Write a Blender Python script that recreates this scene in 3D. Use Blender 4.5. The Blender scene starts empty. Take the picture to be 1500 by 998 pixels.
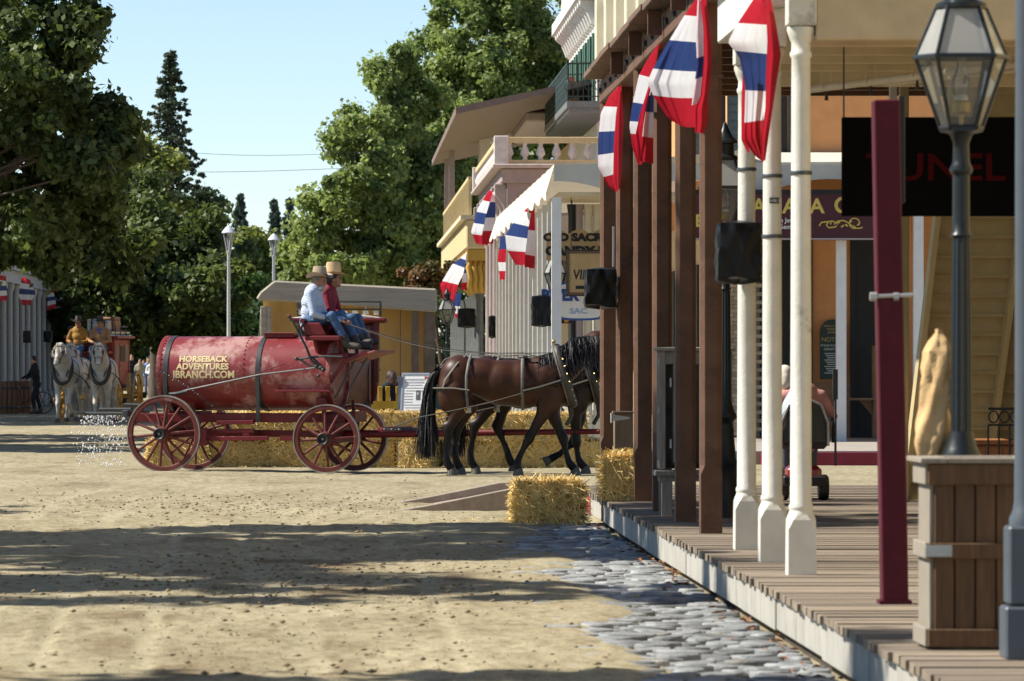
import bpy, bmesh, math, random
import numpy as np
from mathutils import Vector, Matrix
random.seed(7)
R = math.radians
SC = bpy.context.scene
COL = SC.collection
# ------------------------------------------------------------------ camera, sky, sun, exposure
FPX, CX, HY, EYE = 7500.0, 500.0, 528.0, 1.65      # focal length in photo pixels, vanishing point, eye height
cam_d = bpy.data.cameras.new('camera'); cam = bpy.data.objects.new('camera', cam_d); COL.objects.link(cam)
cam.location = (0, 0, EYE); cam.rotation_euler = (R(90), 0, 0)
cam_d.sensor_width = 36; cam_d.lens = 36 * FPX / 1500
cam_d.shift_x = (750 - CX) / 1500; cam_d.shift_y = (HY - 499) / 1500
cam_d.clip_start = 0.5; cam_d.clip_end = 6000
cam_d.dof.use_dof = True; cam_d.dof.focus_distance = 74.5; cam_d.dof.aperture_fstop = 9
SC.camera = cam
SUN_EL, SUN_AZ = 47.0, -4.0                         # from the left, a little from behind the scene
a, e = R(SUN_AZ), R(SUN_EL)
SUN = Vector((-math.cos(e) * math.cos(a), -math.cos(e) * math.sin(a), math.sin(e)))
W = bpy.data.worlds.new('World'); SC.world = W; W.use_nodes = True
nt = W.node_tree; bg = nt.nodes['Background']; sky = nt.nodes.new('ShaderNodeTexSky')
sky.sky_type = 'NISHITA'; sky.sun_disc = False; sky.sun_elevation = R(SUN_EL); sky.sun_rotation = R(-90 - SUN_AZ)
sky.air_density = 0.72; sky.dust_density = 0.0; sky.ozone_density = 1.9
nt.links.new(sky.outputs[0], bg.inputs[0]); bg.inputs[1].default_value = 0.092
sun_d = bpy.data.lights.new('sun', 'SUN'); sun_d.energy = 5.0; sun_d.angle = R(0.53); sun_d.color = (1.0, 0.94, 0.84)
sun = bpy.data.objects.new('sun', sun_d); COL.objects.link(sun); sun.location = (-30, 20, 40)
sun.rotation_euler = (-SUN).to_track_quat('-Z', 'Y').to_euler()
SC.view_settings.view_transform = 'Standard'; SC.view_settings.look = 'None'
SC.view_settings.gamma = 1; SC.view_settings.use_curve_mapping = False; SC.view_settings.exposure = 0.75
SC.cycles.max_bounces = 7; SC.cycles.diffuse_bounces = 3; SC.cycles.transparent_max_bounces = 8

# ------------------------------------------------------------------ helpers
def at(px, py, Y):                                   # a point of the place at depth Y
    return Vector(((px - CX) * Y / FPX, Y, EYE - (py - HY) * Y / FPX))
def dep(py, z=0.0): return FPX * (EYE - z) / (py - HY)

class MB:
    """collects shapes for ONE mesh"""
    def __init__(s): s.v = []; s.f = []; s.m = []; s.mi = 0
    def add(s, vs, fs):
        o = len(s.v); s.v.extend([tuple(p) for p in vs])
        for q in fs: s.f.append(tuple(i + o for i in q)); s.m.append(s.mi)
        return s
    def box(s, c, size, rot=None, taper=1.0):
        hx, hy, hz = size[0] / 2, size[1] / 2, size[2] / 2; c = Vector(c); P = []
        for z in (-1, 1):
            t = taper if z > 0 else 1.0
            for x, y in ((-1, -1), (1, -1), (1, 1), (-1, 1)):
                p = Vector((x * hx * t, y * hy * t, z * hz)); P.append(c + (rot @ p if rot else p))
        return s.add(P, [(3, 2, 1, 0), (4, 5, 6, 7), (0, 1, 5, 4), (1, 2, 6, 5), (2, 3, 7, 6), (3, 0, 4, 7)])
    def b2(s, x0, x1, y0, y1, z0, z1): return s.box(((x0 + x1) / 2, (y0 + y1) / 2, (z0 + z1) / 2), (abs(x1 - x0), abs(y1 - y0), abs(z1 - z0)))
    def beam(s, A, B, w, h, up=(0, 0, 1)):           # a bar from A to B, w sideways, h along up
        A, B = Vector(A), Vector(B); d = B - A; L = d.length
        if L < 1e-6: return s
        d.normalize(); u = Vector(up)
        if abs(d.dot(u)) > .98: u = Vector((0, 1, 0))
        sd = d.cross(u).normalized(); u = sd.cross(d).normalized()
        return s.box((A + B) / 2, (L, w, h), Matrix((d, -sd, u)).transposed())
    def tube(s, pts, rad, n=8, caps=True, flat=1.0):
        pts = [Vector(p) for p in pts]; k = len(pts)
        if not hasattr(rad, '__len__'): rad = [rad] * k
        T = []
        for i in range(k):
            d = pts[min(i + 1, k - 1)] - pts[max(i - 1, 0)]
            T.append(d.normalized() if d.length > 1e-9 else Vector((0, 0, 1)))
        ref = Vector((0, 0, 1)) if abs(T[0].z) < .9 else Vector((0, 1, 0))
        N = T[0].cross(ref).normalized(); vs = []
        for i in range(k):
            N = (N - T[i] * N.dot(T[i])); N = N.normalized() if N.length > 1e-6 else T[i].orthogonal().normalized()
            B = T[i].cross(N)
            for j in range(n):
                an = 2 * math.pi * j / n; vs.append(pts[i] + (N * math.cos(an) + B * math.sin(an) * flat) * rad[i])
        fs = [(i * n + j, i * n + (j + 1) % n, (i + 1) * n + (j + 1) % n, (i + 1) * n + j) for i in range(k - 1) for j in range(n)]
        if caps: fs += [tuple(range(n))[::-1], tuple((k - 1) * n + j for j in range(n))]
        return s.add(vs, fs)
    def lathe(s, prof, n=16, o=(0, 0, 0), M=None, phase=0.0, flute=0.0):   # prof: (radius, height), axis z
        o = Vector(o); vs = []; k = len(prof)
        for r, z in prof:
            for j in range(n):
                an = 2 * math.pi * j / n + phase; rr = r * (1 - flute * (j % 2))
                p = Vector((rr * math.cos(an), rr * math.sin(an), z)); vs.append(o + (M @ p if M else p))
        fs = [(i * n + j, i * n + (j + 1) % n, (i + 1) * n + (j + 1) % n, (i + 1) * n + j) for i in range(k - 1) for j in range(n)]
        fs += [tuple(range(n))[::-1], tuple((k - 1) * n + j for j in range(n))]
        return s.add(vs, fs)
    def prism(s, poly, ext):                          # planar polygon (3D points) pushed along ext
        n = len(poly); ext = Vector(ext); P = [Vector(p) for p in poly]
        return s.add(P + [p + ext for p in P], [tuple(range(n))[::-1], tuple(range(n, 2 * n))] + [(i, (i + 1) % n, n + (i + 1) % n, n + i) for i in range(n)])
    def ell(s, c, r, M=None, nu=14, nv=9):
        c = Vector(c); r = (r, r, r) if not hasattr(r, '__len__') else r
        vs = [c + (M @ Vector((0, 0, -r[2])) if M else Vector((0, 0, -r[2])))]
        for i in range(1, nv):
            t = math.pi * i / nv
            for j in range(nu):
                q = 2 * math.pi * j / nu; p = Vector((r[0] * math.sin(t) * math.cos(q), r[1] * math.sin(t) * math.sin(q), -r[2] * math.cos(t)))
                vs.append(c + (M @ p if M else p))
        vs.append(c + (M @ Vector((0, 0, r[2])) if M else Vector((0, 0, r[2]))))
        fs = [(0, 1 + (j + 1) % nu, 1 + j) for j in range(nu)]
        for i in range(nv - 2):
            for j in range(nu): fs.append((1 + i * nu + j, 1 + i * nu + (j + 1) % nu, 1 + (i + 1) * nu + (j + 1) % nu, 1 + (i + 1) * nu + j))
        b = 1 + (nv - 2) * nu; L = len(vs) - 1
        fs += [(b + j, b + (j + 1) % nu, L) for j in range(nu)]
        return s.add(vs, fs)
    def grid(s, fn, nu, nv, mfn=None, thick=None):    # fn(u,v)->point, u,v in 0..1
        vs = [fn(i / nu, j / nv) for j in range(nv + 1) for i in range(nu + 1)]; o = len(s.v); s.v.extend(tuple(p) for p in vs)
        for j in range(nv):
            for i in range(nu):
                q = j * (nu + 1) + i; s.f.append((o + q, o + q + 1, o + q + nu + 2, o + q + nu + 1)); s.m.append(mfn((i + .5) / nu, (j + .5) / nv) if mfn else s.mi)
        return s
    def mesh(s, name, mats):
        me = bpy.data.meshes.new(name); me.from_pydata(s.v, [], s.f)
        for m in (mats if isinstance(mats, (list, tuple)) else [mats]): me.materials.append(m)
        if any(s.m): me.polygons.foreach_set('material_index', s.m)
        return me
    def build(s, name, mats, parent=None, smooth=None, bevel=None, solid=None):
        me = s.mesh(name, mats)
        if smooth: 
            me.polygons.foreach_set('use_smooth', [True] * len(me.polygons)); me.set_sharp_from_angle(angle=R(smooth))
        o = link(name, me, parent)
        if solid:
            md = o.modifiers.new('s', 'SOLIDIFY'); md.thickness = solid; md.offset = 0
        if bevel:
            md = o.modifiers.new('b', 'BEVEL'); md.width = bevel; md.segments = 1; md.limit_method = 'ANGLE'; md.angle_limit = R(40)
        return o
def link(name, data, parent=None):
    o = bpy.data.objects.new(name, data); COL.objects.link(o)
    if parent is not None: o.parent = parent
    return o
def tag(o, label, cat, group=None):
    o['label'] = label; o['category'] = cat
    if group: o['group'] = group
    return o
def thing(name, label, cat, loc=(0, 0, 0), rz=0.0, group=None):
    o = bpy.data.objects.new(name, None); COL.objects.link(o); o.empty_display_size = .1
    o.location = loc; o.rotation_euler = (0, 0, rz); return tag(o, label, cat, group)
def struct(o, kind='structure'): o['kind'] = kind; return o
KIDS = {}
def dup(root, loc, rz=0.0, label=None, group=None, scale=None):   # a copy of a thing with its parts and sub-parts
    kids = [[c, [g for g in c.children]] for c in root.children]
    r = root.copy(); COL.objects.link(r); r.location = loc; r.rotation_euler = (0, 0, rz)
    if scale: r.scale = (scale,) * 3
    if label: r['label'] = label
    if group: r['group'] = group
    for c, gs in kids:
        k = c.copy(); COL.objects.link(k); k.parent = r
        for g in gs:
            d = g.copy(); COL.objects.link(d); d.parent = k
    return r
TMP = bpy.data.scenes.new('workbench')
def evaluated(o):                                     # evaluate one object on its own, away from the scene
    TMP.collection.objects.link(o)
    with bpy.context.temp_override(scene=TMP, view_layer=TMP.view_layers[0]): dg = bpy.context.evaluated_depsgraph_get(); dg.update(); me = bpy.data.meshes.new_from_object(o.evaluated_get(dg))
    TMP.collection.objects.unlink(o); return me
def text_mesh(txt, size, bold=0.0, extrude=0.004, align='LEFT', space=1.0, shear=0.0):
    cu = bpy.data.curves.new('lettering', 'FONT'); cu.body = txt; cu.size = size; cu.offset = bold; cu.extrude = extrude
    cu.align_x = align; cu.space_character = space; cu.resolution_u = 3; cu.shear = shear
    o = bpy.data.objects.new('tmp', cu); me = evaluated(o)
    bpy.data.objects.remove(o); bpy.data.curves.remove(cu); return me
def lettering(txt, size, mat, parent, loc, rot=(math.pi / 2, 0, 0), **k):
    sx = k.pop('sx', 1.0)
    me = text_mesh(txt, size, **k); me.materials.clear(); me.materials.append(mat)
    o = link('lettering', me, parent); o.location = loc; o.rotation_euler = rot; o.scale = (sx, 1, 1); return o
def organic(name, mb, mat, parent, voxel=0.02, smooth=6, fac=.5):
    """one continuous skin over overlapping shapes"""
    o = bpy.data.objects.new(name, mb.mesh(name, mat))
    md = o.modifiers.new('r', 'REMESH'); md.mode = 'VOXEL'; md.voxel_size = voxel; md.use_smooth_shade = True
    ms = o.modifiers.new('s', 'SMOOTH'); ms.iterations = smooth; ms.factor = fac
    me = evaluated(o); COL.objects.link(o)
    old = o.data; o.modifiers.clear(); o.data = me; bpy.data.meshes.remove(old); me.name = name
    if not me.materials: me.materials.append(mat)
    me.polygons.foreach_set('use_smooth', [True] * len(me.polygons))
    if parent is not None: o.parent = parent
    return o

# ------------------------------------------------------------------ materials
MATS = {}
def mat(name, col, rough=.7, var=.12, scale=6.0, bump=0.0, bscale=None, metal=0.0, grain=None, col2=None, c2at=.55, spec=.4, rnd=0.0, coat=0.0, sheen=0.0, trans=0.0, detail=5.0):
    """procedural principled material: noise variation, optional second tone (wear), relief, per-object random tone"""
    if name in MATS: return MATS[name]
    m = bpy.data.materials.new(name); m.use_nodes = True; N = m.node_tree.nodes; L = m.node_tree.links; b = N['Principled BSDF']
    tc = N.new('ShaderNodeTexCoord'); mp = N.new('ShaderNodeMapping'); oi = N.new('ShaderNodeObjectInfo')
    ad = N.new('ShaderNodeVectorMath'); ad.operation = 'ADD'; ml = N.new('ShaderNodeMath'); ml.operation = 'MULTIPLY'; ml.inputs[1].default_value = 37.0
    L.new(oi.outputs['Random'], ml.inputs[0]); L.new(tc.outputs['Object'], ad.inputs[0]); L.new(ml.outputs[0], ad.inputs[1]); L.new(ad.outputs[0], mp.inputs[0])
    mp.inputs['Scale'].default_value = grain if grain else (1, 1, 1)
    nz = N.new('ShaderNodeTexNoise'); nz.inputs['Scale'].default_value = scale; nz.inputs['Detail'].default_value = detail; nz.inputs['Roughness'].default_value = .62
    L.new(mp.outputs[0], nz.inputs['Vector'])
    cr = N.new('ShaderNodeValToRGB'); e = cr.color_ramp.elements
    c = Vector(col[:3]); lo = c * (1 - var * 1.6); hi = c * (1 + var * 1.4)
    e[0].position = .28; e[0].color = (*lo, 1); e[1].position = .72; e[1].color = (min(hi.x, 1), min(hi.y, 1), min(hi.z, 1), 1)
    L.new(nz.outputs['Fac'], cr.inputs[0]); out = cr.outputs[0]
    if col2:
        n2 = N.new('ShaderNodeTexNoise'); n2.inputs['Scale'].default_value = scale * .37; n2.inputs['Detail'].default_value = 7; n2.inputs['Roughness'].default_value = .7
        L.new(mp.outputs[0], n2.inputs['Vector']); r2 = N.new('ShaderNodeValToRGB'); r2.color_ramp.elements[0].position = c2at; r2.color_ramp.elements[1].position = c2at + .1
        L.new(n2.outputs['Fac'], r2.inputs[0]); mx = N.new('ShaderNodeMixRGB'); mx.inputs[2].default_value = (*col2, 1)
        L.new(r2.outputs[0], mx.inputs[0]); L.new(out, mx.inputs[1]); out = mx.outputs[0]
    if rnd:
        mr = N.new('ShaderNodeMapRange'); mr.inputs['To Min'].default_value = 1 - rnd; mr.inputs['To Max'].default_value = 1 + rnd; L.new(oi.outputs['Random'], mr.inputs[0])
        hs = N.new('ShaderNodeHueSaturation'); L.new(mr.outputs[0], hs.inputs['Value']); L.new(out, hs.inputs['Color']); out = hs.outputs[0]
    L.new(out, b.inputs['Base Color']); b.inputs['Roughness'].default_value = rough; b.inputs['Metallic'].default_value = metal
    b.inputs['Specular IOR Level'].default_value = spec
    if coat: b.inputs['Coat Weight'].default_value = coat; b.inputs['Coat Roughness'].default_value = .15
    if sheen: b.inputs['Sheen Weight'].default_value = sheen
    if bump:
        nb = N.new('ShaderNodeTexNoise'); nb.inputs['Scale'].default_value = bscale or scale * 3; nb.inputs['Detail'].default_value = 4; L.new(mp.outputs[0], nb.inputs['Vector'])
        bp = N.new('ShaderNodeBump'); bp.inputs['Strength'].default_value = bump; bp.inputs['Distance'].default_value = .02; L.new(nb.outputs['Fac'], bp.inputs['Height']); L.new(bp.outputs[0], b.inputs['Normal'])
    if trans:
        t = N.new('ShaderNodeBsdfTranslucent'); L.new(out, t.inputs[0]); x = N.new('ShaderNodeMixShader'); x.inputs[0].default_value = trans
        L.new(b.outputs[0], x.inputs[1]); L.new(t.outputs[0], x.inputs[2]); L.new(x.outputs[0], N['Material Output'].inputs['Surface'])
    MATS[name] = m; return m
def glass(name, tint=(.9, .93, .93), alpha=.75):
    if name in MATS: return MATS[name]
    m = bpy.data.materials.new(name); m.use_nodes = True; N = m.node_tree.nodes; L = m.node_tree.links
    N.remove(N['Principled BSDF']); t = N.new('ShaderNodeBsdfTransparent'); t.inputs[0].default_value = (*tint, 1); g = N.new('ShaderNodeBsdfGlossy'); g.inputs['Roughness'].default_value = .05
    d = N.new('ShaderNodeBsdfDiffuse'); d.inputs[0].default_value = (.55, .55, .52, 1); m1 = N.new('ShaderNodeMixShader'); m1.inputs[0].default_value = 1 - alpha; L.new(t.outputs[0], m1.inputs[1]); L.new(d.outputs[0], m1.inputs[2])
    fr = N.new('ShaderNodeFresnel'); x = N.new('ShaderNodeMixShader'); L.new(fr.outputs[0], x.inputs[0]); L.new(m1.outputs[0], x.inputs[1]); L.new(g.outputs[0], x.inputs[2])
    L.new(x.outputs[0], N['Material Output'].inputs['Surface']); MATS[name] = m; return m
def vnoise(x, y, seed=0):                             # smooth value noise on arrays
    rs = np.random.RandomState(seed); T = rs.rand(256, 256); xi = np.floor(x).astype(int); yi = np.floor(y).astype(int); fx = x - xi; fy = y - yi
    fx = fx * fx * (3 - 2 * fx); fy = fy * fy * (3 - 2 * fy); g = lambda i, j: T[(xi + i) & 255, (yi + j) & 255]
    return (g(0, 0) * (1 - fx) + g(1, 0) * fx) * (1 - fy) + (g(0, 1) * (1 - fx) + g(1, 1) * fx) * fy
def np_mesh(name, V, Q, mats, attr=None, attr_name='tone', domain='POINT'):
    me = bpy.data.meshes.new(name); V = np.asarray(V, np.float32); Q = np.asarray(Q, np.int32); k = Q.shape[1]
    me.vertices.add(len(V)); me.vertices.foreach_set('co', V.ravel()); me.loops.add(Q.size); me.loops.foreach_set('vertex_index', Q.ravel())
    me.polygons.add(len(Q)); me.polygons.foreach_set('loop_start', np.arange(0, Q.size, k, dtype=np.int32)); me.polygons.foreach_set('loop_total', np.full(len(Q), k, np.int32))
    for m in (mats if isinstance(mats, (list, tuple)) else [mats]): me.materials.append(m)
    if attr is not None:
        A = me.attributes.new(attr_name, 'FLOAT', domain); A.data.foreach_set('value', np.asarray(attr, np.float32))
    me.update(calc_edges=True); return me
# shared colours
M_WHITE = mat('white_paint', (.70, .69, .64), .55, .05, 5, bump=.08, bscale=40, col2=(.42, .39, .34), c2at=.66)
M_BROWN = mat('brown_paint', (.135, .074, .048), .65, .16, 4, bump=.2, bscale=22, col2=(.085, .05, .035), c2at=.55, spec=.2, detail=9)
M_BLACKI = mat('black_iron', (.018, .02, .022), .45, .15, 8, bump=.05)
M_BAG = mat('black_plastic', (.006, .0065, .007), .38, .1, 6, spec=.25)
M_ROPE = mat('twine', (.45, .2, .1), .9, .2, 30)
# ------------------------------------------------------------------ ground: one sheet to the horizon
def dirt_material():
    m = bpy.data.materials.new('dirt'); m.use_nodes = True; N = m.node_tree.nodes; L = m.node_tree.links; b = N['Principled BSDF']
    tc = N.new('ShaderNodeTexCoord')
    def noise(s, d, r=.6, sc=(1, 1, 1)):
        mp = N.new('ShaderNodeMapping'); mp.inputs['Scale'].default_value = sc; L.new(tc.outputs['Object'], mp.inputs[0])
        n = N.new('ShaderNodeTexNoise'); n.inputs['Scale'].default_value = s; n.inputs['Detail'].default_value = d; n.inputs['Roughness'].default_value = r; L.new(mp.outputs[0], n.inputs[0]); return n
    n1 = noise(.8, 6, .6, (1, .35, 1)); n2 = noise(9, 6, .75, (1, .3, 1)); n3 = noise(70, 3, .7)
    r1 = N.new('ShaderNodeValToRGB'); q = r1.color_ramp.elements; q[0].position = .3; q[0].color = (.345, .30, .19, 1); q[1].position = .7; q[1].color = (.465, .41, .275, 1); L.new(n1.outputs[0], r1.inputs[0])
    r2 = N.new('ShaderNodeValToRGB'); q = r2.color_ramp.elements; q[0].position = .34; q[0].color = (.5, .47, .41, 1); q[1].position = .56; q[1].color = (1, 1, 1, 1); L.new(n2.outputs[0], r2.inputs[0])
    r3 = N.new('ShaderNodeValToRGB'); q = r3.color_ramp.elements; q[0].position = .36; q[0].color = (.5, .46, .40, 1); q[1].position = .52; q[1].color = (1.05, 1.05, 1.05, 1); L.new(n3.outputs[0], r3.inputs[0])
    at_ = N.new('ShaderNodeAttribute'); at_.attribute_name = 'tone'
    x1 = N.new('ShaderNodeMixRGB'); x1.blend_type = 'MULTIPLY'; x1.inputs[0].default_value = .85; L.new(r1.outputs[0], x1.inputs[1]); L.new(r2.outputs[0], x1.inputs[2])
    x2 = N.new('ShaderNodeMixRGB'); x2.blend_type = 'MULTIPLY'; x2.inputs[0].default_value = 1.0; L.new(x1.outputs[0], x2.inputs[1]); L.new(r3.outputs[0], x2.inputs[2])
    x3 = N.new('ShaderNodeMixRGB'); L.new(at_.outputs['Fac'], x3.inputs[0]); L.new(x2.outputs[0], x3.inputs[1]); x3.inputs[2].default_value = (.47, .42, .29, 1)
    gt = N.new('ShaderNodeMath'); gt.operation = 'MULTIPLY'; gt.inputs[1].default_value = -1; gt.use_clamp = True; L.new(at_.outputs['Fac'], gt.inputs[0])
    x4 = N.new('ShaderNodeMixRGB'); L.new(gt.outputs[0], x4.inputs[0]); L.new(x3.outputs[0], x4.inputs[1]); x4.inputs[2].default_value = (.13, .085, .045, 1)
    L.new(x4.outputs[0], b.inputs['Base Color']); b.inputs['Roughness'].default_value = .95; b.inputs['Specular IOR Level'].default_value = .1
    bp = N.new('ShaderNodeBump'); bp.inputs['Strength'].default_value = .6; bp.inputs['Distance'].default_value = .02; L.new(n3.outputs[0], bp.inputs['Height']); L.new(bp.outputs[0], b.inputs['Normal'])
    return m
def ground():
    xs = np.concatenate([[-900, -300, -120, -60, -35, -22, -15, -11], np.arange(-8.5, 3.2, .045), [3.6, 4.5, 6, 8, 10, 13, 18, 30, 60, 150, 400, 900]])
    ys = [-60.0, 0.0, 12.0, 20.0]; y = 23.0
    while y < 150: ys.append(y); y += max(.05, .0021 * y)
    ys += [155, 162, 172, 185, 200, 230, 280, 350, 500, 800, 1400, 2600, 4500]
    ys = np.array(ys); X, Y = np.meshgrid(xs, ys)
    fade = np.clip((8.3 - np.abs(X + .2)) / 1.5, 0, 1) * np.clip((150 - Y) / 20, 0, 1)
    h = (vnoise(X * .5, Y * .16, 1) - .5) * .030 + (vnoise(X * 1.7, Y * .9, 2) - .5) * .013
    rough = np.clip(vnoise(X * .45 + 9, Y * .22, 3) * 2 - .55, 0, 1)
    h += (vnoise(X * 5, Y * 3.2, 4) - .5) * (.006 + .016 * rough) + (vnoise(X * 13, Y * 7, 5) - .5) * (.003 + .009 * rough)
    # wheel tracks, pressed flat and pale
    tone = np.zeros_like(X)
    def track(pts, w=.075):
        P = np.array([(at(px, py, dep(py)).x, dep(py)) for px, py in pts]); o = np.argsort(P[:, 1]); P = P[o]
        cxs = np.interp(Y, P[:, 1], P[:, 0]); inside = (Y > P[0, 1]) & (Y < P[-1, 1])
        d = np.abs(X - cxs); k = np.exp(-(d / w) ** 4) * inside
        return k
    for pts, w in (([(205, 990), (215, 940), (228, 880), (240, 830), (262, 775)], .06), ([(448, 960), (428, 915), (395, 885), (370, 850), (345, 800)], .07),
                   ([(150, 770), (170, 748), (200, 735), (228, 732)], .10), ([(470, 985), (462, 930), (440, 880), (380, 840), (352, 790)], .05),
                   ([(40, 760), (90, 730), (170, 712)], .10), ([(420, 780), (460, 748), (560, 725)], .10), ([(680, 990), (650, 900), (600, 820), (540, 770)], .05), ([(40, 985), (90, 900), (120, 830)], .05)):
        k = track(pts, w); h = h * (1 - .85 * k) - .010 * k; tone = np.maximum(tone, .26 * k * (.45 + .75 * vnoise(X * 4, Y * 1.5, 8)))
    # churned, dung-stained middle of the street
    st = np.clip(vnoise(X * 1.5 + 4, Y * .9, 6) * 1.9 - .98 + .3 * (vnoise(X * 8, Y * 4, 7) - .5), 0, 1) * np.exp(-((X + .6) / 1.3) ** 2) * np.exp(-((Y - 39) / 12.0) ** 2)
    st += .6 * np.clip(vnoise(X * 2.2 + 14, Y * .7, 9) * 1.8 - 1.15 + .4 * (vnoise(X * 9, Y * 4, 17) - .5), 0, 1)
    h += st * (vnoise(X * 9, Y * 5, 11)) * .022
    tone = np.where(tone > .05, tone, -np.clip(st * 1.1, 0, .8))
    # the gutter: the dirt thins out and drops under the cobbles
    edge = 1.93 + (vnoise(Y * .35, Y * 0 + 3, 21) - .5) * .5 + (vnoise(Y * 2.1, X * 0 + 7, 22) - .5) * .16 + np.clip((30 - Y) / 12, 0, 1) * -.12
    g = np.clip((X - edge + .35) / .55, 0, 1) * np.clip((53.2 - Y + (vnoise(X * 4, Y * .0 + 1, 23) - .5) * 1.5) / 1.2, 0, 1) * (X < 3.0)
    h = h * (1 - g * .6) - .075 * g * g * (3 - 2 * g)
    Z = h * fade
    nx, ny = len(xs), len(ys); idx = np.arange(nx * ny).reshape(ny, nx)
    Q = np.stack([idx[:-1, :-1], idx[:-1, 1:], idx[1:, 1:], idx[1:, :-1]], -1).reshape(-1, 4)
    me = np_mesh('ground', np.stack([X, Y, Z], -1).reshape(-1, 3), Q, dirt_material(), (tone * fade).ravel())
    me.polygons.foreach_set('use_smooth', np.ones(len(Q), bool))
    struct(link('ground', me))
ground()
# ------------------------------------------------------------------ cobbled gutter
M_STONE = mat('cobblestone', (.20, .205, .20), .6, .25, 9, bump=.45, bscale=26, rnd=.42, col2=(.36, .31, .23), c2at=.62)
def cobble(rs, lx, ly):
    b = MB(); hz = .07; P = []
    for z, k in ((-hz, .99), (-.012, 1.0), (-.001, .95), (.003, .80)):
        for an in range(8):
            t = an * math.pi / 4 + math.pi / 8; cx_, sy_ = math.cos(t), math.sin(t)
            q = 1 / max(abs(cx_), abs(sy_)) ** .93
            P.append((cx_ * q * lx / 2 * k * (1 + rs.uniform(-.05, .05)) * .94, sy_ * q * ly / 2 * k * (1 + rs.uniform(-.05, .05)) * .94, z + rs.uniform(-.003, .003)))
    f = [(r * 8 + j, r * 8 + (j + 1) % 8, r * 8 + 8 + (j + 1) % 8, r * 8 + 8 + j) for r in range(3) for j in range(8)] + [tuple(24 + j for j in range(8))]
    b.add(P, f); return b
def gutter():
    rs = random.Random(5)
    bed = MB(); bed.b2(.9, 2.63, 23.5, 53.0, -.2, -.085)
    root = struct(bed.build('cobbled_gutter', mat('gutter_bed', (.10, .085, .06), .95, .2, 12)))
    kinds = [cobble(rs, L_, .15) for L_ in (.19, .22, .25, .28, .31, .25)] ; lens = (.19, .22, .25, .28, .31, .25)
    meshes = []
    for k in kinds:
        me = k.mesh('cobblestone', M_STONE); me.polygons.foreach_set('use_smooth', [True] * len(me.polygons)); meshes.append(me)
    spots = []; y = 24.0
    while y < 52.6:
        x = 1.2 + rs.uniform(0, .2)
        while x < 2.56:
            k = rs.randrange(6); w = lens[k]
            if x + w > 2.62 and 2.62 - x < .12: break
            w = min(w, 2.625 - x)
            valley = -.016 * math.exp(-((x + w / 2 - 2.12) / .16) ** 2)
            spots.append((x + w / 2, y + rs.uniform(-.015, .015), valley + rs.uniform(-.020, .014) - .012, k, w / lens[k], rs.uniform(-.09, .09), rs.uniform(-.06, .06), rs.uniform(-.09, .09)))
            x += w + rs.uniform(.006, .02)
        y += .158
    vis = [s for s in spots if s[0] > 1.6]; hid = [s for s in spots if s[0] <= 1.6]
    vis.sort(key=lambda s: s[1] + (5 if s[0] < 1.75 else 0))
    for s in vis[:300]:
        o = link('cobblestone', meshes[s[3]], root); o.location = s[:3]; o.rotation_euler = s[5:8]; o.scale = (s[4], 1, 1)
    b = MB()
    for s in vis[300:] + hid:
        M = Matrix.Rotation(s[7], 3, 'Z') @ Matrix.Rotation(s[5], 3, 'X') @ Matrix.Diagonal((s[4], 1, 1)); o = Vector(s[:3]); b.add([o + M @ Vector(p) for p in kinds[s[3]].v], kinds[s[3]].f)
    struct(b.build('cobblestones', M_STONE, root, smooth=50), 'stuff')
    # dry leaves and straw bits lying in the gutter
    lm = mat('dry_leaf', (.22, .09, .03), .8, .3, 20); lv = MB()
    for i in range(90):
        x = 2.61 - abs(rs.gauss(0, .12)); y = rs.uniform(25, 52); s = rs.uniform(.02, .05); an = rs.uniform(0, 6.3); c, q = math.cos(an) * s, math.sin(an) * s
        lv.add([(x - c, y - q, .0), (x + q * .5, y - c * .5, .02), (x + c, y + q, .006), (x - q * .5, y + c * .5, .015)], [(0, 1, 2, 3)])
    struct(tag(lv.build('fallen_leaves', lm), 'small dry brown leaves scattered along the cobbles below the boardwalk', 'leaves'), 'stuff')
gutter()
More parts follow.
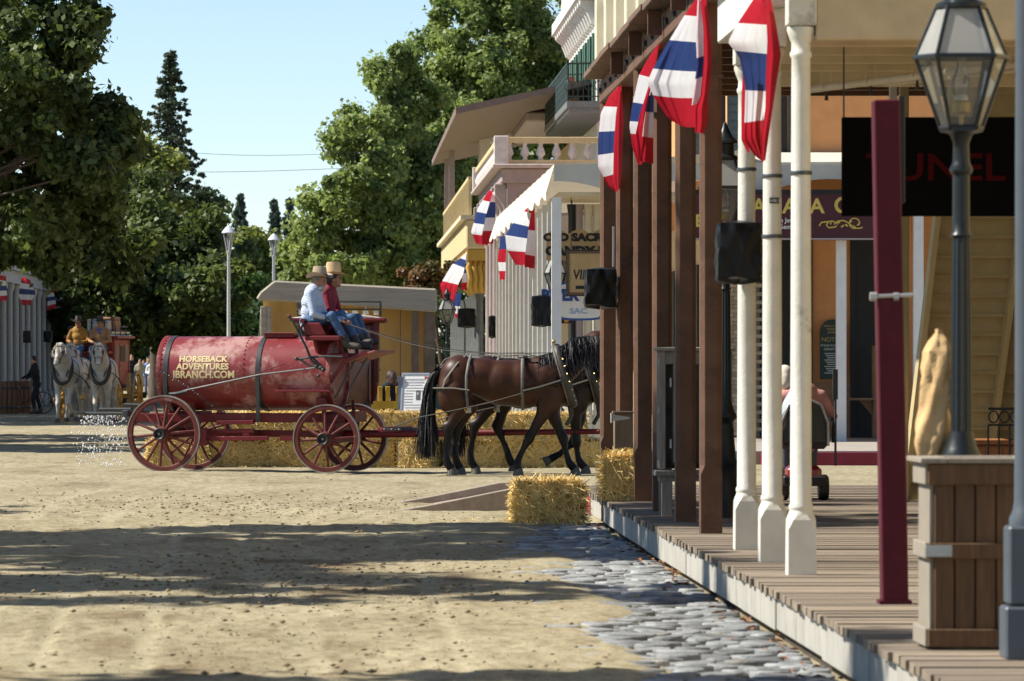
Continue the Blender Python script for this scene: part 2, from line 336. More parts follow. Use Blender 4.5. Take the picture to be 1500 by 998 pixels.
# ------------------------------------------------------------------ boardwalk
DZ = .25
M_PLANK = mat('weathered_plank', (.225, .18, .13), .85, .22, 7, bump=.25, bscale=14, grain=(.6, 6, 6), rnd=.28, col2=(.19, .16, .13), c2at=.56)
M_FASCIA = mat('fascia_paint', (.37, .355, .315), .85, .14, 5, bump=.2, col2=(.22, .205, .175), c2at=.55, grain=(1, 2.5, .5), detail=8)
M_REDK = mat('red_kerb_paint', (.36, .05, .05), .7, .15, 8, col2=(.3, .2, .17), c2at=.64)
def boardwalk():
    b = MB(); b.b2(2.72, 8.5, 20.5, 57.6, -.1, DZ - .055)
    root = struct(b.build('boardwalk', mat('joist', (.06, .05, .04), .9)))
    rs = random.Random(3); y = 20.6; base = MB(); base.box((0, 0, 0), (1, 1, 1)); meshes = []
    for i in range(4):
        q = MB(); w = .168; L_ = 5.9
        q.box((L_ / 2, 0, -.0225), (L_, w, .045)); meshes.append(q.mesh('plank', M_PLANK))
    while y < 57.5:
        o = link('plank', meshes[rs.randrange(4)], root); o.location = (2.635 + rs.uniform(-.014, .012), y, DZ + rs.uniform(-.004, .004)); o.rotation_euler = (rs.uniform(-.006, .006), 0, rs.uniform(-.0012, .0012)); y += .176
    y = 21.0
    while y < 57.4:
        y1 = min(y + rs.choice((2.2, 2.6, 3.0)), 57.55); q = MB(); x = 2.665 + rs.uniform(-.006, .006); q.b2(x, x + .05, y + .004, y1 - .004, -.005 + rs.uniform(-.01, .01), DZ - .05)
        q.build('fascia_board', M_REDK if y > 53.2 else M_FASCIA, root, bevel=.004); y = y1
    q = MB(); q.b2(2.67, 8.5, 57.56, 57.62, -.02, DZ - .05); q.build('end_board', M_FASCIA, root)
boardwalk()
def ramp():
    conc = mat('concrete', (.33, .27, .22), .9, .12, 9, bump=.3, bscale=30); red = M_REDK
    t = thing('kerb_ramp', 'low concrete wedge ramp with raised edges running from the dirt to the boardwalk corner', 'ramp', (0, 0, 0))
    x0, x1 = .62, 2.64
    def edge(y, name, h1, xx0):
        b = MB(); b.prism([(xx0, y, -.04), (x1, y, -.04), (x1, y, h1), (x1 - .8, y, h1), (xx0 + .35, y, .06), (xx0, y, .0)], (0, .13, 0)); b.build(name, conc, t, bevel=.01)
    edge(56.3, 'near_edge', .235, .62); edge(59.4, 'far_edge', .235, .62)
    b = MB(); b.prism([(x0 + .25, 56.44, -.04), (x1, 56.44, -.04), (x1, 56.44, .15), (x1 - .7, 56.44, .15)], (0, 2.95, 0)); b.build('slab', conc, t)
    b = MB(); b.prism([(x1 - .45, 56.285, -.03), (x1, 56.285, -.03), (x1, 56.285, .22), (x1 - .34, 56.285, .22)], (0, .012, 0)); b.build('painted_end', red, t)
ramp()

def clods():
    rs = np.random.RandomState(12); n = 3400; py = np.concatenate([rs.normal(850, 26, n // 3), rs.uniform(700, 990, n // 3), rs.normal(742, 10, n - 2 * (n // 3))]); py = np.clip(py, 690, 996); px = np.where(rs.rand(n) < .6, rs.normal(420, 210, n), rs.uniform(-30, 900, n))
    Y = FPX * EYE / (py - HY); X = (px - CX) * Y / FPX; ok = X < 1.7 - .3 * rs.rand(n); X, Y = X[ok], Y[ok]; n = len(X); s = (.005 + .013 * rs.rand(n) ** 3)[:, None, None]
    o = np.array([(1, 0, 0), (0, 1, 0), (-1, 0, 0), (0, -1, 0), (.1, .1, .8), (0, 0, -.4)])[None] * (.6 + .8 * rs.rand(n, 6, 1)); V = np.stack([X, Y, np.full(n, .006)], 1)[:, None] + o * s * np.array([1.5, 1.3, 1.0])
    f = np.array([(0, 1, 4), (1, 2, 4), (2, 3, 4), (3, 0, 4), (1, 0, 5), (2, 1, 5), (3, 2, 5), (0, 3, 5)]); Q = (np.arange(n)[:, None, None] * 6 + f[None]).reshape(-1, 3)
    struct(tag(link('dirt_clods', np_mesh('dirt_clods', V.reshape(-1, 3), Q, mat('clod', (.23, .175, .105), .95, .4, 3))), 'small brown clods of churned dirt scattered over the street', 'dirt'), 'stuff')
clods()
# ------------------------------------------------------------------ near block: brown verandah
M_CREAM = mat('cream_paint', (.66, .61, .46), .6, .06, 4, bump=.06)
M_CREAMW = mat('pale_panel_paint', (.74, .73, .68), .6, .05, 4)
M_BROWNR = mat('brown_weathered', (.15, .09, .062), .8, .2, 6, bump=.3, grain=(6, .7, 6), col2=(.23, .16, .12), c2at=.58)
def chamfer_post(b, x, y, z0, z1, w, c=.035, zc=.55):
    h = w / 2; P = []
    for z, k in ((z0, .004), (z0 + zc - .07, .004), (z0 + zc, c), (z1, c)):
        for sx, sy, o in ((-1, -1, 0), (1, -1, 1), (1, 1, 0), (-1, 1, 1)):
            p = [(x + sx * h, y + sy * (h - k), z), (x + sx * (h - k), y + sy * h, z)]
            P += p if o == 0 else p[::-1]
    b.add(P, [(r * 8 + j, r * 8 + (j + 1) % 8, r * 8 + 8 + (j + 1) % 8, r * 8 + 8 + j) for r in range(3) for j in range(8)] + [tuple(24 + j for j in range(8))])
def brown_verandah():
    t = thing('brown_verandah', 'brown timber verandah with square chamfered posts under a cream balcony front', 'verandah', (2.99, 49.5, DZ)); t.location = (0, 0, 0)
    YS = [57.4, 54.05, 50.8, 47.75, 44.5, 41.45]
    for y in YS:
        b = MB(); chamfer_post(b, 2.99, y, DZ, 4.53, .176); p = b.build('post', M_BROWN, t)
        b = MB(); b.b2(2.895, 3.085, y - .095, y + .095, 3.93, 3.96); b.build('post_ring', M_BROWN, p)
    b = MB(); b.b2(2.90, 3.08, 40.6, 57.55, 4.53, 4.76); b.build('beam', M_BROWN, t, bevel=.012)
    for i, y in enumerate(np.arange(41.2, 57.4, 1.06)):
        b = MB(); b.lathe([(.0, -.03), (.03, -.02), (.03, .01), (.012, .02)], 6, (2.885, y, 4.66), Matrix.Rotation(R(-90), 3, 'Y')); b.build('bolt', M_BLACKI, t)
    b = MB(); b.b2(2.92, 8, 40.6, 57.5, 4.765, 4.80); b.build('balcony_floor', M_BROWNR, t)
    for i in range(9):                               # thick boards laid on the beam, their ends over the street
        y0 = 40.7 + i * 1.87; b = MB(); b.b2(2.70 + .01 * (i % 3), 3.3, y0, y0 + 1.86, 4.805 + .004 * (i % 2), 4.875); b.build('cornice_board', M_BROWNR, t, bevel=.008)
    for y in YS[1:]:
        b = MB(); b.b2(2.76, 2.885, y - 1.66, y - 1.58, 4.58, 4.80); b.build('bracket', M_BROWN, t)
    # cream panelled front above
    b = MB(); b.b2(3.0, 3.12, 40.9, 57.4, 4.88, 9.0); w = b.build('balcony_front', M_CREAMW, t)
    for i in range(9):
        y = 57.28 - i * 2.0; b = MB(); b.b2(2.84, 2.998, y - .13, y + .13, 4.88, 9.0); b.build('pilaster', M_CREAM, w, bevel=.012)
        if i < 8:
            for z0, z1, yy in ((4.93, 4.99, 0), (6.9, 6.98, 0)):
                b = MB(); b.b2(2.955, 2.998, y - 1.80, y - .20, z0, z1); b.build('panel_moulding', M_CREAMW, w)
            b = MB(); pts = [(2.945, y - .22 - 1.56 * k / 14, 5.62 + .16 * math.sin(math.pi * k / 14)) for k in range(15)]; b.tube(pts, .03, 6); b.build('panel_arch', M_CREAMW, w, smooth=40)
    # soffit under the balcony, seen from below between the posts
    for y in np.arange(41.5, 57.4, 1.2):
        b = MB(); b.b2(3.10, 8, y - .05, y + .05, 4.6, 4.76); b.build('joist', M_BROWN, t)
brown_verandah()
# ------------------------------------------------------------------ near block: white iron columns and boarded canopy
M_COL = mat('column_paint', (.66, .64, .565), .55, .07, 5, bump=.12, bscale=40, col2=(.30, .265, .21), c2at=.615, detail=9)
M_SOFF = mat('soffit_paint', (.52, .42, .27), .7, .08, 5)
def iron_column(t, x, y, ztop, m=None):
    m = m or M_COL; b = MB(); prof = [(.082, .39), (.082, .40), (.074, .42), (.080, .435), (.080, .45), (.070, .47), (.068, 1.6), (.062, ztop - .45), (.062, ztop - .30), (.072, ztop - .285), (.072, ztop - .265), (.062, ztop - .25), (.062, ztop - .2), (.075, ztop - .17), (.092, ztop - .12), (.092, ztop - .10), (.08, ztop - .09)]
    b.lathe([(r, z + DZ if z < 1 else z) for r, z in prof], 20, (x, y, 0)); c = b.build('column', m, t, smooth=40)
    b = MB(); w = .092; k = .004; P = []
    for z, k, ww in ((0, .004, .094), (.30, .004, .092), (.36, .035, .092), (.395, .05, .082)):
        for sx, sy, o in ((-1, -1, 0), (1, -1, 1), (1, 1, 0), (-1, 1, 1)):
            p = [(x + sx * ww, y + sy * (ww - k), DZ + z), (x + sx * (ww - k), y + sy * ww, DZ + z)]; P += p if o == 0 else p[::-1]
    b.add(P, [(r * 8 + j, r * 8 + (j + 1) % 8, r * 8 + 8 + (j + 1) % 8, r * 8 + 8 + j) for r in range(3) for j in range(8)] + [tuple(24 + j for j in range(8))]); b.build('pedestal', m, c)
    b = MB(); b.b2(x - .095, x + .095, y - .095, y + .095, ztop - .088, ztop + .18); b.build('abacus', m, c, bevel=.008)
    return c
def white_canopy():
    t = thing('white_canopy', 'white canopy with boarded soffit on three round iron columns nearest the street lamp', 'canopy')
    for k, y in enumerate((37.9, 35.65, 33.42)):
        c = iron_column(t, 3.0, y, 3.92)
        for z in ((2.5, 2.92) if k == 1 else (2.86,) if k == 2 else (3.05,)):
            b = MB(); b.lathe([(.071, 0), (.073, .004), (.073, .022), (.071, .026)], 16, (3.0, y, z)); b.build('strap', mat('grey_strap', (.09, .10, .11), .4, metal=.5), c, smooth=40)
        if k == 1:
            b = MB(); b.b2(2.975, 3.045, y - .077, y - .072, 2.74, 2.78); pl = b.build('number_plate', M_BLACKI, c)
            lettering('608 2', .03, M_WHITE, c, (2.98, y - .0785, 2.75), extrude=.0005)
    b = MB(); b.b2(2.91, 3.09, 33.2, 39.6, 4.10, 4.5); b.build('front_beam', M_WHITE, t, bevel=.01)
    b = MB(); b.b2(3.092, 8.0, 33.34, 33.5, 3.74, 4.3); b.build('end_beam', M_SOFF, t, bevel=.01)
    b = MB(); b.b2(2.78, 3.3, 33.1, 39.7, 4.505, 4.6); b.build('gutter_board', M_WHITE, t, bevel=.01)
    for i in range(12):
        y = 33.6 + i * .5; b = MB(); b.b2(3.1, 8.0, y, y + .488, 3.93 + .006 * (i % 2), 3.955); b.build('soffit_board', M_SOFF, t)
    for i in range(6):
        y = 34.1 + i * 1.0; b = MB(); b.b2(3.095, 8.0, y - .035, y + .035, 3.74 if i == 5 else 3.80, 3.928); b.build('joist', M_SOFF, t, bevel=.006)
    pm = mat('pipe_paint', (.55, .47, .34), .5, .08)
    b = MB(); A, B = Vector((5.05, 34.2, 3.70)), Vector((3.55, 39.2, 3.72)); b.tube([A, B], .03, 10); p = b.build('sprinkler_pipe', pm, t, smooth=40)
    for k in range(6):
        q = A.lerp(B, (k + .5) / 6); b = MB(); b.tube([q + Vector((0, 0, -.03)), q + Vector((0, 0, -.10))], [.008, .016], 6); b.build('sprinkler_head', M_BLACKI, p)
        b = MB(); b.tube([q + Vector((-.036, 0, .18)), q + Vector((-.036, 0, 0)), q + Vector((0, 0, -.036)), q + Vector((.036, 0, 0)), q + Vector((.036, 0, .18))], .006, 5); b.build('pipe_hanger', pm, p)
    b = MB(); b.tube([(5.2, 35.6, 3.72), (4.1, 38.6, 3.73)], .016, 8); b.build('conduit', pm, t)
white_canopy()
def black_sign():
    Y = 35.2; p0, p1 = at(1233, 172, Y), at(1497, 317, Y)
    t = thing('hanging_sign', 'large black hanging sign with dark red capitals behind the street lamp', 'sign', ((p0.x + p1.x) / 2, Y, p1.z)); o = t.location.copy()
    b = MB(); b.box((0, 0, (p0.z - p1.z) / 2), (p1.x - p0.x, .05, p0.z - p1.z)); b.build('board', mat('sign_black', (.003, .003, .0035), .9, .1, spec=.05), t, bevel=.004)
    dr = mat('sign_dark_red', (.045, .004, .005), .9, .1, spec=.05)
    x = at(1268, 0, Y).x - o.x; z = at(0, 264, Y).z - o.z
    lettering('TUNEL', .262, dr, t, (x, -.029, z), extrude=.002, space=1.02, bold=.004, sx=1.17)
    for px in (1236, 1490):
        b = MB(); q = at(px, 0, Y).x - o.x; b.tube([(q, 0, p0.z - p1.z - .002), (q, 0, 3.92 - o.z)], .006, 6); b.build('hanger', M_BLACKI, t)
black_sign()
# ------------------------------------------------------------------ outside stair, railing, shop wall at the far end of the boardwalk
M_STAIR = mat('stair_paint', (.50, .40, .21), .65, .07, 5, bump=.05)
def stair():
    t = thing('outside_stair', 'cream wooden outside stair seen from below, rising towards the street lamp', 'stair')
    n = 24; y0, run, rise = 51.3, .19, .185
    for i in range(n):
        y = y0 - run * i; z = DZ + rise * i
        b = MB(); b.b2(5.66, 7.56, y - .012, y + .012, z, z + rise + .012); b.build('riser', M_STAIR, t)
        b = MB(); b.b2(5.66, 7.56, y - run - .02, y - .014, z + rise - .03, z + rise); b.build('tread', M_STAIR, t)
    for x in (5.62, 6.42, 7.5):
        b = MB(); b.beam((x, y0 - .02, DZ - .12), (x, y0 - run * n - .02, DZ + rise * n - .12), .05, .2); b.build('stringer', M_STAIR, t)
    b = MB(); b.b2(5.52, 5.61, 50.6, 50.7, DZ, 4.75); b.build('support_post', M_STAIR, t, bevel=.008)
    b = MB(); b.b2(5.44, 5.515, 50.8, 50.86, DZ, 4.75); b.build('support_post', M_WHITE, t, bevel=.008)
    b = MB(); b.b2(8.2, 8.4, 20, 57.5, 0, 9); w = b.build('shop_wall', M_STAIR, None); tag(w, 'cream painted shop wall along the covered boardwalk', 'wall')
    for k in range(20):
        b = MB(); b.b2(8.165, 8.199, 40.5, 57.4, .3 + k * .22, .3 + k * .22 + .2); b.build('siding_board', M_STAIR, w)
stair()
def railing():
    t = thing('iron_railing', 'black iron railing with a row of rings below the stair', 'railing', (6.0, 47.5, DZ)); L = .9
    b = MB(); b.beam((0, 0, .95), (L, 0, .95), .03, .025); b.beam((0, 0, .80), (L, 0, .80), .02, .02); b.beam((0, 0, .1), (L, 0, .1), .02, .02); b.build('rail', M_BLACKI, t)
    for k in range(10):
        b = MB(); b.tube([(k * L / 9, 0, 0), (k * L / 9, 0, .80)], .009, 6); b.build('baluster', M_BLACKI, t)
        if k < 9:
            b = MB(); c = (k + .5) * L / 9; b.tube([(c + .045 * math.cos(q), 0, .875 + .055 * math.sin(q)) for q in np.linspace(0, 2 * math.pi, 13)], .008, 5); b.build('ring', M_BLACKI, t)
    c = thing('wooden_chest', 'orange-brown wooden chest behind the iron railing', 'chest', (6.25, 48.6, DZ))
    cm = mat('orange_wood', (.34, .14, .05), .6, .15, 6, grain=(6, 6, .6))
    b = MB(); b.box((0, 0, .3), (.62, .4, .6)); b.build('body', cm, c, bevel=.01)
    b = MB(); b.box((0, 0, .63), (.68, .45, .05)); b.build('lid', cm, c, bevel=.01)
    for k in range(4):
        b = MB(); b.box((-.225 + k * .15, -.206, .3), (.135, .012, .56)); b.build('panel', cm, c)
railing()
# ------------------------------------------------------------------ street lamps
M_LAMP = mat('lamp_iron', (.012, .016, .018), .38, .15, 8, bump=.08, spec=.4)
M_BRASS = mat('lamp_brass', (.35, .24, .08), .35, .1, metal=.8)
def street_lamp(label, loc):
    t = thing('street_lamp', label, 'street lamp', loc, 0, 'old gas-style street lamps')
    b = MB(); b.lathe([(.16, 0), (.16, .12), (.13, .16), (.12, .5), (.14, .55), (.10, .60), (.078, .84), (.083, .86), (.072, .89), (.074, .93), (.105, .965), (.108, .985), (.085, 1.03), (.066, 1.09), (.060, 1.12)], 20); b.build('base', M_LAMP, t, smooth=40)
    b = MB(); b.lathe([(.054, 1.12), (.052, 1.6), (.046, 2.1)], 24, flute=.12); b.build('shaft', M_LAMP, t)
    b = MB(); b.lathe([(.046, 2.1), (.058, 2.115), (.046, 2.13), (.044, 2.2), (.043, 2.42), (.055, 2.43), (.06, 2.45), (.046, 2.48), (.042, 2.50), (.040, 2.58), (.055, 2.62), (.075, 2.64)], 20); b.build('neck', M_LAMP, t, smooth=40)
    hexa = [(1, 0), (.62, .78), (-.62, .78), (-1, 0), (-.62, -.78), (.62, -.78)]
    def ring(r, z): return [Vector((x * r, y * r, z)) for x, y in hexa]
    lv = [(.105, 2.66), (.232, 3.02), (.125, 3.27)]
    rings = [ring(*q) for q in lv]; b = MB(); fr = MB()
    for k in range(6):
        for i in (0, 1): fr.tube([rings[i][k], rings[i + 1][k]], .011, 6)
        for i, rr in ((0, .014), (1, .012), (2, .012)): fr.tube([rings[i][k], rings[i][(k + 1) % 6]], rr, 6)
    f = fr.build('lantern_frame', M_LAMP, t)
    e = MB(); e.add([p * 1 + Vector((0, 0, 0)) for p in ring(.25, 3.008)] + ring(.25, 3.022) + ring(.2, 3.008) + ring(.2, 3.022), [(k, (k + 1) % 6, 6 + (k + 1) % 6, 6 + k) for k in range(6)] + [(6 + k, 6 + (k + 1) % 6, 18 + (k + 1) % 6, 18 + k) for k in range(6)] + [((k + 1) % 6, k, 12 + k, 12 + (k + 1) % 6) for k in range(6)]); e.build('eave', M_LAMP, f)
    gl, gu = glass('lantern_glass', (.86, .88, .86), .88), glass('lantern_roof_glass', (.72, .74, .72), .45)
    for k in range(6):
        for i, g in ((0, gl), (1, gu)):
            q = MB(); q.add([rings[i][k], rings[i][(k + 1) % 6], rings[i + 1][(k + 1) % 6], rings[i + 1][k]], [(0, 1, 2, 3)]); q.build('pane', g, f)
    b = MB(); b.lathe([(.02, 2.62), (.11, 2.64), (.11, 2.665), (.03, 2.67)], 6, phase=0); b.build('lantern_floor', M_LAMP, t)
    b = MB(); b.lathe([(.13, 3.27), (.13, 3.29), (.085, 3.31), (.08, 3.40), (.12, 3.41), (.12, 3.43), (.07, 3.47), (.03, 3.55), (.012, 3.6)], 14); b.build('cap', M_LAMP, t, smooth=40)
    b = MB(); b.lathe([(.01, 2.67), (.012, 2.73), (.045, 2.74), (.045, 2.79), (.03, 2.80)], 12); b.build('burner', M_BRASS, t, smooth=40)
    b = MB(); b.lathe([(.03, 2.80), (.05, 2.85), (.045, 2.91), (.022, 2.97), (.018, 3.04)], 14); b.build('glass_chimney', glass('chimney_glass', (.97, .98, .99), .93), t, smooth=60)
    b = MB(); b.lathe([(.034, 2.80), (.034, 2.825), (.01, 2.83)], 12); b.build('chimney_ring', M_WHITE, t)
    return t
LAMP = street_lamp('large dark street lamp with glass lantern behind the wooden crate', (at(1408, 0, 26).x, 26.0, DZ - .08))
def crate():
    Y = 25.0; x0, x1 = at(1350, 0, Y).x, at(1350, 0, Y).x + .56
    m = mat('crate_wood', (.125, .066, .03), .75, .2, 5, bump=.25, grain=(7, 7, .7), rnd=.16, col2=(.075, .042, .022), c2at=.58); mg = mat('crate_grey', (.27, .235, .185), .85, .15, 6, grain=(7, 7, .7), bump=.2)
    t = thing('wooden_crate', 'tall plank-sided wooden crate planter standing in front of the street lamp', 'crate', ((x0 + x1) / 2, Y, DZ + .004)); w, d, h = .50, .5, .90
    tp = 1.05
    for k in range(5):
        for side, mm in ((-1, m), (1, m)):
            b = MB(); pw = w / 5; b.box((-w / 2 + (k + .5) * pw, side * d / 2, h / 2), (pw - .008, .022, h - .03)); b.build('plank', mm, t, bevel=.003)
        for side in (-1, 1):
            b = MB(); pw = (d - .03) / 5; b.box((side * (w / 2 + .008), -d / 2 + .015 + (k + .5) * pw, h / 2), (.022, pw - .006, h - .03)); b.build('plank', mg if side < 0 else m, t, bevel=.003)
    for z, hh, o in ((.055, .085, .028), (.475, .075, .028), (.845, .10, .034)):
        for side in (-1, 1):
            b = MB(); b.box((0, side * (d / 2 + o * .8), z), (w + .06, .024, hh)); b.build('band', m, t, bevel=.004)
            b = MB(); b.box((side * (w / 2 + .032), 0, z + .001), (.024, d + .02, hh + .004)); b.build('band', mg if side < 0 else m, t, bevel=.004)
    for side in (-1, 1):
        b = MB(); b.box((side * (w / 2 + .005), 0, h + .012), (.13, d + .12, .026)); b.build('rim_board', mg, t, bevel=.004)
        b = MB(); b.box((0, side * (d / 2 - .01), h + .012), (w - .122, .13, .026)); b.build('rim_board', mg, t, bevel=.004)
    b = MB(); b.box((-w / 2 + .02, -d / 2 - .038, .475), (.13, .006, .055)); b.build('metal_plate', mat('galvanised', (.42, .43, .42), .4, .1, metal=.6), t, bevel=.002)
    b = MB(); b.box((0, 0, h - .06), (w - .03, d - .03, .03)); b.build('soil', mat('soil', (.05, .035, .02), .95, .3, 20, bump=.5), t)
crate()
def canvas_bag():
    Y = 26.1; c = at(1371, 0, Y).x; m = mat('tan_canvas', (.58, .385, .18), .85, .12, 7, bump=.7, bscale=11)
    t = thing('canvas_cover', 'tan canvas cover tied over an upright post behind the crate', 'canvas cover', (c, Y, DZ)); b = MB(); rs = random.Random(4)
    prof = [(0.3, .0), (.055, .60), (.04, .885), (.07, .91), (.088, .99), (.082, 1.08), (.066, 1.16), (.072, 1.26), (.078, 1.36), (.074, 1.44), (.05, 1.50), (.02, 1.54), (.018, 1.56)]
    prof = [(.06, 0.0)] + prof[1:]
    def fn(u, v):
        k = v * (len(prof) - 1); i = min(int(k), len(prof) - 2); f = k - i; r = prof[i][0] * (1 - f) + prof[i + 1][0] * f; z = prof[i][1] * (1 - f) + prof[i + 1][1] * f
        an = 2 * math.pi * u; rr = r * (1 + .12 * math.sin(2 * an + 7 * z) + .13 * math.sin(5 * an - 17 * z) + .05 * math.sin(11 * an + 4 * math.sin(9 * z))); return (rr * math.cos(an) + .015 * math.sin(z * 5), rr * math.sin(an), z)
    b.grid(fn, 30, 48); b.build('cover', m, t, smooth=70)
    b = MB(); b.tube([(.05 * math.cos(q), .05 * math.sin(q), .885) for q in np.linspace(0, 6.3, 14)], .006, 5); b.build('tie_cord', M_ROPE, t)
canvas_bag()
def maroon_post():
    Y = 29.4; A, B = at(1310, 885, Y), at(1297, 147, Y); m = mat('maroon_paint', (.075, .007, .016), .55, .12, 6, bump=.08, col2=(.10, .015, .025), c2at=.62, spec=.2)
    t = thing('maroon_post', 'dark maroon square post leaning slightly beside the street lamp', 'post', (A.x, Y, DZ)); h = B.z - DZ; dx = B.x - A.x
    b = MB(); b.beam((0, 0, 0), (dx, 0, h), .155, .15, up=(1, 0, 0)); b.build('shaft', m, t, bevel=.008)
    b = MB(); b.box((0, 0, .012), (.185, .18, .024)); b.build('foot_plate', m, t)
    b = MB(); b.box((dx + .10, .06, h - .28), (.035, .05, .62)); b.build('sign_edge', M_BLACKI, t, bevel=.004)
    b = MB(); z = 1.65 - (435 - 528) * Y / FPX - DZ; b.tube([(-.14, -.09, z), (.10, -.09, z + .01)], .012, 8); b.lathe([(.026, -.02), (.026, .02)], 6, (-.13, -.09, z), Matrix.Rotation(R(90), 3, 'Y')); b.lathe([(.024, -.015), (.024, .015)], 6, (.0, -.09, z), Matrix.Rotation(R(90), 3, 'Y')); b.build('bolt', mat('galvanised', (.42, .43, .42), .4), t, smooth=40)
    b = MB(); b.box((-.085, -.0, 1.0), (.012, .05, .06)); b.build('label_scrap', M_WHITE, t)
maroon_post()
def grey_column():
    m = mat('slate_paint', (.075, .092, .11), .45, .08, 6); t = thing('grey_column', 'slate grey iron column with square pedestal at the right edge', 'column', (3.215, 24.0, DZ))
    b = MB(); b.lathe([(.085, .62), (.085, .66), (.068, .70), (.062, .74), (.058, 1.2), (.055, 3.7)], 20); b.build('shaft', m, t, smooth=40)
    b = MB(); b.box((0, 0, .44), (.20, .20, .37)); b.build('pedestal', m, t, bevel=.012)
    b = MB(); b.box((0, 0, .125), (.235, .235, .25)); b.build('plinth', m, t, bevel=.012)
    b = MB(); b.box((0, 0, 3.78), (.2, .2, .15)); b.build('capital', m, t, bevel=.01)
grey_column()
# ------------------------------------------------------------------ covered boxes, cabinet, hinged box
def bagged(label, px0, px1, py0, py1, Y, seed):
    p0, p1 = at(px0, py0, Y), at(px1, py1, Y); t = thing('covered_loudspeaker', label, 'covered box', ((p0.x + p1.x) / 2, Y, p1.z), 0, 'loudspeakers wrapped in black bags on posts')
    w, h = p1.x - p0.x, p0.z - p1.z; rs = random.Random(seed); b = MB(); n = 22; ph = [rs.uniform(0, 6) for _ in range(6)]
    def fn(u, v):
        an = 2 * math.pi * u; c, s = math.cos(an), math.sin(an); q = 1 / max(abs(c), abs(s)) ** .85
        k = 1 - .10 * max(0, v - .8) / .2 if v < .999 else .05
        if v < .02: k = .05
        wr = 1 + .05 * math.sin(5 * an + 5 * v + ph[0]) + .035 * math.sin(9 * an - 8 * v + ph[1]) + .03 * math.sin(13 * an + 14 * v + ph[2])
        return (c * q * w / 2 * k * wr, s * q * .14 * k * wr, v * h + .02 * math.sin(3 * an + ph[3]) * (1 - v))
    b.grid(fn, 40, n); b.build('plastic_bag', M_BAG, t, smooth=60)
    b = MB(); b.beam((0, .02, h * .5), (0, .2, h * .5), .06, .04); b.build('bracket', M_BLACKI, t)
    b = MB(); b.lathe([(.03, 0), (.035, .03), (.01, .05)], 8, (w * .46, 0, .0)); b.build('bag_knot', M_BAG, t, smooth=60)
    return t
bagged('black bag over a box on the second brown post', 857, 903, 392, 451, 53.85, 1)
bagged('black bag over a box hanging at the farthest white column', 1050, 1114, 323, 414, 37.7, 2)
def conduit():
    b = MB(); p = at(898.5, 332, 53.9); q = at(898.5, 391, 53.9); b.beam(p, q, .022, .02, up=(1, 0, 0)); b.build('conduit_strip', M_WHITE); tag(bpy.data.objects['conduit_strip'], 'short white conduit strip fixed to the second brown post', 'conduit')
conduit()
def cabinet():
    Y = 46.2; x0 = at(962, 0, Y).x; g = mat('grey_timber', (.26, .235, .20), .85, .16, 6, bump=.25, grain=(6, 6, .7), rnd=.15); dk = mat('dark_timber', (.06, .042, .03), .7, .2, 6, grain=(6, 6, .7))
    t = thing('display_cabinet', 'weathered grey wooden display cabinet on a bench between brown posts', 'cabinet', (x0 + .34, Y, DZ)); w = .66; d = .3; z0 = .42; z1 = 1.48
    for sx in (-1, 1):
        for sy in (-1, 1):
            b = MB(); b.box((sx * (w / 2 - .07), sy * (d / 2 + .02), .155), (.10, .06, .31)); b.build('leg', g, t, bevel=.005)
    b = MB(); b.box((0, 0, .335), (w - .02, d + .06, .05)); b.build('apron', g, t); b = MB(); b.box((0, 0, .385), (w + .08, d + .14, .05)); b.build('bench_top', g, t, bevel=.006)
    for sx in (-1, 1):
        for sy in (-1, 1):
            b = MB(); b.box((sx * (w / 2 - .03), sy * (d / 2 - .03), (z0 + z1) / 2), (.06, .06, z1 - z0)); b.build('stile', g, t, bevel=.004)
    for z in (z0 + .02, .92, z1 - .12):
        b = MB(); b.box((-w / 2 + .015, 0, z + .03), (.03, d - .125, .06)); b.build('side_rail', g, t)
    b = MB(); b.box((0, -d / 2 + .02, z1 - .06), (w - .125, .035, .11)); b.build('header', g, t, bevel=.004); b = MB(); b.box((0, 0, z1 + .02), (w + .05, d + .08, .035)); b.build('roof', g, t, bevel=.006)
    dr = MB(); dr.box((.02, -d / 2 + .025, .92), (w - .2, .03, .92)); dd = dr.build('door', dk, t, bevel=.004)
    for sx in (-1, 1):
        b = MB(); b.box((.02 + sx * (w / 2 - .13), -d / 2 + .002, .92), (.04, .014, .88)); b.build('door_frame', g, dd)
    for z in (.65, 1.2):
        b = MB(); b.box((-w / 2 + .105, -d / 2 - .012, z), (.015, .012, .08)); b.build('hinge', mat('galvanised', (.42, .43, .42), .4), dd)
    b = MB(); b.box((0, d / 2 - .04, .92), (w - .125, .02, 1.0)); b.build('back', dk, t)
    b = MB(); b.box((.14, -d / 2 + .006, 1.12), (.09, .004, .12)); b.build('paper_notice', mat('paper', (.35, .36, .4), .8), t)
cabinet()
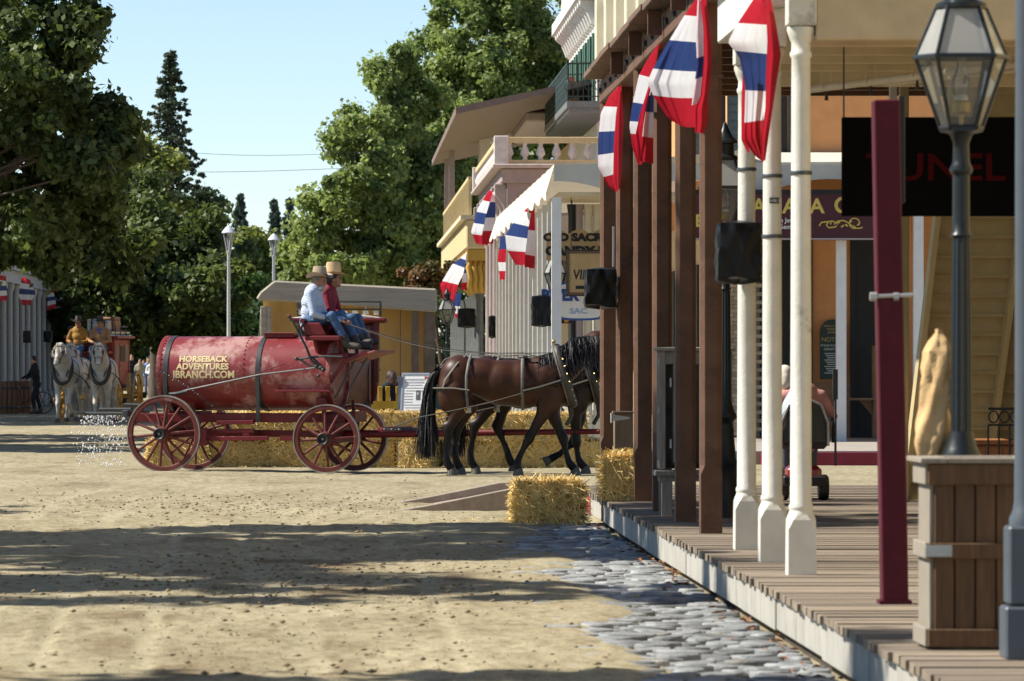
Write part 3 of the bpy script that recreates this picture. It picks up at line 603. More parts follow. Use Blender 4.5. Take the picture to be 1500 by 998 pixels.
def hinged_box():
    Y = 52.3; p0, p1 = at(900, 606, Y), at(927, 671, Y); m = mat('ply_brown', (.20, .15, .10), .8, .15, 5, grain=(6, 6, .7)); g = mat('hinge_grey', (.50, .51, .50), .45, .08, metal=.3)
    t = thing('hinged_box', 'small brown timber box with two white strap hinges above a hay bale', 'box', ((p0.x + p1.x) / 2, Y, p1.z)); w = p1.x - p0.x; h = p0.z - p1.z
    b = MB(); b.box((0, .1, h / 2), (w, .2, h)); b.build('body', m, t, bevel=.006); b = MB(); b.box((0, .09, h + .012), (w + .03, .24, .02)); b.build('lid', m, t)
    for z in (.035, h - .045):
        b = MB(); b.prism([(-w / 2 - .03, -.006, z - .028), (-w / 2 + .03, -.006, z - .028), (w / 2 - .03, -.006, z - .008), (w / 2 - .03, -.006, z + .008), (-w / 2 + .03, -.006, z + .028), (-w / 2 - .03, -.006, z + .028)], (0, .005, 0)); b.build('strap_hinge', g, t)
        b = MB(); b.tube([(-w / 2 - .03, -.012, z - .05), (-w / 2 - .03, -.012, z + .05)], .011, 8); b.build('hinge_pin', g, t)
hinged_box()
# ------------------------------------------------------------------ bunting
B_RED = mat('bunting_red', (.46, .016, .035), .75, .06, 8, trans=.45); B_WHITE = mat('bunting_white', (.74, .76, .80), .75, .03, 8, trans=.45); B_BLUE = mat('bunting_blue', (.03, .06, .20), .75, .06, 8, trans=.45)
def poly_at(pts, v):
    d = [0]
    for p, q in zip(pts, pts[1:]): d.append(d[-1] + math.hypot(q[0] - p[0], q[1] - p[1]))
    s = v * d[-1]
    for i in range(len(pts) - 1):
        if s <= d[i + 1] or i == len(pts) - 2:
            f = (s - d[i]) / max(d[i + 1] - d[i], 1e-6); return (pts[i][0] + (pts[i + 1][0] - pts[i][0]) * f, pts[i][1] + (pts[i + 1][1] - pts[i][1]) * f)
def cloth(b, Lp, Rp, Y, along, folds, amp, sag=0, bands=None, seed=0, nu=48, nv=40, bulge=0):
    rs = random.Random(seed); ph = [rs.uniform(0, 6) for _ in range(5)]
    bands = bands or [(.20, 0), (.42, 1), (.62, 2), (.82, 1), (2, 0)]
    def fn(u, v):
        l, r = poly_at(Lp, v), poly_at(Rp, v); px = l[0] + (r[0] - l[0]) * u; py = l[1] + (r[1] - l[1]) * u + sag * math.sin(math.pi * u) * v ** 3
        am = amp * (.25 + .75 * v); dy = .8 * am * (math.sin(2 * math.pi * folds * .6 * u + ph[0] + 1.3 * math.sin(3 * v + ph[1])) + .35 * math.sin(2 * math.pi * folds * 1.3 * u + ph[2] - 3 * v)) - bulge * math.sin(math.pi * u) * math.sin(math.pi * min(v * .9, 1))
        py += 1.2 * am / .05 * math.sin(2 * math.pi * folds * u + ph[3]) * (v > .9) * .6
        return at(px, py, Y + along * (u - .5) + dy)
    b.grid(fn, nu, nv, lambda u, v: next(k for lim, k in bands if v < lim))
def bunting(label, pieces, group):
    t = thing('bunting', label, 'bunting', (0, 0, 0), 0, group)
    for name, kw in pieces:
        b = MB(); cloth(b, **kw); b.build(name, [B_RED, B_WHITE, B_BLUE], t, smooth=80)
    return t
GB = 'red white and blue buntings'
RED = [(2, 0)]
bunting('small pleated bunting on the first brown post, beside the far street', [
    ('fan', dict(Lp=[(904, 128), (893, 140), (880, 166), (876, 205), (876, 245), (892, 275), (903, 281)], Rp=[(908, 126), (909, 150), (908, 190), (906, 230), (904, 281)], Y=53.6, along=.8, folds=4, amp=.05, seed=1)),
    ('edge_flap', dict(Lp=[(908, 126), (902, 170), (899, 215), (898, 262), (902, 282)], Rp=[(910, 125), (914, 175), (912, 225), (911, 255), (908, 277)], Y=53.2, along=.3, folds=2, amp=.03, seed=2, bands=RED))], GB)
bunting('narrow twisted bunting on the second brown post', [
    ('fan', dict(Lp=[(963, 66), (950, 85), (936, 110), (925, 160), (922, 185), (926, 215), (934, 241)], Rp=[(964, 67), (960, 100), (950, 150), (944, 200), (940, 241)], Y=47.1, along=.7, folds=3, amp=.05, seed=3, bands=[(.1, 0), (.28, 0), (.5, 1), (.66, 2), (.74, 1), (2, 0)])),
    ('edge_flap', dict(Lp=[(964, 66), (952, 120), (938, 165), (930, 200), (936, 241)], Rp=[(966, 66), (958, 110), (950, 145), (946, 175), (944, 196)], Y=46.7, along=.2, folds=2, amp=.03, seed=4, bands=RED)),
    ('tail', dict(Lp=[(950, 140), (943, 180), (937, 236)], Rp=[(958, 140), (957, 190), (957, 240)], Y=46.8, along=.4, folds=1.5, amp=.02, seed=5, bands=[(.25, 2), (.62, 1), (2, 0)]))], GB)
bunting('largest billowing bunting with a broad blue band, on the brown verandah', [
    ('fan', dict(Lp=[(1021, -4), (998, 30), (975, 68), (957, 100), (948, 120), (957, 141), (978, 172), (985, 178)], Rp=[(1025, -4), (1027, 40), (1030, 100), (1026, 150), (1021, 186)], Y=40.9, along=.9, folds=7, amp=.03, sag=4, seed=6, bulge=.2, bands=[(.14, 0), (.36, 1), (.57, 2), (.775, 1), (2, 0)])),
    ('edge_flap', dict(Lp=[(1026, -5), (1030, 40), (1031, 90), (1026, 140), (1018, 160), (1018, 194)], Rp=[(1034, -5), (1042, 60), (1043, 100), (1037, 150), (1036, 180), (1031, 196)], Y=40.4, along=.3, folds=2.5, amp=.035, seed=7, bands=RED)),
    ('inner_fold', dict(Lp=[(1022, 0), (1019, 50), (1021, 95), (1013, 155)], Rp=[(1030, 0), (1033, 60), (1032, 110), (1030, 148)], Y=40.5, along=.2, folds=2, amp=.03, seed=8, bands=[(.55, 1), (.75, 2), (2, 1)]))], GB)
bunting('long narrow bunting between the white columns of the near canopy', [
    ('fan', dict(Lp=[(1107, -6), (1080, 35), (1066, 62), (1083, 84), (1092, 130), (1091, 165), (1089, 205), (1105, 228), (1117, 237)], Rp=[(1122, -6), (1124, 40), (1124, 90), (1121, 140), (1116, 180), (1119, 237)], Y=35.0, along=.8, folds=5, amp=.05, seed=9, bands=[(.17, 0), (.36, 1), (.57, 2), (.75, 1), (2, 0)])),
    ('edge_flap', dict(Lp=[(1121, -6), (1124, 60), (1122, 110), (1121, 160), (1114, 200), (1116, 237)], Rp=[(1128, -6), (1136, 30), (1144, 80), (1137, 125), (1131, 165), (1121, 235)], Y=34.6, along=.3, folds=2, amp=.035, seed=10, bands=RED)),
    ('back_flap', dict(Lp=[(1088, 100), (1086, 150), (1086, 205), (1094, 222)], Rp=[(1096, 100), (1097, 150), (1096, 200), (1098, 225)], Y=35.2, along=.2, folds=1.5, amp=.02, seed=11, bands=RED))], GB)
# ------------------------------------------------------------------ trees
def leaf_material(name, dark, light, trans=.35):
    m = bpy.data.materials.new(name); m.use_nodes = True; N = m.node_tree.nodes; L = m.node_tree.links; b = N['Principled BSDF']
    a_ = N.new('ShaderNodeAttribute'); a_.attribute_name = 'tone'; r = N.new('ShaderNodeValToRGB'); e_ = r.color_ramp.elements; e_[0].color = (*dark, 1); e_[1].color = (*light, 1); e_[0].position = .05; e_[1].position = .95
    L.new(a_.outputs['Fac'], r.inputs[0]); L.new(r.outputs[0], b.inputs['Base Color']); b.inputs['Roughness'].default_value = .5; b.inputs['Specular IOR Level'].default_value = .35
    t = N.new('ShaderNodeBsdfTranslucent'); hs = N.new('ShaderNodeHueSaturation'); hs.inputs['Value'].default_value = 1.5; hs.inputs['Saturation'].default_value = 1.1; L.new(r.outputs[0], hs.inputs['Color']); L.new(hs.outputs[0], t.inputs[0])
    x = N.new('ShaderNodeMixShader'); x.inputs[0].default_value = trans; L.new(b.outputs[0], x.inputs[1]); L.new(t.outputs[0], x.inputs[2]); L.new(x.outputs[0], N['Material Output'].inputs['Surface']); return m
M_BARK = mat('bark', (.10, .075, .055), .9, .25, 5, bump=.6, grain=(3, 3, .6))
def leaves(centres, n, crad, size, rs, flat=.8, up=.35):
    """leaf blades spread round clump centres; every blade a bent quad"""
    k = len(centres); ci = rs.randint(0, k, n); d = rs.normal(size=(n, 3)); d /= np.linalg.norm(d, axis=1)[:, None] + 1e-9
    rad = crad[ci] * np.abs(.62 + .3 * rs.normal(size=n)); P = centres[ci] + d * rad[:, None] * np.array([1, 1, flat])
    nrm = d * .55 + rs.normal(size=(n, 3)) * .62; nrm[:, 2] += up; nrm /= np.linalg.norm(nrm, axis=1)[:, None]
    t = np.cross(nrm, rs.normal(size=(n, 3))); t /= np.linalg.norm(t, axis=1)[:, None] + 1e-9; bt = np.cross(nrm, t)
    s = size * (.55 + .9 * rs.rand(n))[:, None]
    V = np.stack([P - t * s * .5, P - bt * s * .36 + nrm * s * .08, P + t * s * .55, P + bt * s * .36 + nrm * s * .08], 1).reshape(-1, 3)
    tone = np.clip(.5 + .2 * rs.normal(size=k)[ci] + .16 * rs.normal(size=n), 0, 1)
    return V, np.arange(4 * n).reshape(n, 4), np.repeat(tone, 4)
def lobed_clumps(lobes, per, rs, crad):
    C = []; Rr = []
    for (c, r) in lobes:
        c = np.array(c); r = np.array(r); n = max(6, int(2.1 * per * (r[0] * r[2]) ** .95)); d = rs.normal(size=(n, 3)); d /= np.linalg.norm(d, axis=1)[:, None]
        rad = rs.rand(n) ** .45 * (1.06 + .2 * rs.normal(size=n)); C.append(c + d * rad[:, None] * r); Rr.append(crad * (.35 + .75 * rs.rand(n) ** 1.5))
    return np.concatenate(C), np.concatenate(Rr)
def tree(name, label, base, lobes, n, size, m, seed, per=3.0, crad=.9, trunk=.3, group=None, cat='tree', up=.35, fork=.4, limbs=1.0):
    rs = np.random.RandomState(seed); t = thing(name, label, cat, (base[0], base[1], 0), 0, group); o = np.array([base[0], base[1], 0])
    lob = [(np.array(c) - o, r) for c, r in lobes]
    C, cr = lobed_clumps(lob, per, rs, crad); V, Q, tone = leaves(C, n, cr, size, rs, up=up)
    link('crown', np_mesh('crown', V, Q, m, tone), t)
    b = MB(); top = np.mean([c for c, r in lob], axis=0); zf = top[2] * fork; mid = Vector((top[0] * .25, top[1] * .25, zf))
    b.tube([(0, 0, -.2), (0.02, 0, zf * .15), mid * .6 + Vector((.06, .0, 0)), mid, Vector(top)], [trunk * 1.35, trunk * 1.05, trunk * .9, trunk * .8, trunk * .2], 10); tr = b.build('trunk', M_BARK, t, smooth=60)
    for c, r in lob:
        e_ = Vector(c); b = MB(); q = mid.lerp(e_, .5) + Vector((0, 0, .12 * (e_ - mid).length)); b.tube([mid, q, e_], [trunk * .55 * limbs, trunk * .38 * limbs, trunk * .12 * limbs], 7); b.build('limb', M_BARK, tr, smooth=60)
        for j in range(4):
            d = Vector(rs.normal(size=3)).normalized(); b = MB(); w = e_ + Vector((d.x * r[0], d.y * r[1], abs(d.z) * r[2])) * .85; b.tube([q.lerp(e_, .4 + .15 * j), (e_ + w) / 2, w], [trunk * .16 * limbs, trunk * .1 * limbs, trunk * .03], 5); b.build('branch', M_BARK, tr)
    return t
def lob_px(L, Y):                                     # crown lobes sized as they stand at depth Y
    k = Y / FPX; return [((at(px, py, Y + dy).x, Y + dy, at(px, py, Y + dy).z), (rx * k, rx * k * .9, ry * k)) for px, py, rx, ry, dy in L]
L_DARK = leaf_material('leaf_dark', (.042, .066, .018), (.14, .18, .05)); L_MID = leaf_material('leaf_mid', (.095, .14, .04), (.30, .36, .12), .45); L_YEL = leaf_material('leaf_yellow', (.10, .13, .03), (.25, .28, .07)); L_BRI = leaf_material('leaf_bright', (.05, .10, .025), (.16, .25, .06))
L_CON = leaf_material('needle', (.028, .050, .030), (.085, .115, .06), .15); L_FAR = leaf_material('needle_far', (.035, .06, .045), (.075, .11, .08), .15); L_RED = leaf_material('leaf_reddish', (.09, .09, .03), (.25, .14, .07))
GT = 'leafy street trees'
# big tree at the left edge
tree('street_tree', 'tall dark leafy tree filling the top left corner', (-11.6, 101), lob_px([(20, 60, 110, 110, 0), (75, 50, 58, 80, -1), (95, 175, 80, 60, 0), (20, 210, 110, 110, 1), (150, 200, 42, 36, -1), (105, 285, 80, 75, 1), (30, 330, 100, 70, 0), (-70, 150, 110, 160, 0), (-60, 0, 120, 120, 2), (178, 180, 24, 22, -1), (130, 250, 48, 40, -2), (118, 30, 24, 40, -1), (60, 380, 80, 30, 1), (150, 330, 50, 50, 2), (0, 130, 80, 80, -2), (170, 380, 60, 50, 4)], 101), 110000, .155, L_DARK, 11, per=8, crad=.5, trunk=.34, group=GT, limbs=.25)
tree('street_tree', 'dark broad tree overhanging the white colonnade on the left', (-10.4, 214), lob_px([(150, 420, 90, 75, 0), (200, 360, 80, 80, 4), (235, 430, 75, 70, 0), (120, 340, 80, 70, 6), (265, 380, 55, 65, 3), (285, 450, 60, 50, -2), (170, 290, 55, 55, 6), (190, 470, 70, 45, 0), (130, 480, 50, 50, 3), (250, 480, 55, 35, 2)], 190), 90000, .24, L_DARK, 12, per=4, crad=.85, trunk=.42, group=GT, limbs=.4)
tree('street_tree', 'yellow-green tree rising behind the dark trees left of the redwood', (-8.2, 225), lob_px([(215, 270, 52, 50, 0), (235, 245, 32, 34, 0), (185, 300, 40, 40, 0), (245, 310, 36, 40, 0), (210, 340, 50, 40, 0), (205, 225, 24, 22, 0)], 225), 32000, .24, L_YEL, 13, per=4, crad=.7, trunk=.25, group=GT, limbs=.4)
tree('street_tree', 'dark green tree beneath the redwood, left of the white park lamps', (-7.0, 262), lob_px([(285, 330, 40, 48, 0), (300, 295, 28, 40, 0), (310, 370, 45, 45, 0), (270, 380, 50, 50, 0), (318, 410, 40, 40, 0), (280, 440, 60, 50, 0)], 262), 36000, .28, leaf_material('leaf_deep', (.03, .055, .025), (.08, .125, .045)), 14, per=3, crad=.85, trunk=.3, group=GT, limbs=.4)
tree('street_tree', 'bright green low tree left of the wooden booth', (-4.9, 190), lob_px([(310, 440, 42, 34, 0), (345, 445, 34, 32, 1), (285, 475, 45, 28, 0), (330, 480, 50, 30, 0), (358, 480, 28, 26, 0)], 190), 30000, .19, L_BRI, 15, per=4, crad=.6, trunk=.16, group=GT, limbs=.4)
tree('street_tree', 'rounded olive tree behind the white park lamps', (-5.2, 345), lob_px([(375, 365, 36, 34, 0), (350, 395, 36, 34, 0), (395, 390, 36, 34, 0), (372, 410, 55, 34, 0), (420, 400, 40, 30, 5), (335, 430, 40, 30, 0), (400, 440, 60, 40, 0)], 345), 30000, .36, L_YEL, 16, per=2.4, crad=1.1, trunk=.3, group=GT, limbs=.4)
# the large plane trees behind the right-hand buildings
tree('plane_tree', 'huge sunlit plane tree towering behind the right-hand balconies', (8.2, 236), lob_px([(735, 40, 90, 66, 0), (700, 105, 80, 66, -3), (785, 110, 65, 75, 2), (660, 60, 44, 48, -2), (745, 175, 100, 75, 0), (680, 200, 85, 70, -4), (815, 70, 34, 66, 3), (645, 140, 50, 56, -3), (790, 215, 75, 60, 2), (700, 275, 95, 70, -2), (760, 290, 85, 70, 2), (720, 350, 85, 70, 0), (700, -20, 60, 45, 0), (780, -5, 55, 45, 2), (640, 240, 50, 60, -3), (655, 330, 60, 70, -2)], 236), 150000, .235, L_MID, 17, per=3.4, crad=.95, trunk=.5, fork=.35, limbs=.35)
tree('plane_tree', 'sunlit leafy plane tree left of the tallest one, above the wooden booth', (2.6, 222), lob_px([(570, 165, 46, 60, 0), (540, 215, 48, 44, -2), (600, 235, 66, 66, 2), (522, 270, 60, 54, -3), (585, 310, 80, 70, 0), (495, 325, 62, 52, -2), (462, 350, 48, 46, 0), (540, 370, 85, 55, -2), (625, 340, 66, 66, 2), (480, 395, 62, 45, 0), (600, 395, 66, 50, 0), (556, 115, 24, 26, 0), (508, 185, 30, 32, 0), (612, 150, 38, 56, 2), (640, 270, 46, 66, 3), (440, 385, 30, 35, 0), (590, 95, 22, 28, 1), (430, 420, 40, 30, 2)], 222), 150000, .225, L_MID, 18, per=3.4, crad=.85, trunk=.45, fork=.3, limbs=.35)
tree('crepe_myrtle', 'small reddish-green tree at the right end of the booth roof', (3.3, 165), lob_px([(632, 395, 30, 22, 0), (612, 410, 22, 16, 0), (650, 410, 18, 16, 0), (625, 430, 36, 24, 0)], 165), 14000, .13, L_RED, 19, per=6, crad=.4, trunk=.08, limbs=.5)
# shade trees that stand left of the frame and darken the street
SHADE = [(-9.8, 47.6, 3.3, 24, 52000, 'leafy street tree left of the frame whose shade crosses the middle of the street'), (-10.2, 39.2, 3.0, 12, 22000, 'thin-crowned street tree left of the frame, nearer than the first shade tree'), (-9.3, 21.8, 4.6, 24, 52000, 'leafy street tree left of the frame whose shade darkens the nearest dirt'), (-12.2, 58.0, 1.3, 6, 9000, 'slender street tree left of the frame opposite the kerb ramp'), (-16.2, 103.0, 9.0, 30, 36000, 'spreading street tree left of the frame opposite the white horses'), (-17.0, 146.0, 15.0, 60, 60000, 'spreading street tree left of the frame shading the far stagecoach'), (-16.5, 185.0, 20.0, 60, 60000, 'spreading street tree left of the frame shading the colonnade')]
for k, (x, y, ry, nl, n, lb) in enumerate(SHADE):
    rr = np.random.RandomState(40 + k); lobes = []; far = k > 3
    for q in range(nl):
        lobes.append(((x + rr.uniform(-1, 1) * (1.2 if k == 3 else 2.6 if k == 2 else 3.6), y + rr.uniform(-1, 1) * ry * 1.15, rr.uniform(*((4, 7.6) if k == 3 else (5.0, 10.3) if k == 2 else (6.0, 12 if far else 13.2)))), (2.2, 2.2, 1.5) if far else (1.7, 1.5, 1.25)))
    for q in range(0 if k == 3 else nl // 3):
        lobes.append(((x + rr.uniform(1.5, 4.4), y + rr.uniform(-1, 1) * ry, rr.uniform(4.4, 7.0)), (1.5, 1.4, .9)))
    tree('street_tree', lb, (x, y), lobes, n, .40 if far else .24, L_DARK, 50 + k, per=1.7, crad=.85, trunk=.32, group='trees beside the street out of view', limbs=.5)
# conifers
def conifer(label, x, Y, z0, z1, rmax, n, size, m, seed, sparse=.0):
    rs = np.random.RandomState(seed); t = thing('redwood' if rmax > 1.6 else 'fir_tree', label, 'conifer', (x, Y, 0), 0, 'conifers'); C = []; Rr = []; b = MB(); H = z1 - z0
    b.tube([(0, 0, 0), (0, 0, z1 * .5), (0, 0, z1)], [rmax * .09, rmax * .06, .02], 8); tr = b.build('trunk', M_BARK, t, smooth=60); lay = int(H / .42) + 4
    for i in range(lay):
        z = z0 + H * (i / lay); r = rmax * (1 - i / lay) ** .95 * (.75 + .4 * rs.rand()) + .12; nb = 12
        for j in range(nb):
            if rs.rand() < sparse: continue
            an = rs.rand() * 6.28; L_ = r * (.72 + .33 * rs.rand())
            for s_ in np.linspace(.18, 1, max(3, int(L_ / .35))): C.append((math.cos(an) * L_ * s_, math.sin(an) * L_ * s_, z - L_ * s_ * .22 + .1 * rs.normal())); Rr.append(.19 * (1.15 - .5 * s_) + .05)
            bb = None
            if j < 3 and i % 2 == 0:
                bb = MB(); bb.tube([(0, 0, z), (math.cos(an) * L_ * .9, math.sin(an) * L_ * .9, z - L_ * .18)], [.05, .012], 5); bb.build('branch', M_BARK, tr)
    V, Q, tone = leaves(np.array(C), n, np.array(Rr), size, rs, flat=.5, up=.2); link('crown', np_mesh('crown', V, Q, m, tone), t); return t
p = at(250, 72, 260); conifer('tall feathery redwood standing above the dark trees on the left', p.x, 260, 4, p.z, 3.9, 40000, .17, L_CON, 21, .38)
for px, py, Y, r, lb in ((352, 284, 420, 2.2, 'leftmost small far fir tree behind the white park lamps'), (402, 290, 410, 2.1, 'middle small far fir tree between the park lamp and the plane tree'), (424, 288, 430, 2.0, 'rightmost small far fir tree half hidden by the plane tree')):
    p = at(px, py, Y); conifer(lb, p.x, Y, 3, p.z, r, 7000, .32, L_FAR, px, .05)
def far_wood():
    rs = np.random.RandomState(77); C = []; Rr = []
    for i in range(900):
        x = rs.uniform(-34, 34); z = rs.rand() * (6.4 + 1.6 * math.sin(x * .35) + 1.0 * math.sin(x * .9 + 1)); C.append((x, 330 + rs.uniform(-6, 8), z)); Rr.append(1.4)
    V, Q, tone = leaves(np.array(C), 50000, np.array(Rr), .55, rs)
    o = link('far_wood', np_mesh('far_wood', V, Q, leaf_material('leaf_far', (.025, .05, .022), (.07, .11, .045)), tone)); struct(tag(o, 'mass of far dark trees closing the end of the street', 'woodland'), 'stuff')
far_wood()
# ------------------------------------------------------------------ far block on the right
M_AWN = mat('awning_canvas', (.66, .62, .51), .8, .06, 3, bump=.1, trans=.12); M_ORANGE = mat('orange_render', (.60, .27, .10), .8, .06, 4); M_LILAC = mat('lilac_paint', (.36, .295, .28), .6, .06, 5); M_YELL = mat('buff_paint', (.62, .50, .27), .6, .06, 5); M_GOLD = mat('ochre_paint', (.48, .29, .05), .6, .08, 6)
M_SIGNR = mat('sign_maroon', (.06, .008, .014), .5, .1); M_SIGNG = mat('sign_gold', (.62, .45, .09), .5, .1); M_DARKW = mat('dark_interior', (.012, .011, .010), .6, .2); M_BRICKB = mat('pale_brick', (.42, .35, .26), .85, .12, 8, rnd=.25)
b = MB(); b.b2(3.45, 20, 80.6, 200, -.05, .22); struct(b.build('far_pavement', mat('far_pavement', (.33, .29, .24), .9, .12, 3)))
b = MB(); b.b2(6.6, 20, 80.3, 80.59, -.05, .20); tag(b.build('red_step', mat('red_step', (.22, .02, .035), .7, .1)), 'long red painted step along the far boardwalk', 'step')
def corner_shop():
    t = thing('corner_shop', 'orange corner shop across the street with a wrap-around cream canvas awning on white posts', 'building')
    Y0, Y1, X0 = 90.0, 123.5, 3.74; zt, zb = 5.10, 4.50
    # walls
    b = MB(); b.b2(7.4, 20, 94.6, 123, .22, 8.4); w = b.build('wall', M_ORANGE, t)
    b = MB(); b.b2(7.2, 20.2, 94.4, 123.2, 8.4, 8.7); b.build('roof_cornice', M_LILAC, t)
    # awning: sloping top and hanging scalloped valance on both street sides
    def top_side(u, v): return (X0 + (7.4 - X0) * v, Y0 + (Y1 - Y0) * u - (0 if u > .001 else 0), zt + .28 * v - .03 * math.sin(math.pi * v) + .012 * math.sin(u * 90))
    b = MB(); b.grid(top_side, 60, 6); b.build('awning_top', M_AWN, t, smooth=60)
    b = MB(); b.grid(lambda u, v: (7.4 + 11 * u, Y0 + (94.6 - Y0) * v, zt + .40 * v - .03 * math.sin(math.pi * v)), 40, 6); b.build('awning_top', M_AWN, t, smooth=60)
    b = MB(); b.grid(lambda u, v: (X0 + .01 + .03 * math.sin(u * 75) * v - .16 * v, Y0 + (Y1 - Y0) * u, zt - v * (.52 + .10 * abs(math.sin(u * math.pi * 22)))), 220, 6); b.build('street_valance', M_AWN, t, smooth=60)
    b = MB(); b.grid(lambda u, v: (X0 + 15 * u, Y0 + .01 + .02 * math.sin(u * 60) * v, zt - v * (.30 + .30 * (1 - abs(math.sin(u * math.pi * 6.2 + 1.57)) ** .8)) + .12 * u), 200, 6); b.build('front_valance', mat('awning_grey', (.50, .50, .44), .8, .08, 2, trans=.12), t, smooth=60)
    # posts along the street
    pb = MB(); pb.box((0, 0, 2.15), (.17, .17, 4.3)); pm = pb.mesh('awning_post', M_WHITE)
    for i, y in enumerate(list(np.arange(92.4, 123.6, 2.35))):
        o = link('awning_post', pm, t); o.location = (X0 + .06, y, .22)
    for px in (815, 912, 1232, 1345):
        o = link('awning_post', pm, t); o.location = (at(px, 0, Y0 + .15).x, Y0 + .15, .22)
    b = MB(); b.b2(X0 + .1, 20, Y0 + .35, 94.5, 4.55, 4.62); b.build('soffit', mat('soffit_cream', (.62, .53, .36), .7, .05), t)
    # openings on the wall that faces the cross street
    Yw = 94.58
    def opening(px0, px1, py0, py1, name, m, proud=.03):
        p, q = at(px0, py0, Yw), at(px1, py1, Yw); o = MB(); o.b2(p.x, q.x, Yw - proud, Yw + .005, max(q.z, .22), p.z); return o.build(name, m, t)
    d = opening(1252, 1300, 352, 690, 'door', M_DARKW); opening(1100, 1186, 352, 690, 'shop_window', M_DARKW)
    for px in (1186, 1249, 1302):
        b = MB(); x = at(px, 0, Yw).x; b.b2(x - .05, x + .05, Yw - .06, Yw + .002, .22, 4.4); b.build('door_frame', M_DARKW, t)
    for px in (1150,):
        b = MB(); x = at(px, 0, Yw).x; b.b2(x - .3, x + .3, Yw - .05, Yw + .002, .22, 1.0); b.build('stall_riser', mat('wood_panel', (.24, .13, .06), .6, .15, 5), t)
    b = MB(); x = at(1215, 0, Yw).x; b.b2(x - .42, x + .40, Yw - .045, Yw + .002, .22, 1.25); b.build('wainscot', mat('wood_panel', (.24, .13, .06), .6, .15, 5), t)
    # brick pier seen between the posts
    bm = MB(); bm.box((0, 0, 0), (.205, .06, .068)); me = bm.mesh('brick', M_BRICKB); x0 = at(1060, 0, Yw).x
    pier = MB(); pier.b2(x0 - .02, x0 + .66, Yw - .05, Yw, .22, 4.4); pr = pier.build('brick_pier', mat('mortar', (.2, .17, .13), .9), t)
    for r in range(52):
        for c in range(3):
            o = link('brick', me, pr); o.location = (x0 + .11 + c * .215 + (.1 if r % 2 else 0) - .04, Yw - .055, .3 + r * .078)
    # upper windows with shutters
    for px in (1050, 1140):
        p = at(px, 200, Yw); b = MB(); b.b2(p.x - .16, p.x + .16, Yw - .02, Yw + .01, 5.3, 6.9); ww = b.build('upper_window', M_DARKW, t)
        for s_ in (-1, 1):
            b = MB(); b.b2(p.x + s_ * .30 - .11, p.x + s_ * .30 + .11, Yw - .05, Yw - .005, 5.3, 6.9); sh = b.build('shutter', mat('shutter_slate', (.05, .07, .075), .6), ww)
            for k in range(10):
                b = MB(); b.b2(p.x + s_ * .30 - .09, p.x + s_ * .30 + .09, Yw - .065, Yw - .051, 5.36 + k * .15, 5.46 + k * .15); b.build('slat', mat('shutter_slate', (.05, .07, .075), .6), sh)
        b = MB(); b.b2(p.x - .4, p.x + .4, Yw - .12, Yw - .001, 5.18, 5.28); b.build('sill', M_ORANGE, ww)
    # bow of darker trim below the awning top
    b = MB(); b.b2(7.4, 20, Yw - .04, Yw - .001, 5.22, 5.34); b.build('string_course', M_LILAC, t)
    # shop front on the street side, back in the shade
    b = MB(); b.b2(7.3, 7.395, 95, 122.8, .22, 4.5); b.build('street_front', mat('cream_front', (.55, .45, .28), .7, .06), t)
    for i in range(7):
        y = 97 + i * 3.7; b = MB(); b.b2(7.26, 7.298, y, y + 1.9, .4, 3.6); b.build('street_window', M_DARKW, t)
    # second half of the shade below the awning: cream columns of the corner entrance
    for px, c in ((848, M_LILAC), (862, M_CREAM), (875, M_CREAM), (838, M_DARKW)):
        x = at(px, 0, 93.5).x; b = MB(); b.lathe([(.10, .22), (.10, .6), (.075, .65), (.07, 4.3), (.10, 4.5)], 12, (x, 93.5, 0)); b.build('entrance_column', c, t, smooth=40)
corner_shop()
def hanging_board(name, label, px0, py0, px1, py1, Y, m, group=None):
    p, q = at(px0, py0, Y), at(px1, py1, Y); t = thing(name, label, 'sign', ((p.x + q.x) / 2, Y, q.z), 0, group); w, h = q.x - p.x, p.z - q.z
    if m is not None:
        b = MB(); b.box((0, 0, h / 2), (w, .05, h)); b.build('board', m, t, bevel=.005)
    for s_ in (-1, 1):
        b = MB(); b.tube([(s_ * w * .4, 0, h), (s_ * w * .4, 0, 4.56 - q.z)], .008, 5); b.build('hanger', M_BLACKI, t)
    return t, w, h, (p.x + q.x) / 2, q.z
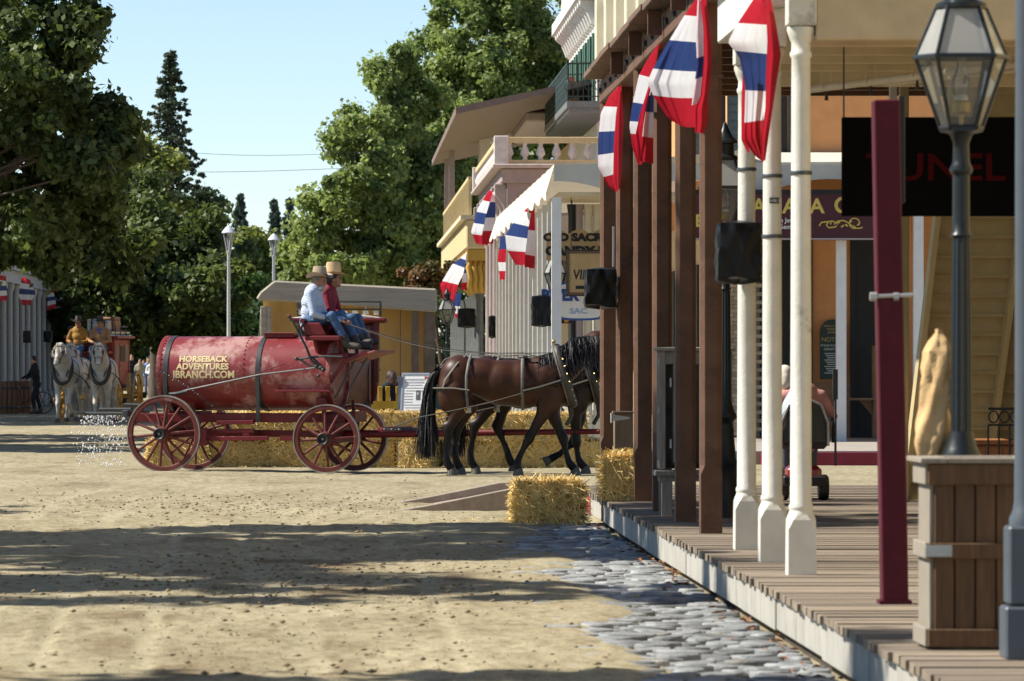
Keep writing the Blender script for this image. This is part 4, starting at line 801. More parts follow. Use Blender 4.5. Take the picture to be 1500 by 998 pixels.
def shop_signs():
    Y = 91.6; tan = mat('sign_tan', (.42, .29, .13), .7, .08); blk = mat('sign_ink', (.012, .011, .012), .6)
    # scalloped candy sign
    t, w, h, cx_, z0 = hanging_board('shop_sign', 'tan scalloped sign lettered in black capitals under the awning corner', 800, 337, 930, 372, 91.9, None)
    b = MB(); pts = [(-w / 2, -.02, -.12), (w / 2, -.02, -.12)]; n = 40
    pts += [(w / 2 - w * k / n, -.02, h * .82 + .09 * abs(math.sin(k / n * math.pi * 4))) for k in range(n + 1)]
    b.prism(pts, (0, .04, 0)); b.build('board', tan, t)
    X = lambda px, Yq, c: at(px, 0, Yq).x - c
    lettering('OLD SACRAMENTO', .185, blk, t, (X(796, 91.9, cx_), -.024, .235), bold=.012, extrude=.002, sx=1.18)
    lettering('CANDY BARREL', .215, blk, t, (X(799, 91.9, cx_), -.024, -.02), bold=.014, extrude=.002, sx=1.16)
    # postage stamp sign
    Y2 = 91.3; t, w, h, cx_, z0 = hanging_board('stamp_sign', 'square tan sign edged like a postage stamp in a black frame', 829, 366, 905, 434, Y2, mat('sign_frame', (.02, .014, .01), .5))
    b = MB(); b.box((0, -.03, h / 2), (w - .05, .012, h - .05)); b.build('inner_frame', mat('frame_brown', (.14, .085, .05), .5), t); b = MB(); b.box((0, -.04, h / 2), (w - .09, .012, h - .09)); b.build('field', blk, t)
    s_ = MB(); e_ = .13; s_.box((0, -.05, h / 2), (w - e_, .012, h - e_)); st = s_.build('stamp', tan, t)
    n = 14
    for k in range(n):
        for (x, z) in ((-w / 2 + e_ / 2 + (k + .5) * (w - e_) / n, e_ / 2), (-w / 2 + e_ / 2 + (k + .5) * (w - e_) / n, h - e_ / 2), (-w / 2 + e_ / 2, e_ / 2 + (k + .5) * (h - e_) / n), (w / 2 - e_ / 2, e_ / 2 + (k + .5) * (h - e_) / n)):
            b = MB(); b.lathe([(.016, 0), (.016, .012)], 8, (x, -.044, z), Matrix.Rotation(R(90), 3, 'X')); b.build('perforation', tan, st)
    lettering('VINTAGE', .24, blk, t, (-w / 2 + .12, -.058, .30), extrude=.002, bold=.006, shear=.12, sx=.8)
    b = MB(); b.box((.02, -.0575, .155), (w - .3, .004, .06)); b.build('underline', blk, t)
    # blue and white oval sign
    Y3 = 91.9; t, w, h, cx_, z0 = hanging_board('oval_sign', 'white scroll-edged sign with blue letters and border below the stamp sign', 800, 420, 900, 462, Y3, None)
    def outline(k, y):
        pts = []
        for q in range(48):
            an = 2 * math.pi * q / 48; r = 1 + .10 * math.cos(4 * an + math.pi); pts.append((math.copysign(abs(math.cos(an)) ** .6, math.cos(an)) * (w / 2 - k) * r, y, h / 2 + math.copysign(abs(math.sin(an)) ** .9, math.sin(an)) * (h / 2 + .05 - k) * (1.15 if abs(math.cos(an)) < .45 else .86)))
        return pts
    blu = mat('sign_blue', (.03, .08, .26), .5)
    b = MB(); b.prism(outline(0, -.02), (0, .04, 0)); b.build('border', blu, t); b = MB(); b.prism(outline(.035, -.028), (0, .006, 0)); b.build('field', M_WHITE, t)
    lettering('RIVER', .27, blu, t, (X(806, Y3, cx_) - .16, -.031, .27), extrude=.002, bold=.016, sx=.95); lettering('SAC', .135, mat('sign_paleblue', (.30, .40, .55), .5), t, (X(834, Y3, cx_), -.031, .03), extrude=.002, bold=.005, sx=1.3)
    # small maroon board
    t, w, h, cx_, z0 = hanging_board('shop_sign', 'small maroon sign with gold figure below the blue and white sign', 820, 456, 840, 474, 92.6, M_SIGNR); lettering('3', .2, M_SIGNG, t, (-.05, -.03, .03), extrude=.002, bold=.01)
    # big maroon jeweller's fascia
    Y4 = 89.82; p, q = at(1016, 278, Y4), at(1300, 352, Y4); t = thing('shop_fascia', 'long maroon fascia sign with gold capitals below the grey awning', 'sign', ((p.x + q.x) / 2, Y4, q.z)); w, h = q.x - p.x, p.z - q.z; cx_ = (p.x + q.x) / 2
    b = MB(); b.box((0, 0, h / 2), (w, .06, h)); b.build('board', M_SIGNR, t, bevel=.006); b = MB(); b.box((0, -.035, h - .04), (w + .03, .03, .08)); b.build('top_moulding', M_DARKW, t)
    b = MB(); b.box((0, -.035, .02), (w + .02, .03, .03)); b.build('bottom_moulding', M_LILAC, t)
    lettering('AMARA', .36, M_SIGNG, t, (at(1101, 0, Y4).x - cx_, -.033, at(0, 312, Y4).z - q.z), extrude=.003, bold=.009, sx=1.04); lettering('G', .40, M_SIGNG, t, (at(1221, 0, Y4).x - cx_, -.033, at(0, 312, Y4).z - q.z), extrude=.003, bold=.010, sx=1.0)
    lettering('in Jewelry\nGemstones', .115, M_WHITE, t, (at(1140, 0, Y4).x - cx_, -.033, at(0, 326, Y4).z - q.z), extrude=.002, bold=.002)
    lettering('E', .3, M_SIGNG, t, (at(1018, 0, Y4).x - cx_, -.033, at(0, 332, Y4).z - q.z), extrude=.003, bold=.008)
    cxs, cz = at(1238, 0, Y4).x - cx_, at(0, 329, Y4).z - q.z
    b = MB()
    b.tube([(cxs - .26 + .05 * k * math.cos(1.1 * k) * .5, -.034, cz + .06 * math.sin(1.1 * k)) for k in range(10)], .014, 6); b.tube([(cxs - .2 + .05 * k, -.034, cz + .07 * math.sin(.55 * k)) for k in range(11)], .013, 6); b.tube([(cxs + .16 + .09 * math.cos(q), -.034, cz + .02 + .09 * math.sin(q)) for q in np.linspace(0, 5, 14)], .011, 6)
    for k in range(6): b.ell((cxs - .12 + .07 * k, -.034, cz + .05 * math.cos(k * 2.2)), (.035, .006, .016), Matrix.Rotation(.6 * (-1) ** k, 3, 'Y'), 8, 5)
    b.build('scroll_ornament', M_SIGNG, t)
    # arched notice board
    Y5 = 94.45; p, q = at(1201, 468, Y5), at(1238, 556, Y5); t = thing('notice_board', 'arched dark green notice board with gold heading on the orange wall', 'notice board', ((p.x + q.x) / 2, Y5, q.z)); w, h = q.x - p.x, p.z - q.z; gr = mat('notice_green', (.012, .03, .022), .5)
    b = MB(); b.prism([(-w / 2, -.03, 0), (w / 2, -.03, 0)] + [(w / 2 * math.cos(a_), -.03, h - w / 2 + w / 2 * math.sin(a_)) for a_ in np.linspace(0, math.pi, 14)], (0, .05, 0)); b.build('board', gr, t)
    dg = mat('notice_gold', (.35, .25, .07), .5); pw = mat('notice_pale', (.42, .45, .42), .6)
    for k, (tx, z, s_, m_) in enumerate((('WELLS FARGO', h - .14, .05, dg), ('MONDAY', h - .20, .05, dg), ('EXPRESS', h - .26, .05, dg), ('NOTICE', h - .41, .115, dg), ('STAGE SCHEDULE', h - .50, .055, pw), ('DEPARTURES', h - .57, .055, pw))):
        lettering(tx, s_, m_, t, (0, -.032, z), extrude=.001, align='CENTER', bold=.001)
    for k in range(10):
        b = MB(); ww = .26 - .05 * ((k * 7) % 3); b.box((-.02, -.0315, h - .63 - k * .04), (ww, .003, .018)); b.build('text_line', pw, t)
    # shelf stand and chest by the door
    t = thing('shelf_stand', 'dark wooden stand with a small shelf beside the black doorway', 'stand', (at(1275, 0, 93.8).x, 93.8, .22)); wm = mat('wood_panel', (.24, .13, .06), .6); b = MB(); b.box((.1, 0, .85), (.12, .3, 1.7)); b.build('upright', wm, t, bevel=.01); b = MB(); b.box((-.18, -.05, .72), (.5, .34, .04)); b.build('shelf', wm, t); b = MB(); b.prism([(.03, -.03, .7), (-.2, -.03, .7), (.03, -.03, .42)], (0, .05, 0)); b.build('bracket', wm, t)
shop_signs()
def balustrade(t, pts, z0, z1, mrail, mbal, n, pedestals=True):
    for A, B in zip(pts, pts[1:]):
        A, B = Vector(A), Vector(B); L_ = (B - A).length; h = z1 - z0
        b = MB(); b.beam(A + Vector((0, 0, z1 - .07)), B + Vector((0, 0, z1 - .07)), .2, .14); b.build('hand_rail', mrail, t, bevel=.01); b = MB(); b.beam(A + Vector((0, 0, z0 + .05)), B + Vector((0, 0, z0 + .05)), .18, .1); b.build('bottom_rail', mrail, t)
        me = MB(); me.lathe([(.07, 0), (.07, .03), (.045, .06), (.115, h * .22), (.10, h * .34), (.045, h * .55), (.07, h * .62), (.07, h - .24)], 10); mm = me.mesh('baluster', mbal); mm.polygons.foreach_set('use_smooth', [True] * len(mm.polygons))
        k = max(2, int(L_ / n))
        for i in range(k):
            q = A.lerp(B, (i + .5) / k); o = link('baluster', mm, t); o.location = (q.x, q.y, z0 + .1)
    if pedestals:
        for p in pts[:1] + pts[1:]:
            b = MB(); b.box((p[0], p[1], (z0 + z1) / 2 + .01), (.36, .36, z1 - z0 + .04)); b.build('pedestal', mbal, t, bevel=.015)
def lilac_house():
    t = thing('lilac_house', 'lilac building with a white baluster parapet over its street canopy, beyond the awning', 'building'); Y0, Y1, X = 125.5, 146, 3.92
    b = MB(); b.b2(X, 7.6, Y0, Y1, 6.0, 6.36); b.build('cornice', M_LILAC, t, bevel=.03); b = MB(); b.b2(X - .22, 7.6, Y0 - .2, Y1 + .1, 6.36, 6.46); b.build('cornice_lip', mat('lilac_pale', (.52, .43, .40), .6), t, bevel=.02)
    b = MB(); b.b2(X + .15, 7.6, Y0 + .15, Y1, 5.2, 5.998); b.build('frieze', M_LILAC, t)
    balustrade(t, [(7.4, Y0 + .05, 0), (X, Y0 + .05, 0), (X, Y1, 0)], 6.46, 7.12, M_YELL, mat('baluster_white', (.62, .58, .55), .6), .38)
    for y in (Y0 + .5, Y0 + 3.2, 132, 135.4, 138.8, 142.2, 145.5):
        b = MB(); b.lathe([(.16, .22), (.16, .8), (.11, .85), (.10, 4.8), (.16, 5.0), (.16, 5.2)], 14, (X + .28, y, 0)); b.build('column', M_LILAC, t, smooth=40)
        b = MB(); b.prism([(X + .14, y - .12, 5.998), (X - .16, y - .12, 5.998), (X - .16, y - .12, 5.75), (X + .02, y - .12, 5.5), (X + .14, y - .12, 5.25)], (0, .24, 0)); b.build('bracket', M_LILAC, t, bevel=.02)
    b = MB(); b.b2(7.6, 20, Y0, Y1, .2, 11.5); b.build('wall', M_LILAC, t)
lilac_house()
def buff_house():
    t = thing('buff_house', 'buff two-storey balcony house at the far end of the right-hand row', 'building'); X, Y0, Y1 = 3.75, 149, 186
    b = MB(); b.prism([(X - .45, 147.6, 8.75), (7.6, 147.6, 9.7), (7.6, 147.6, 9.86), (X - .45, 147.6, 8.95)], (0, 39, 0)); b.build('verandah_roof', mat('roof_brown', (.20, .15, .12), .8, .1), t)
    for y in (Y0 + 27, Y0 + 35):
        b = MB(); b.box((X + .05, y, 7.0), (.2, .2, 3.7)); b.build('balcony_post', M_LILAC, t)
    b = MB(); b.b2(X - .12, 7.6, Y0, Y1, 4.9, 5.75); b.build('balcony_fascia', M_YELL, t, bevel=.04); b = MB(); b.b2(X - .28, 7.6, Y0 - .1, Y1, 5.75, 5.88); b.build('balcony_floor', mat('buff_pale', (.66, .58, .40), .6), t)
    b = MB(); b.beam((X, Y0, 6.95), (X, Y1, 6.95), .12, .1); b.build('balcony_rail', M_YELL, t); mm = MB(); mm.box((0, 0, .5), (.10, .16, .98)); me = mm.mesh('rail_board', M_YELL)
    for y in np.arange(Y0 + .3, Y1, 1.25):
        o = link('rail_board', me, t); o.location = (X, y, 5.89)
    for k in range(6):                              # carved ochre brackets below the balcony end
        y = Y0 + .6 + k * 2.2; b = MB(); b.prism([(X - .1, y, 4.88), (X - .1, y, 4.5), (X + .05, y, 4.2), (X + .1, y, 3.85), (X + .3, y, 3.6), (X + .6, y, 3.6), (X + .6, y, 4.88)], (0, .5, 0)); b.build('carved_bracket', M_GOLD, t, bevel=.06)
    for k in range(5):
        x = X - .02 + .16 * k; b = MB(); b.tube([(x + .05, Y0 + .3, 4.6), (x - .03, Y0 + .18, 4.35), (x + .03, Y0 + .2, 4.05), (x, Y0 + .22, 3.8), (x + .04, Y0 + .26, 3.62)], [.06, .085, .06, .095, .03], 8); b.build('scroll_bracket', M_GOLD, t, smooth=60)
    b = MB(); b.b2(X - .08, X + .75, Y0 + .05, Y0 + .45, 4.55, 4.88); b.build('bracket_head', M_GOLD, t)
    for y in np.arange(Y0 + .8, Y1, 2.1):
        b = MB(); b.lathe([(.15, .22), (.15, .7), (.11, .75), (.10, 3.4), (.15, 3.6)], 12, (X + .3, y, 0)); b.build('column', mat('dark_column', (.10, .11, .105), .5), t, smooth=40)
    b = MB(); b.b2(7.6, 20, Y0, Y1, .2, 8.9); b.build('wall', M_YELL, t)
    b = MB(); p = at(722, 190, 172); b.b2(p.x - .45, p.x - .1, 172, 174, 8.2, 9.75); b.build('chimney', M_WHITE, t); b = MB(); b.prism([(p.x - .1, 172, 9.0)] + [(p.x + .35 + .45 * math.cos(q), 172, 9.15 + .45 * math.sin(q)) for q in np.linspace(math.pi, 0, 14)] + [(p.x + .8, 172, 9.0)], (0, 2, 0)); b.build('arched_parapet', M_WHITE, t)
buff_house()
def shutter_house():
    t = thing('shuttered_house', 'tall white house with green shutters, bracketed cornice and iron balcony above the rooftops', 'building'); X, Y0, Y1 = 7.3, 146.3, 164
    wm = mat('house_white', (.70, .68, .62), .6, .05); gm = mat('shutter_green', (.055, .13, .085), .6, .1)
    b = MB(); b.b2(X, 20, Y0, Y1, 0, 12.2); b.build('wall', wm, t); b = MB(); b.b2(X - .55, 20, Y0 - .3, Y1 + .3, 12.0, 12.45); b.build('cornice', wm, t, bevel=.06); b = MB(); b.b2(X - .25, 20, Y0 - .1, Y1, 12.45, 13.6); b.build('parapet', wm, t)
    for y in np.arange(Y0 + .5, Y1, 1.25):
        b = MB(); b.prism([(X, y, 12.0), (X - .48, y, 12.0), (X - .48, y, 11.85), (X - .3, y, 11.7), (X - .14, y, 11.3), (X, y, 11.2)], (0, .3, 0)); b.build('cornice_bracket', wm, t, bevel=.03)
    for y in np.arange(Y0 + 1.2, Y1 - 1, 2.9):
        b = MB(); b.b2(X - .03, X + .01, y, y + 1.1, 9.0, 11.0); w = b.build('window', M_DARKW, t)
        for yy in (y - .58, y + 1.12):
            b = MB(); b.b2(X - .09, X - .032, yy, yy + .55, 8.95, 11.05); s_ = b.build('shutter', gm, w)
    fm = mat('balcony_grey', (.16, .17, .16), .6); b = MB(); b.b2(X - 1.15, X, 139.6, 155, 8.55, 8.72); b.build('balcony_floor', fm, t)
    for y in np.arange(139.7, 155, .42):
        b = MB(); b.b2(X - 1.1, X, y, y + .14, 8.42, 8.549); b.build('floor_joist', fm, t)
    im = mat('iron_green', (.03, .05, .045), .5)
    for A, B in (((X - 1.12, 139.7), (X - 1.12, 155)), ((X - 1.12, 139.7), (X, 139.7))):
        A, B = Vector((*A, 0)), Vector((*B, 0)); L_ = (B - A).length; n = int(L_ / .13)
        b = MB(); b.beam(A + Vector((0, 0, 9.75)), B + Vector((0, 0, 9.75)), .05, .05); b.beam(A + Vector((0, 0, 8.85)), B + Vector((0, 0, 8.85)), .03, .03); b.beam(A + Vector((0, 0, 9.45)), B + Vector((0, 0, 9.45)), .03, .03)
        for i in range(n + 1):
            q = A.lerp(B, i / n); b.tube([q + Vector((0, 0, 8.72)), q + Vector((0, 0, 9.75))], .014, 4, caps=False)
            if i % 2 == 0: d = (B - A).normalized(); b.tube([q + d * .1 * math.cos(a_) + Vector((0, 0, 9.15 + .14 * math.sin(a_))) for a_ in np.linspace(0, 6.283, 9)], .013, 4, caps=False)
        b.build('iron_railing', im, t)
    b = MB(); b.prism([(X - 1.4, 158, 9.3), (X, 158, 9.3), (X, 158, 10.4), (X - .35, 158, 10.4)], (0, 16, 0)); b.build('red_roof', mat('roof_red', (.36, .14, .10), .8), t); b = MB(); b.b2(X - 1.6, X, 157.6, 174, 9.0, 9.3); b.build('eaves', M_LILAC, t, bevel=.05)
shutter_house()
for lab, pcs in (('far bunting on the lilac column, left of the awning', [('fan', dict(Lp=[(716, 279), (700, 305), (690, 340), (697, 357)], Rp=[(724, 281), (723, 310), (716, 335), (714, 360)], Y=124.6, along=1.2, folds=4, amp=.06, seed=20)), ('edge_flap', dict(Lp=[(722, 281), (712, 315), (706, 345), (708, 358)], Rp=[(725, 281), (726, 310), (724, 345), (722, 357)], Y=124.2, along=.3, folds=2, amp=.04, seed=21, bands=[(.2, 1), (.5, 2), (.75, 1), (2, 0)]))]),
                 ('sunlit bunting hanging from the cream awning edge', [('fan', dict(Lp=[(777, 301), (757, 318), (740, 345), (742, 365), (755, 388)], Rp=[(781, 302), (775, 330), (772, 360), (768, 389)], Y=99.5, along=1.3, folds=4, amp=.06, seed=22, bands=[(.12, 0), (.36, 1), (.56, 2), (.78, 1), (2, 0)])), ('edge_flap', dict(Lp=[(780, 301), (774, 335), (769, 375), (768, 391)], Rp=[(783, 301), (784, 340), (784, 370), (783, 394)], Y=99.1, along=.3, folds=2, amp=.04, seed=23, bands=[(.4, 0), (.8, 1), (2, 0)])), ('tail', dict(Lp=[(733, 346), (729, 380), (732, 410)], Rp=[(742, 346), (741, 380), (740, 410)], Y=107, along=.5, folds=2, amp=.04, seed=24, bands=[(.3, 2), (.6, 0), (.8, 1), (2, 0)]))]),
                 ('far bunting with blue spots of colour on the buff balcony', [('fan', dict(Lp=[(684, 370), (662, 388), (644, 418), (650, 440)], Rp=[(688, 371), (682, 395), (672, 415), (664, 443)], Y=150, along=1.6, folds=5, amp=.08, seed=25, bands=[(.15, 1), (.3, 2), (.66, 1), (2, 0)])), ('edge_flap', dict(Lp=[(685, 370), (680, 395), (674, 425)], Rp=[(690, 370), (689, 395), (684, 425)], Y=149.6, along=.3, folds=2, amp=.05, seed=26, bands=[(.3, 1), (.55, 2), (.8, 1), (2, 0)])), ('tail', dict(Lp=[(664, 430), (662, 450), (668, 466)], Rp=[(676, 430), (674, 450), (672, 468)], Y=152, along=.3, folds=2, amp=.05, seed=27, bands=[(.5, 2), (.8, 1), (2, 0)]))])):
    bunting(lab, pcs, GB)
dup(LAMP, (at(816, 0, 92.3).x, 92.3, .2), 0, 'street lamp with pale lantern behind the white corner post of the awning')
dup(LAMP, (at(655, 0, 138).x, 138, 0.0), 0, 'distant street lamp right of the wooden booth')
dup(LAMP, (at(1062, 0, 45.6).x, 45.6, DZ - .08), 0, 'dark street lamp half hidden between the brown posts and white columns')
bagged('black bag over a box on the white corner post of the awning', 779, 806, 432, 478, 91.9, 3); bagged('black bag over a box on the lilac column', 716, 727, 462, 495, 126.0, 4); bagged('black bag over a box below the far bunting', 671, 696, 451, 480, 150.2, 5)
def green_bin():
    m = mat('bin_green', (.03, .07, .05), .5); t = thing('litter_bin', 'green slatted litter bin behind the bay horses', 'bin', (at(652, 0, 100).x, 100, 0))
    for k in range(12):
        an = k * math.pi / 6; b = MB(); b.box((.28 * math.cos(an), .28 * math.sin(an), .55), (.03, .11, .9), Matrix.Rotation(an, 3, 'Z')); b.build('slat', m, t)
    b = MB(); b.lathe([(.26, .1), (.26, 1.0), (.05, 1.0)], 16); b.build('liner', M_DARKW, t); b = MB(); b.lathe([(.32, 1.0), (.33, 1.06), (.2, 1.16), (.1, 1.18)], 16); b.build('lid', m, t, smooth=40)
green_bin()
# ------------------------------------------------------------------ white park lamps and wires
M_PARK = mat('park_lamp', (.62, .66, .70), .4, .05)
def park_lamp(label, px, py, Y):
    p = at(px, py, Y); t = thing('park_lamp', label, 'street lamp', (p.x, Y, 0), 0, 'white park lamps'); h = p.z
    b = MB(); b.lathe([(.09, 0), (.07, 1.0), (.052, h - 1.0), (.056, h - .98), (.075, h - .9)], 12); b.build('pole', M_PARK, t, smooth=40)
    for s_ in range(4):
        an = s_ * math.pi / 2 + .3; b = MB(); b.tube([(.055 * math.cos(an), .055 * math.sin(an), h - .92), (.18 * math.cos(an), .18 * math.sin(an), h - .27)], .016, 6); b.build('arm', M_PARK, t)
    b = MB(); b.lathe([(.235, h - .27), (.24, h - .25), (.11, h - .08), (.015, h)], 18); b.build('shade', M_PARK, t, smooth=30); b = MB(); b.lathe([(.05, h - .85), (.10, h - .4), (.10, h - .28)], 12); b.build('globe', glass('lamp_globe', (.8, .85, .9), .5), t, smooth=40)
park_lamp('white park lamp with conical shade, left of the pair', 335, 330, 172); park_lamp('white park lamp with conical shade, right of the pair', 401, 342, 200)
for (a_, b_, Y, lb) in (((-80, 232), (520, 246), 150, 'lower overhead wire crossing the sky'), ((150, 212), (560, 221), 170, 'upper overhead wire crossing the sky'), ((560, 214), (860, 166), 190, 'overhead wire in front of the plane trees')):
    w = MB(); A, B = at(*a_, Y), at(*b_, Y); w.tube([A.lerp(B, k / 10) - Vector((0, 0, .25 * math.sin(math.pi * k / 10))) for k in range(11)], .007, 5); tag(w.build('overhead_wire', M_BLACKI), lb, 'wire', 'overhead wires')
# ------------------------------------------------------------------ left: white colonnade
def colonnade():
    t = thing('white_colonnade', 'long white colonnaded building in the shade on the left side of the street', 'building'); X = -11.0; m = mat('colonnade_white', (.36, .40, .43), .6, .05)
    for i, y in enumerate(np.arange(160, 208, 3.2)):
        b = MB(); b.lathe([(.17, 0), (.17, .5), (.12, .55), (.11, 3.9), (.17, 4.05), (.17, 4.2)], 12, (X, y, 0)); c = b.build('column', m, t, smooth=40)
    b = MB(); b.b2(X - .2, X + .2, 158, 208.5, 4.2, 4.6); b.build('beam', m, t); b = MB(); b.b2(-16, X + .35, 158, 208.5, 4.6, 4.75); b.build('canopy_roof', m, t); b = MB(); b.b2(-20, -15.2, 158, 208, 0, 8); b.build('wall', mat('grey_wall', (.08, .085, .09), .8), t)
    # end porch with crossed railing
    pm = mat('porch_white', (.72, .74, .76), .6); 
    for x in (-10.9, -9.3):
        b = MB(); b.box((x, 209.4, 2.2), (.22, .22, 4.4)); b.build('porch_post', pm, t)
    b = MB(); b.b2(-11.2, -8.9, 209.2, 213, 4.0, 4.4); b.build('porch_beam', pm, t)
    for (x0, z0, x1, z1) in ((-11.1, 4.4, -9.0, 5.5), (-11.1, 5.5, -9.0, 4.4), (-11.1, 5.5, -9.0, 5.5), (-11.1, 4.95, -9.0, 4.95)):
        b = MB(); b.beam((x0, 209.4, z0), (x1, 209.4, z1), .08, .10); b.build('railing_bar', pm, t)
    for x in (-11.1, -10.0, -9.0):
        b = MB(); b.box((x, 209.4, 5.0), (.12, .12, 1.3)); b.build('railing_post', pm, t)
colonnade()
for lab, L_, R_, Y in (('leftmost shaded bunting on the white colonnade', [(-4, 402), (-4, 442)], [(9, 405), (11, 440)], 158), ('middle shaded bunting on the white colonnade', [(32, 406), (27, 432), (32, 447)], [(44, 410), (52, 430), (44, 447)], 164), ('right-hand shaded bunting on the white colonnade', [(70, 422), (69, 455)], [(78, 424), (83, 450)], 186)):
    bunting(lab, [('fan', dict(Lp=L_, Rp=R_, Y=Y, along=1.0, folds=3, amp=.06, seed=int(Y), nu=20, nv=20))], GB)
bagged('black bag over a box on a colonnade column, the nearer one', 34, 46, 484, 502, 160, 6); bagged('black bag over a box on a colonnade column, the farther one', 64, 76, 484, 501, 178, 7)
# ------------------------------------------------------------------ booth behind the wagon
def booth():
    Y = 85.6; t = thing('wooden_booth', 'weathered open-fronted wooden booth with a thick plank roof edge behind the red wagon', 'booth', (at(505, 0, Y).x, Y, 0)); o = t.location; L = lambda px, py, dy=0: at(px, py, Y + dy) - o
    gw = mat('booth_roof_wood', (.36, .31, .24), .9, .15, 3, bump=.4, grain=(.5, 5, 5), col2=(.24, .2, .16), c2at=.6); ply = mat('booth_ply', (.62, .38, .12), .75, .10, 3, col2=(.42, .22, .06), c2at=.55, grain=(1, 1, .35)); pm = mat('booth_post', (.17, .12, .08), .85, .2, 6, bump=.2)
    b = MB(); P = [L(376, 436), L(381, 428), L(402, 411), L(520, 417), L(640, 423), L(640, 458), L(520, 449), L(376, 440)]; P = [Vector((p.x, -.12, p.z)) for p in P]; b.prism(P, (0, .3, 0)); b.build('roof_edge', gw, t, bevel=.03)
    b = MB(); A, B = L(402, 412), L(640, 424); b.add([(A.x, .18, A.z), (B.x, .18, B.z), (B.x, 2.6, B.z - .2), (A.x, 2.6, A.z - .2), (A.x, .18, A.z - .1), (B.x, .18, B.z - .1), (B.x, 2.6, B.z - .3), (A.x, 2.6, A.z - .3)], [(0, 1, 2, 3), (7, 6, 5, 4), (0, 4, 5, 1), (1, 5, 6, 2), (2, 6, 7, 3), (3, 7, 4, 0)]); b.build('roof', gw, t)
    x0, x1 = L(384, 0).x, L(638, 0).x; n = 5; zt = 2.65
    for i in range(n):
        a_, c = x0 + (x1 - x0) * i / n, x0 + (x1 - x0) * (i + 1) / n; b = MB(); b.b2(a_ + .006, c - .006, .62, .66, .05, zt); b.build('back_panel', ply, t)
    for px, w in ((386, .10), (394, .07), (608, .12), (629, .19)):
        b = MB(); x = L(px, 0).x; b.b2(x - w / 2, x + w / 2, -.02, .12, 0, 2.55); b.build('post', pm if px > 500 else gw, t, bevel=.01)
    b = MB(); x = L(630, 0).x; b.b2(x - .02, x + .06, .13, 2.4, 0, 2.6); b.build('side_wall', ply, t)
    b = MB(); q = [L(382, 442), L(392, 442), L(388, 500), L(370, 500)]; cv = mat('booth_canvas', (.68, .62, .44), .85, .06)
    b.grid(lambda u, v: (L(382 - 14 * v, 0).x + .13 * u - .02 * math.sin(9 * u) , .02 + .5 * u + .03 * math.sin(8 * v), 2.56 * (1 - v) ), 10, 16); b.build('canvas_flap', cv, t, smooth=60)
booth()
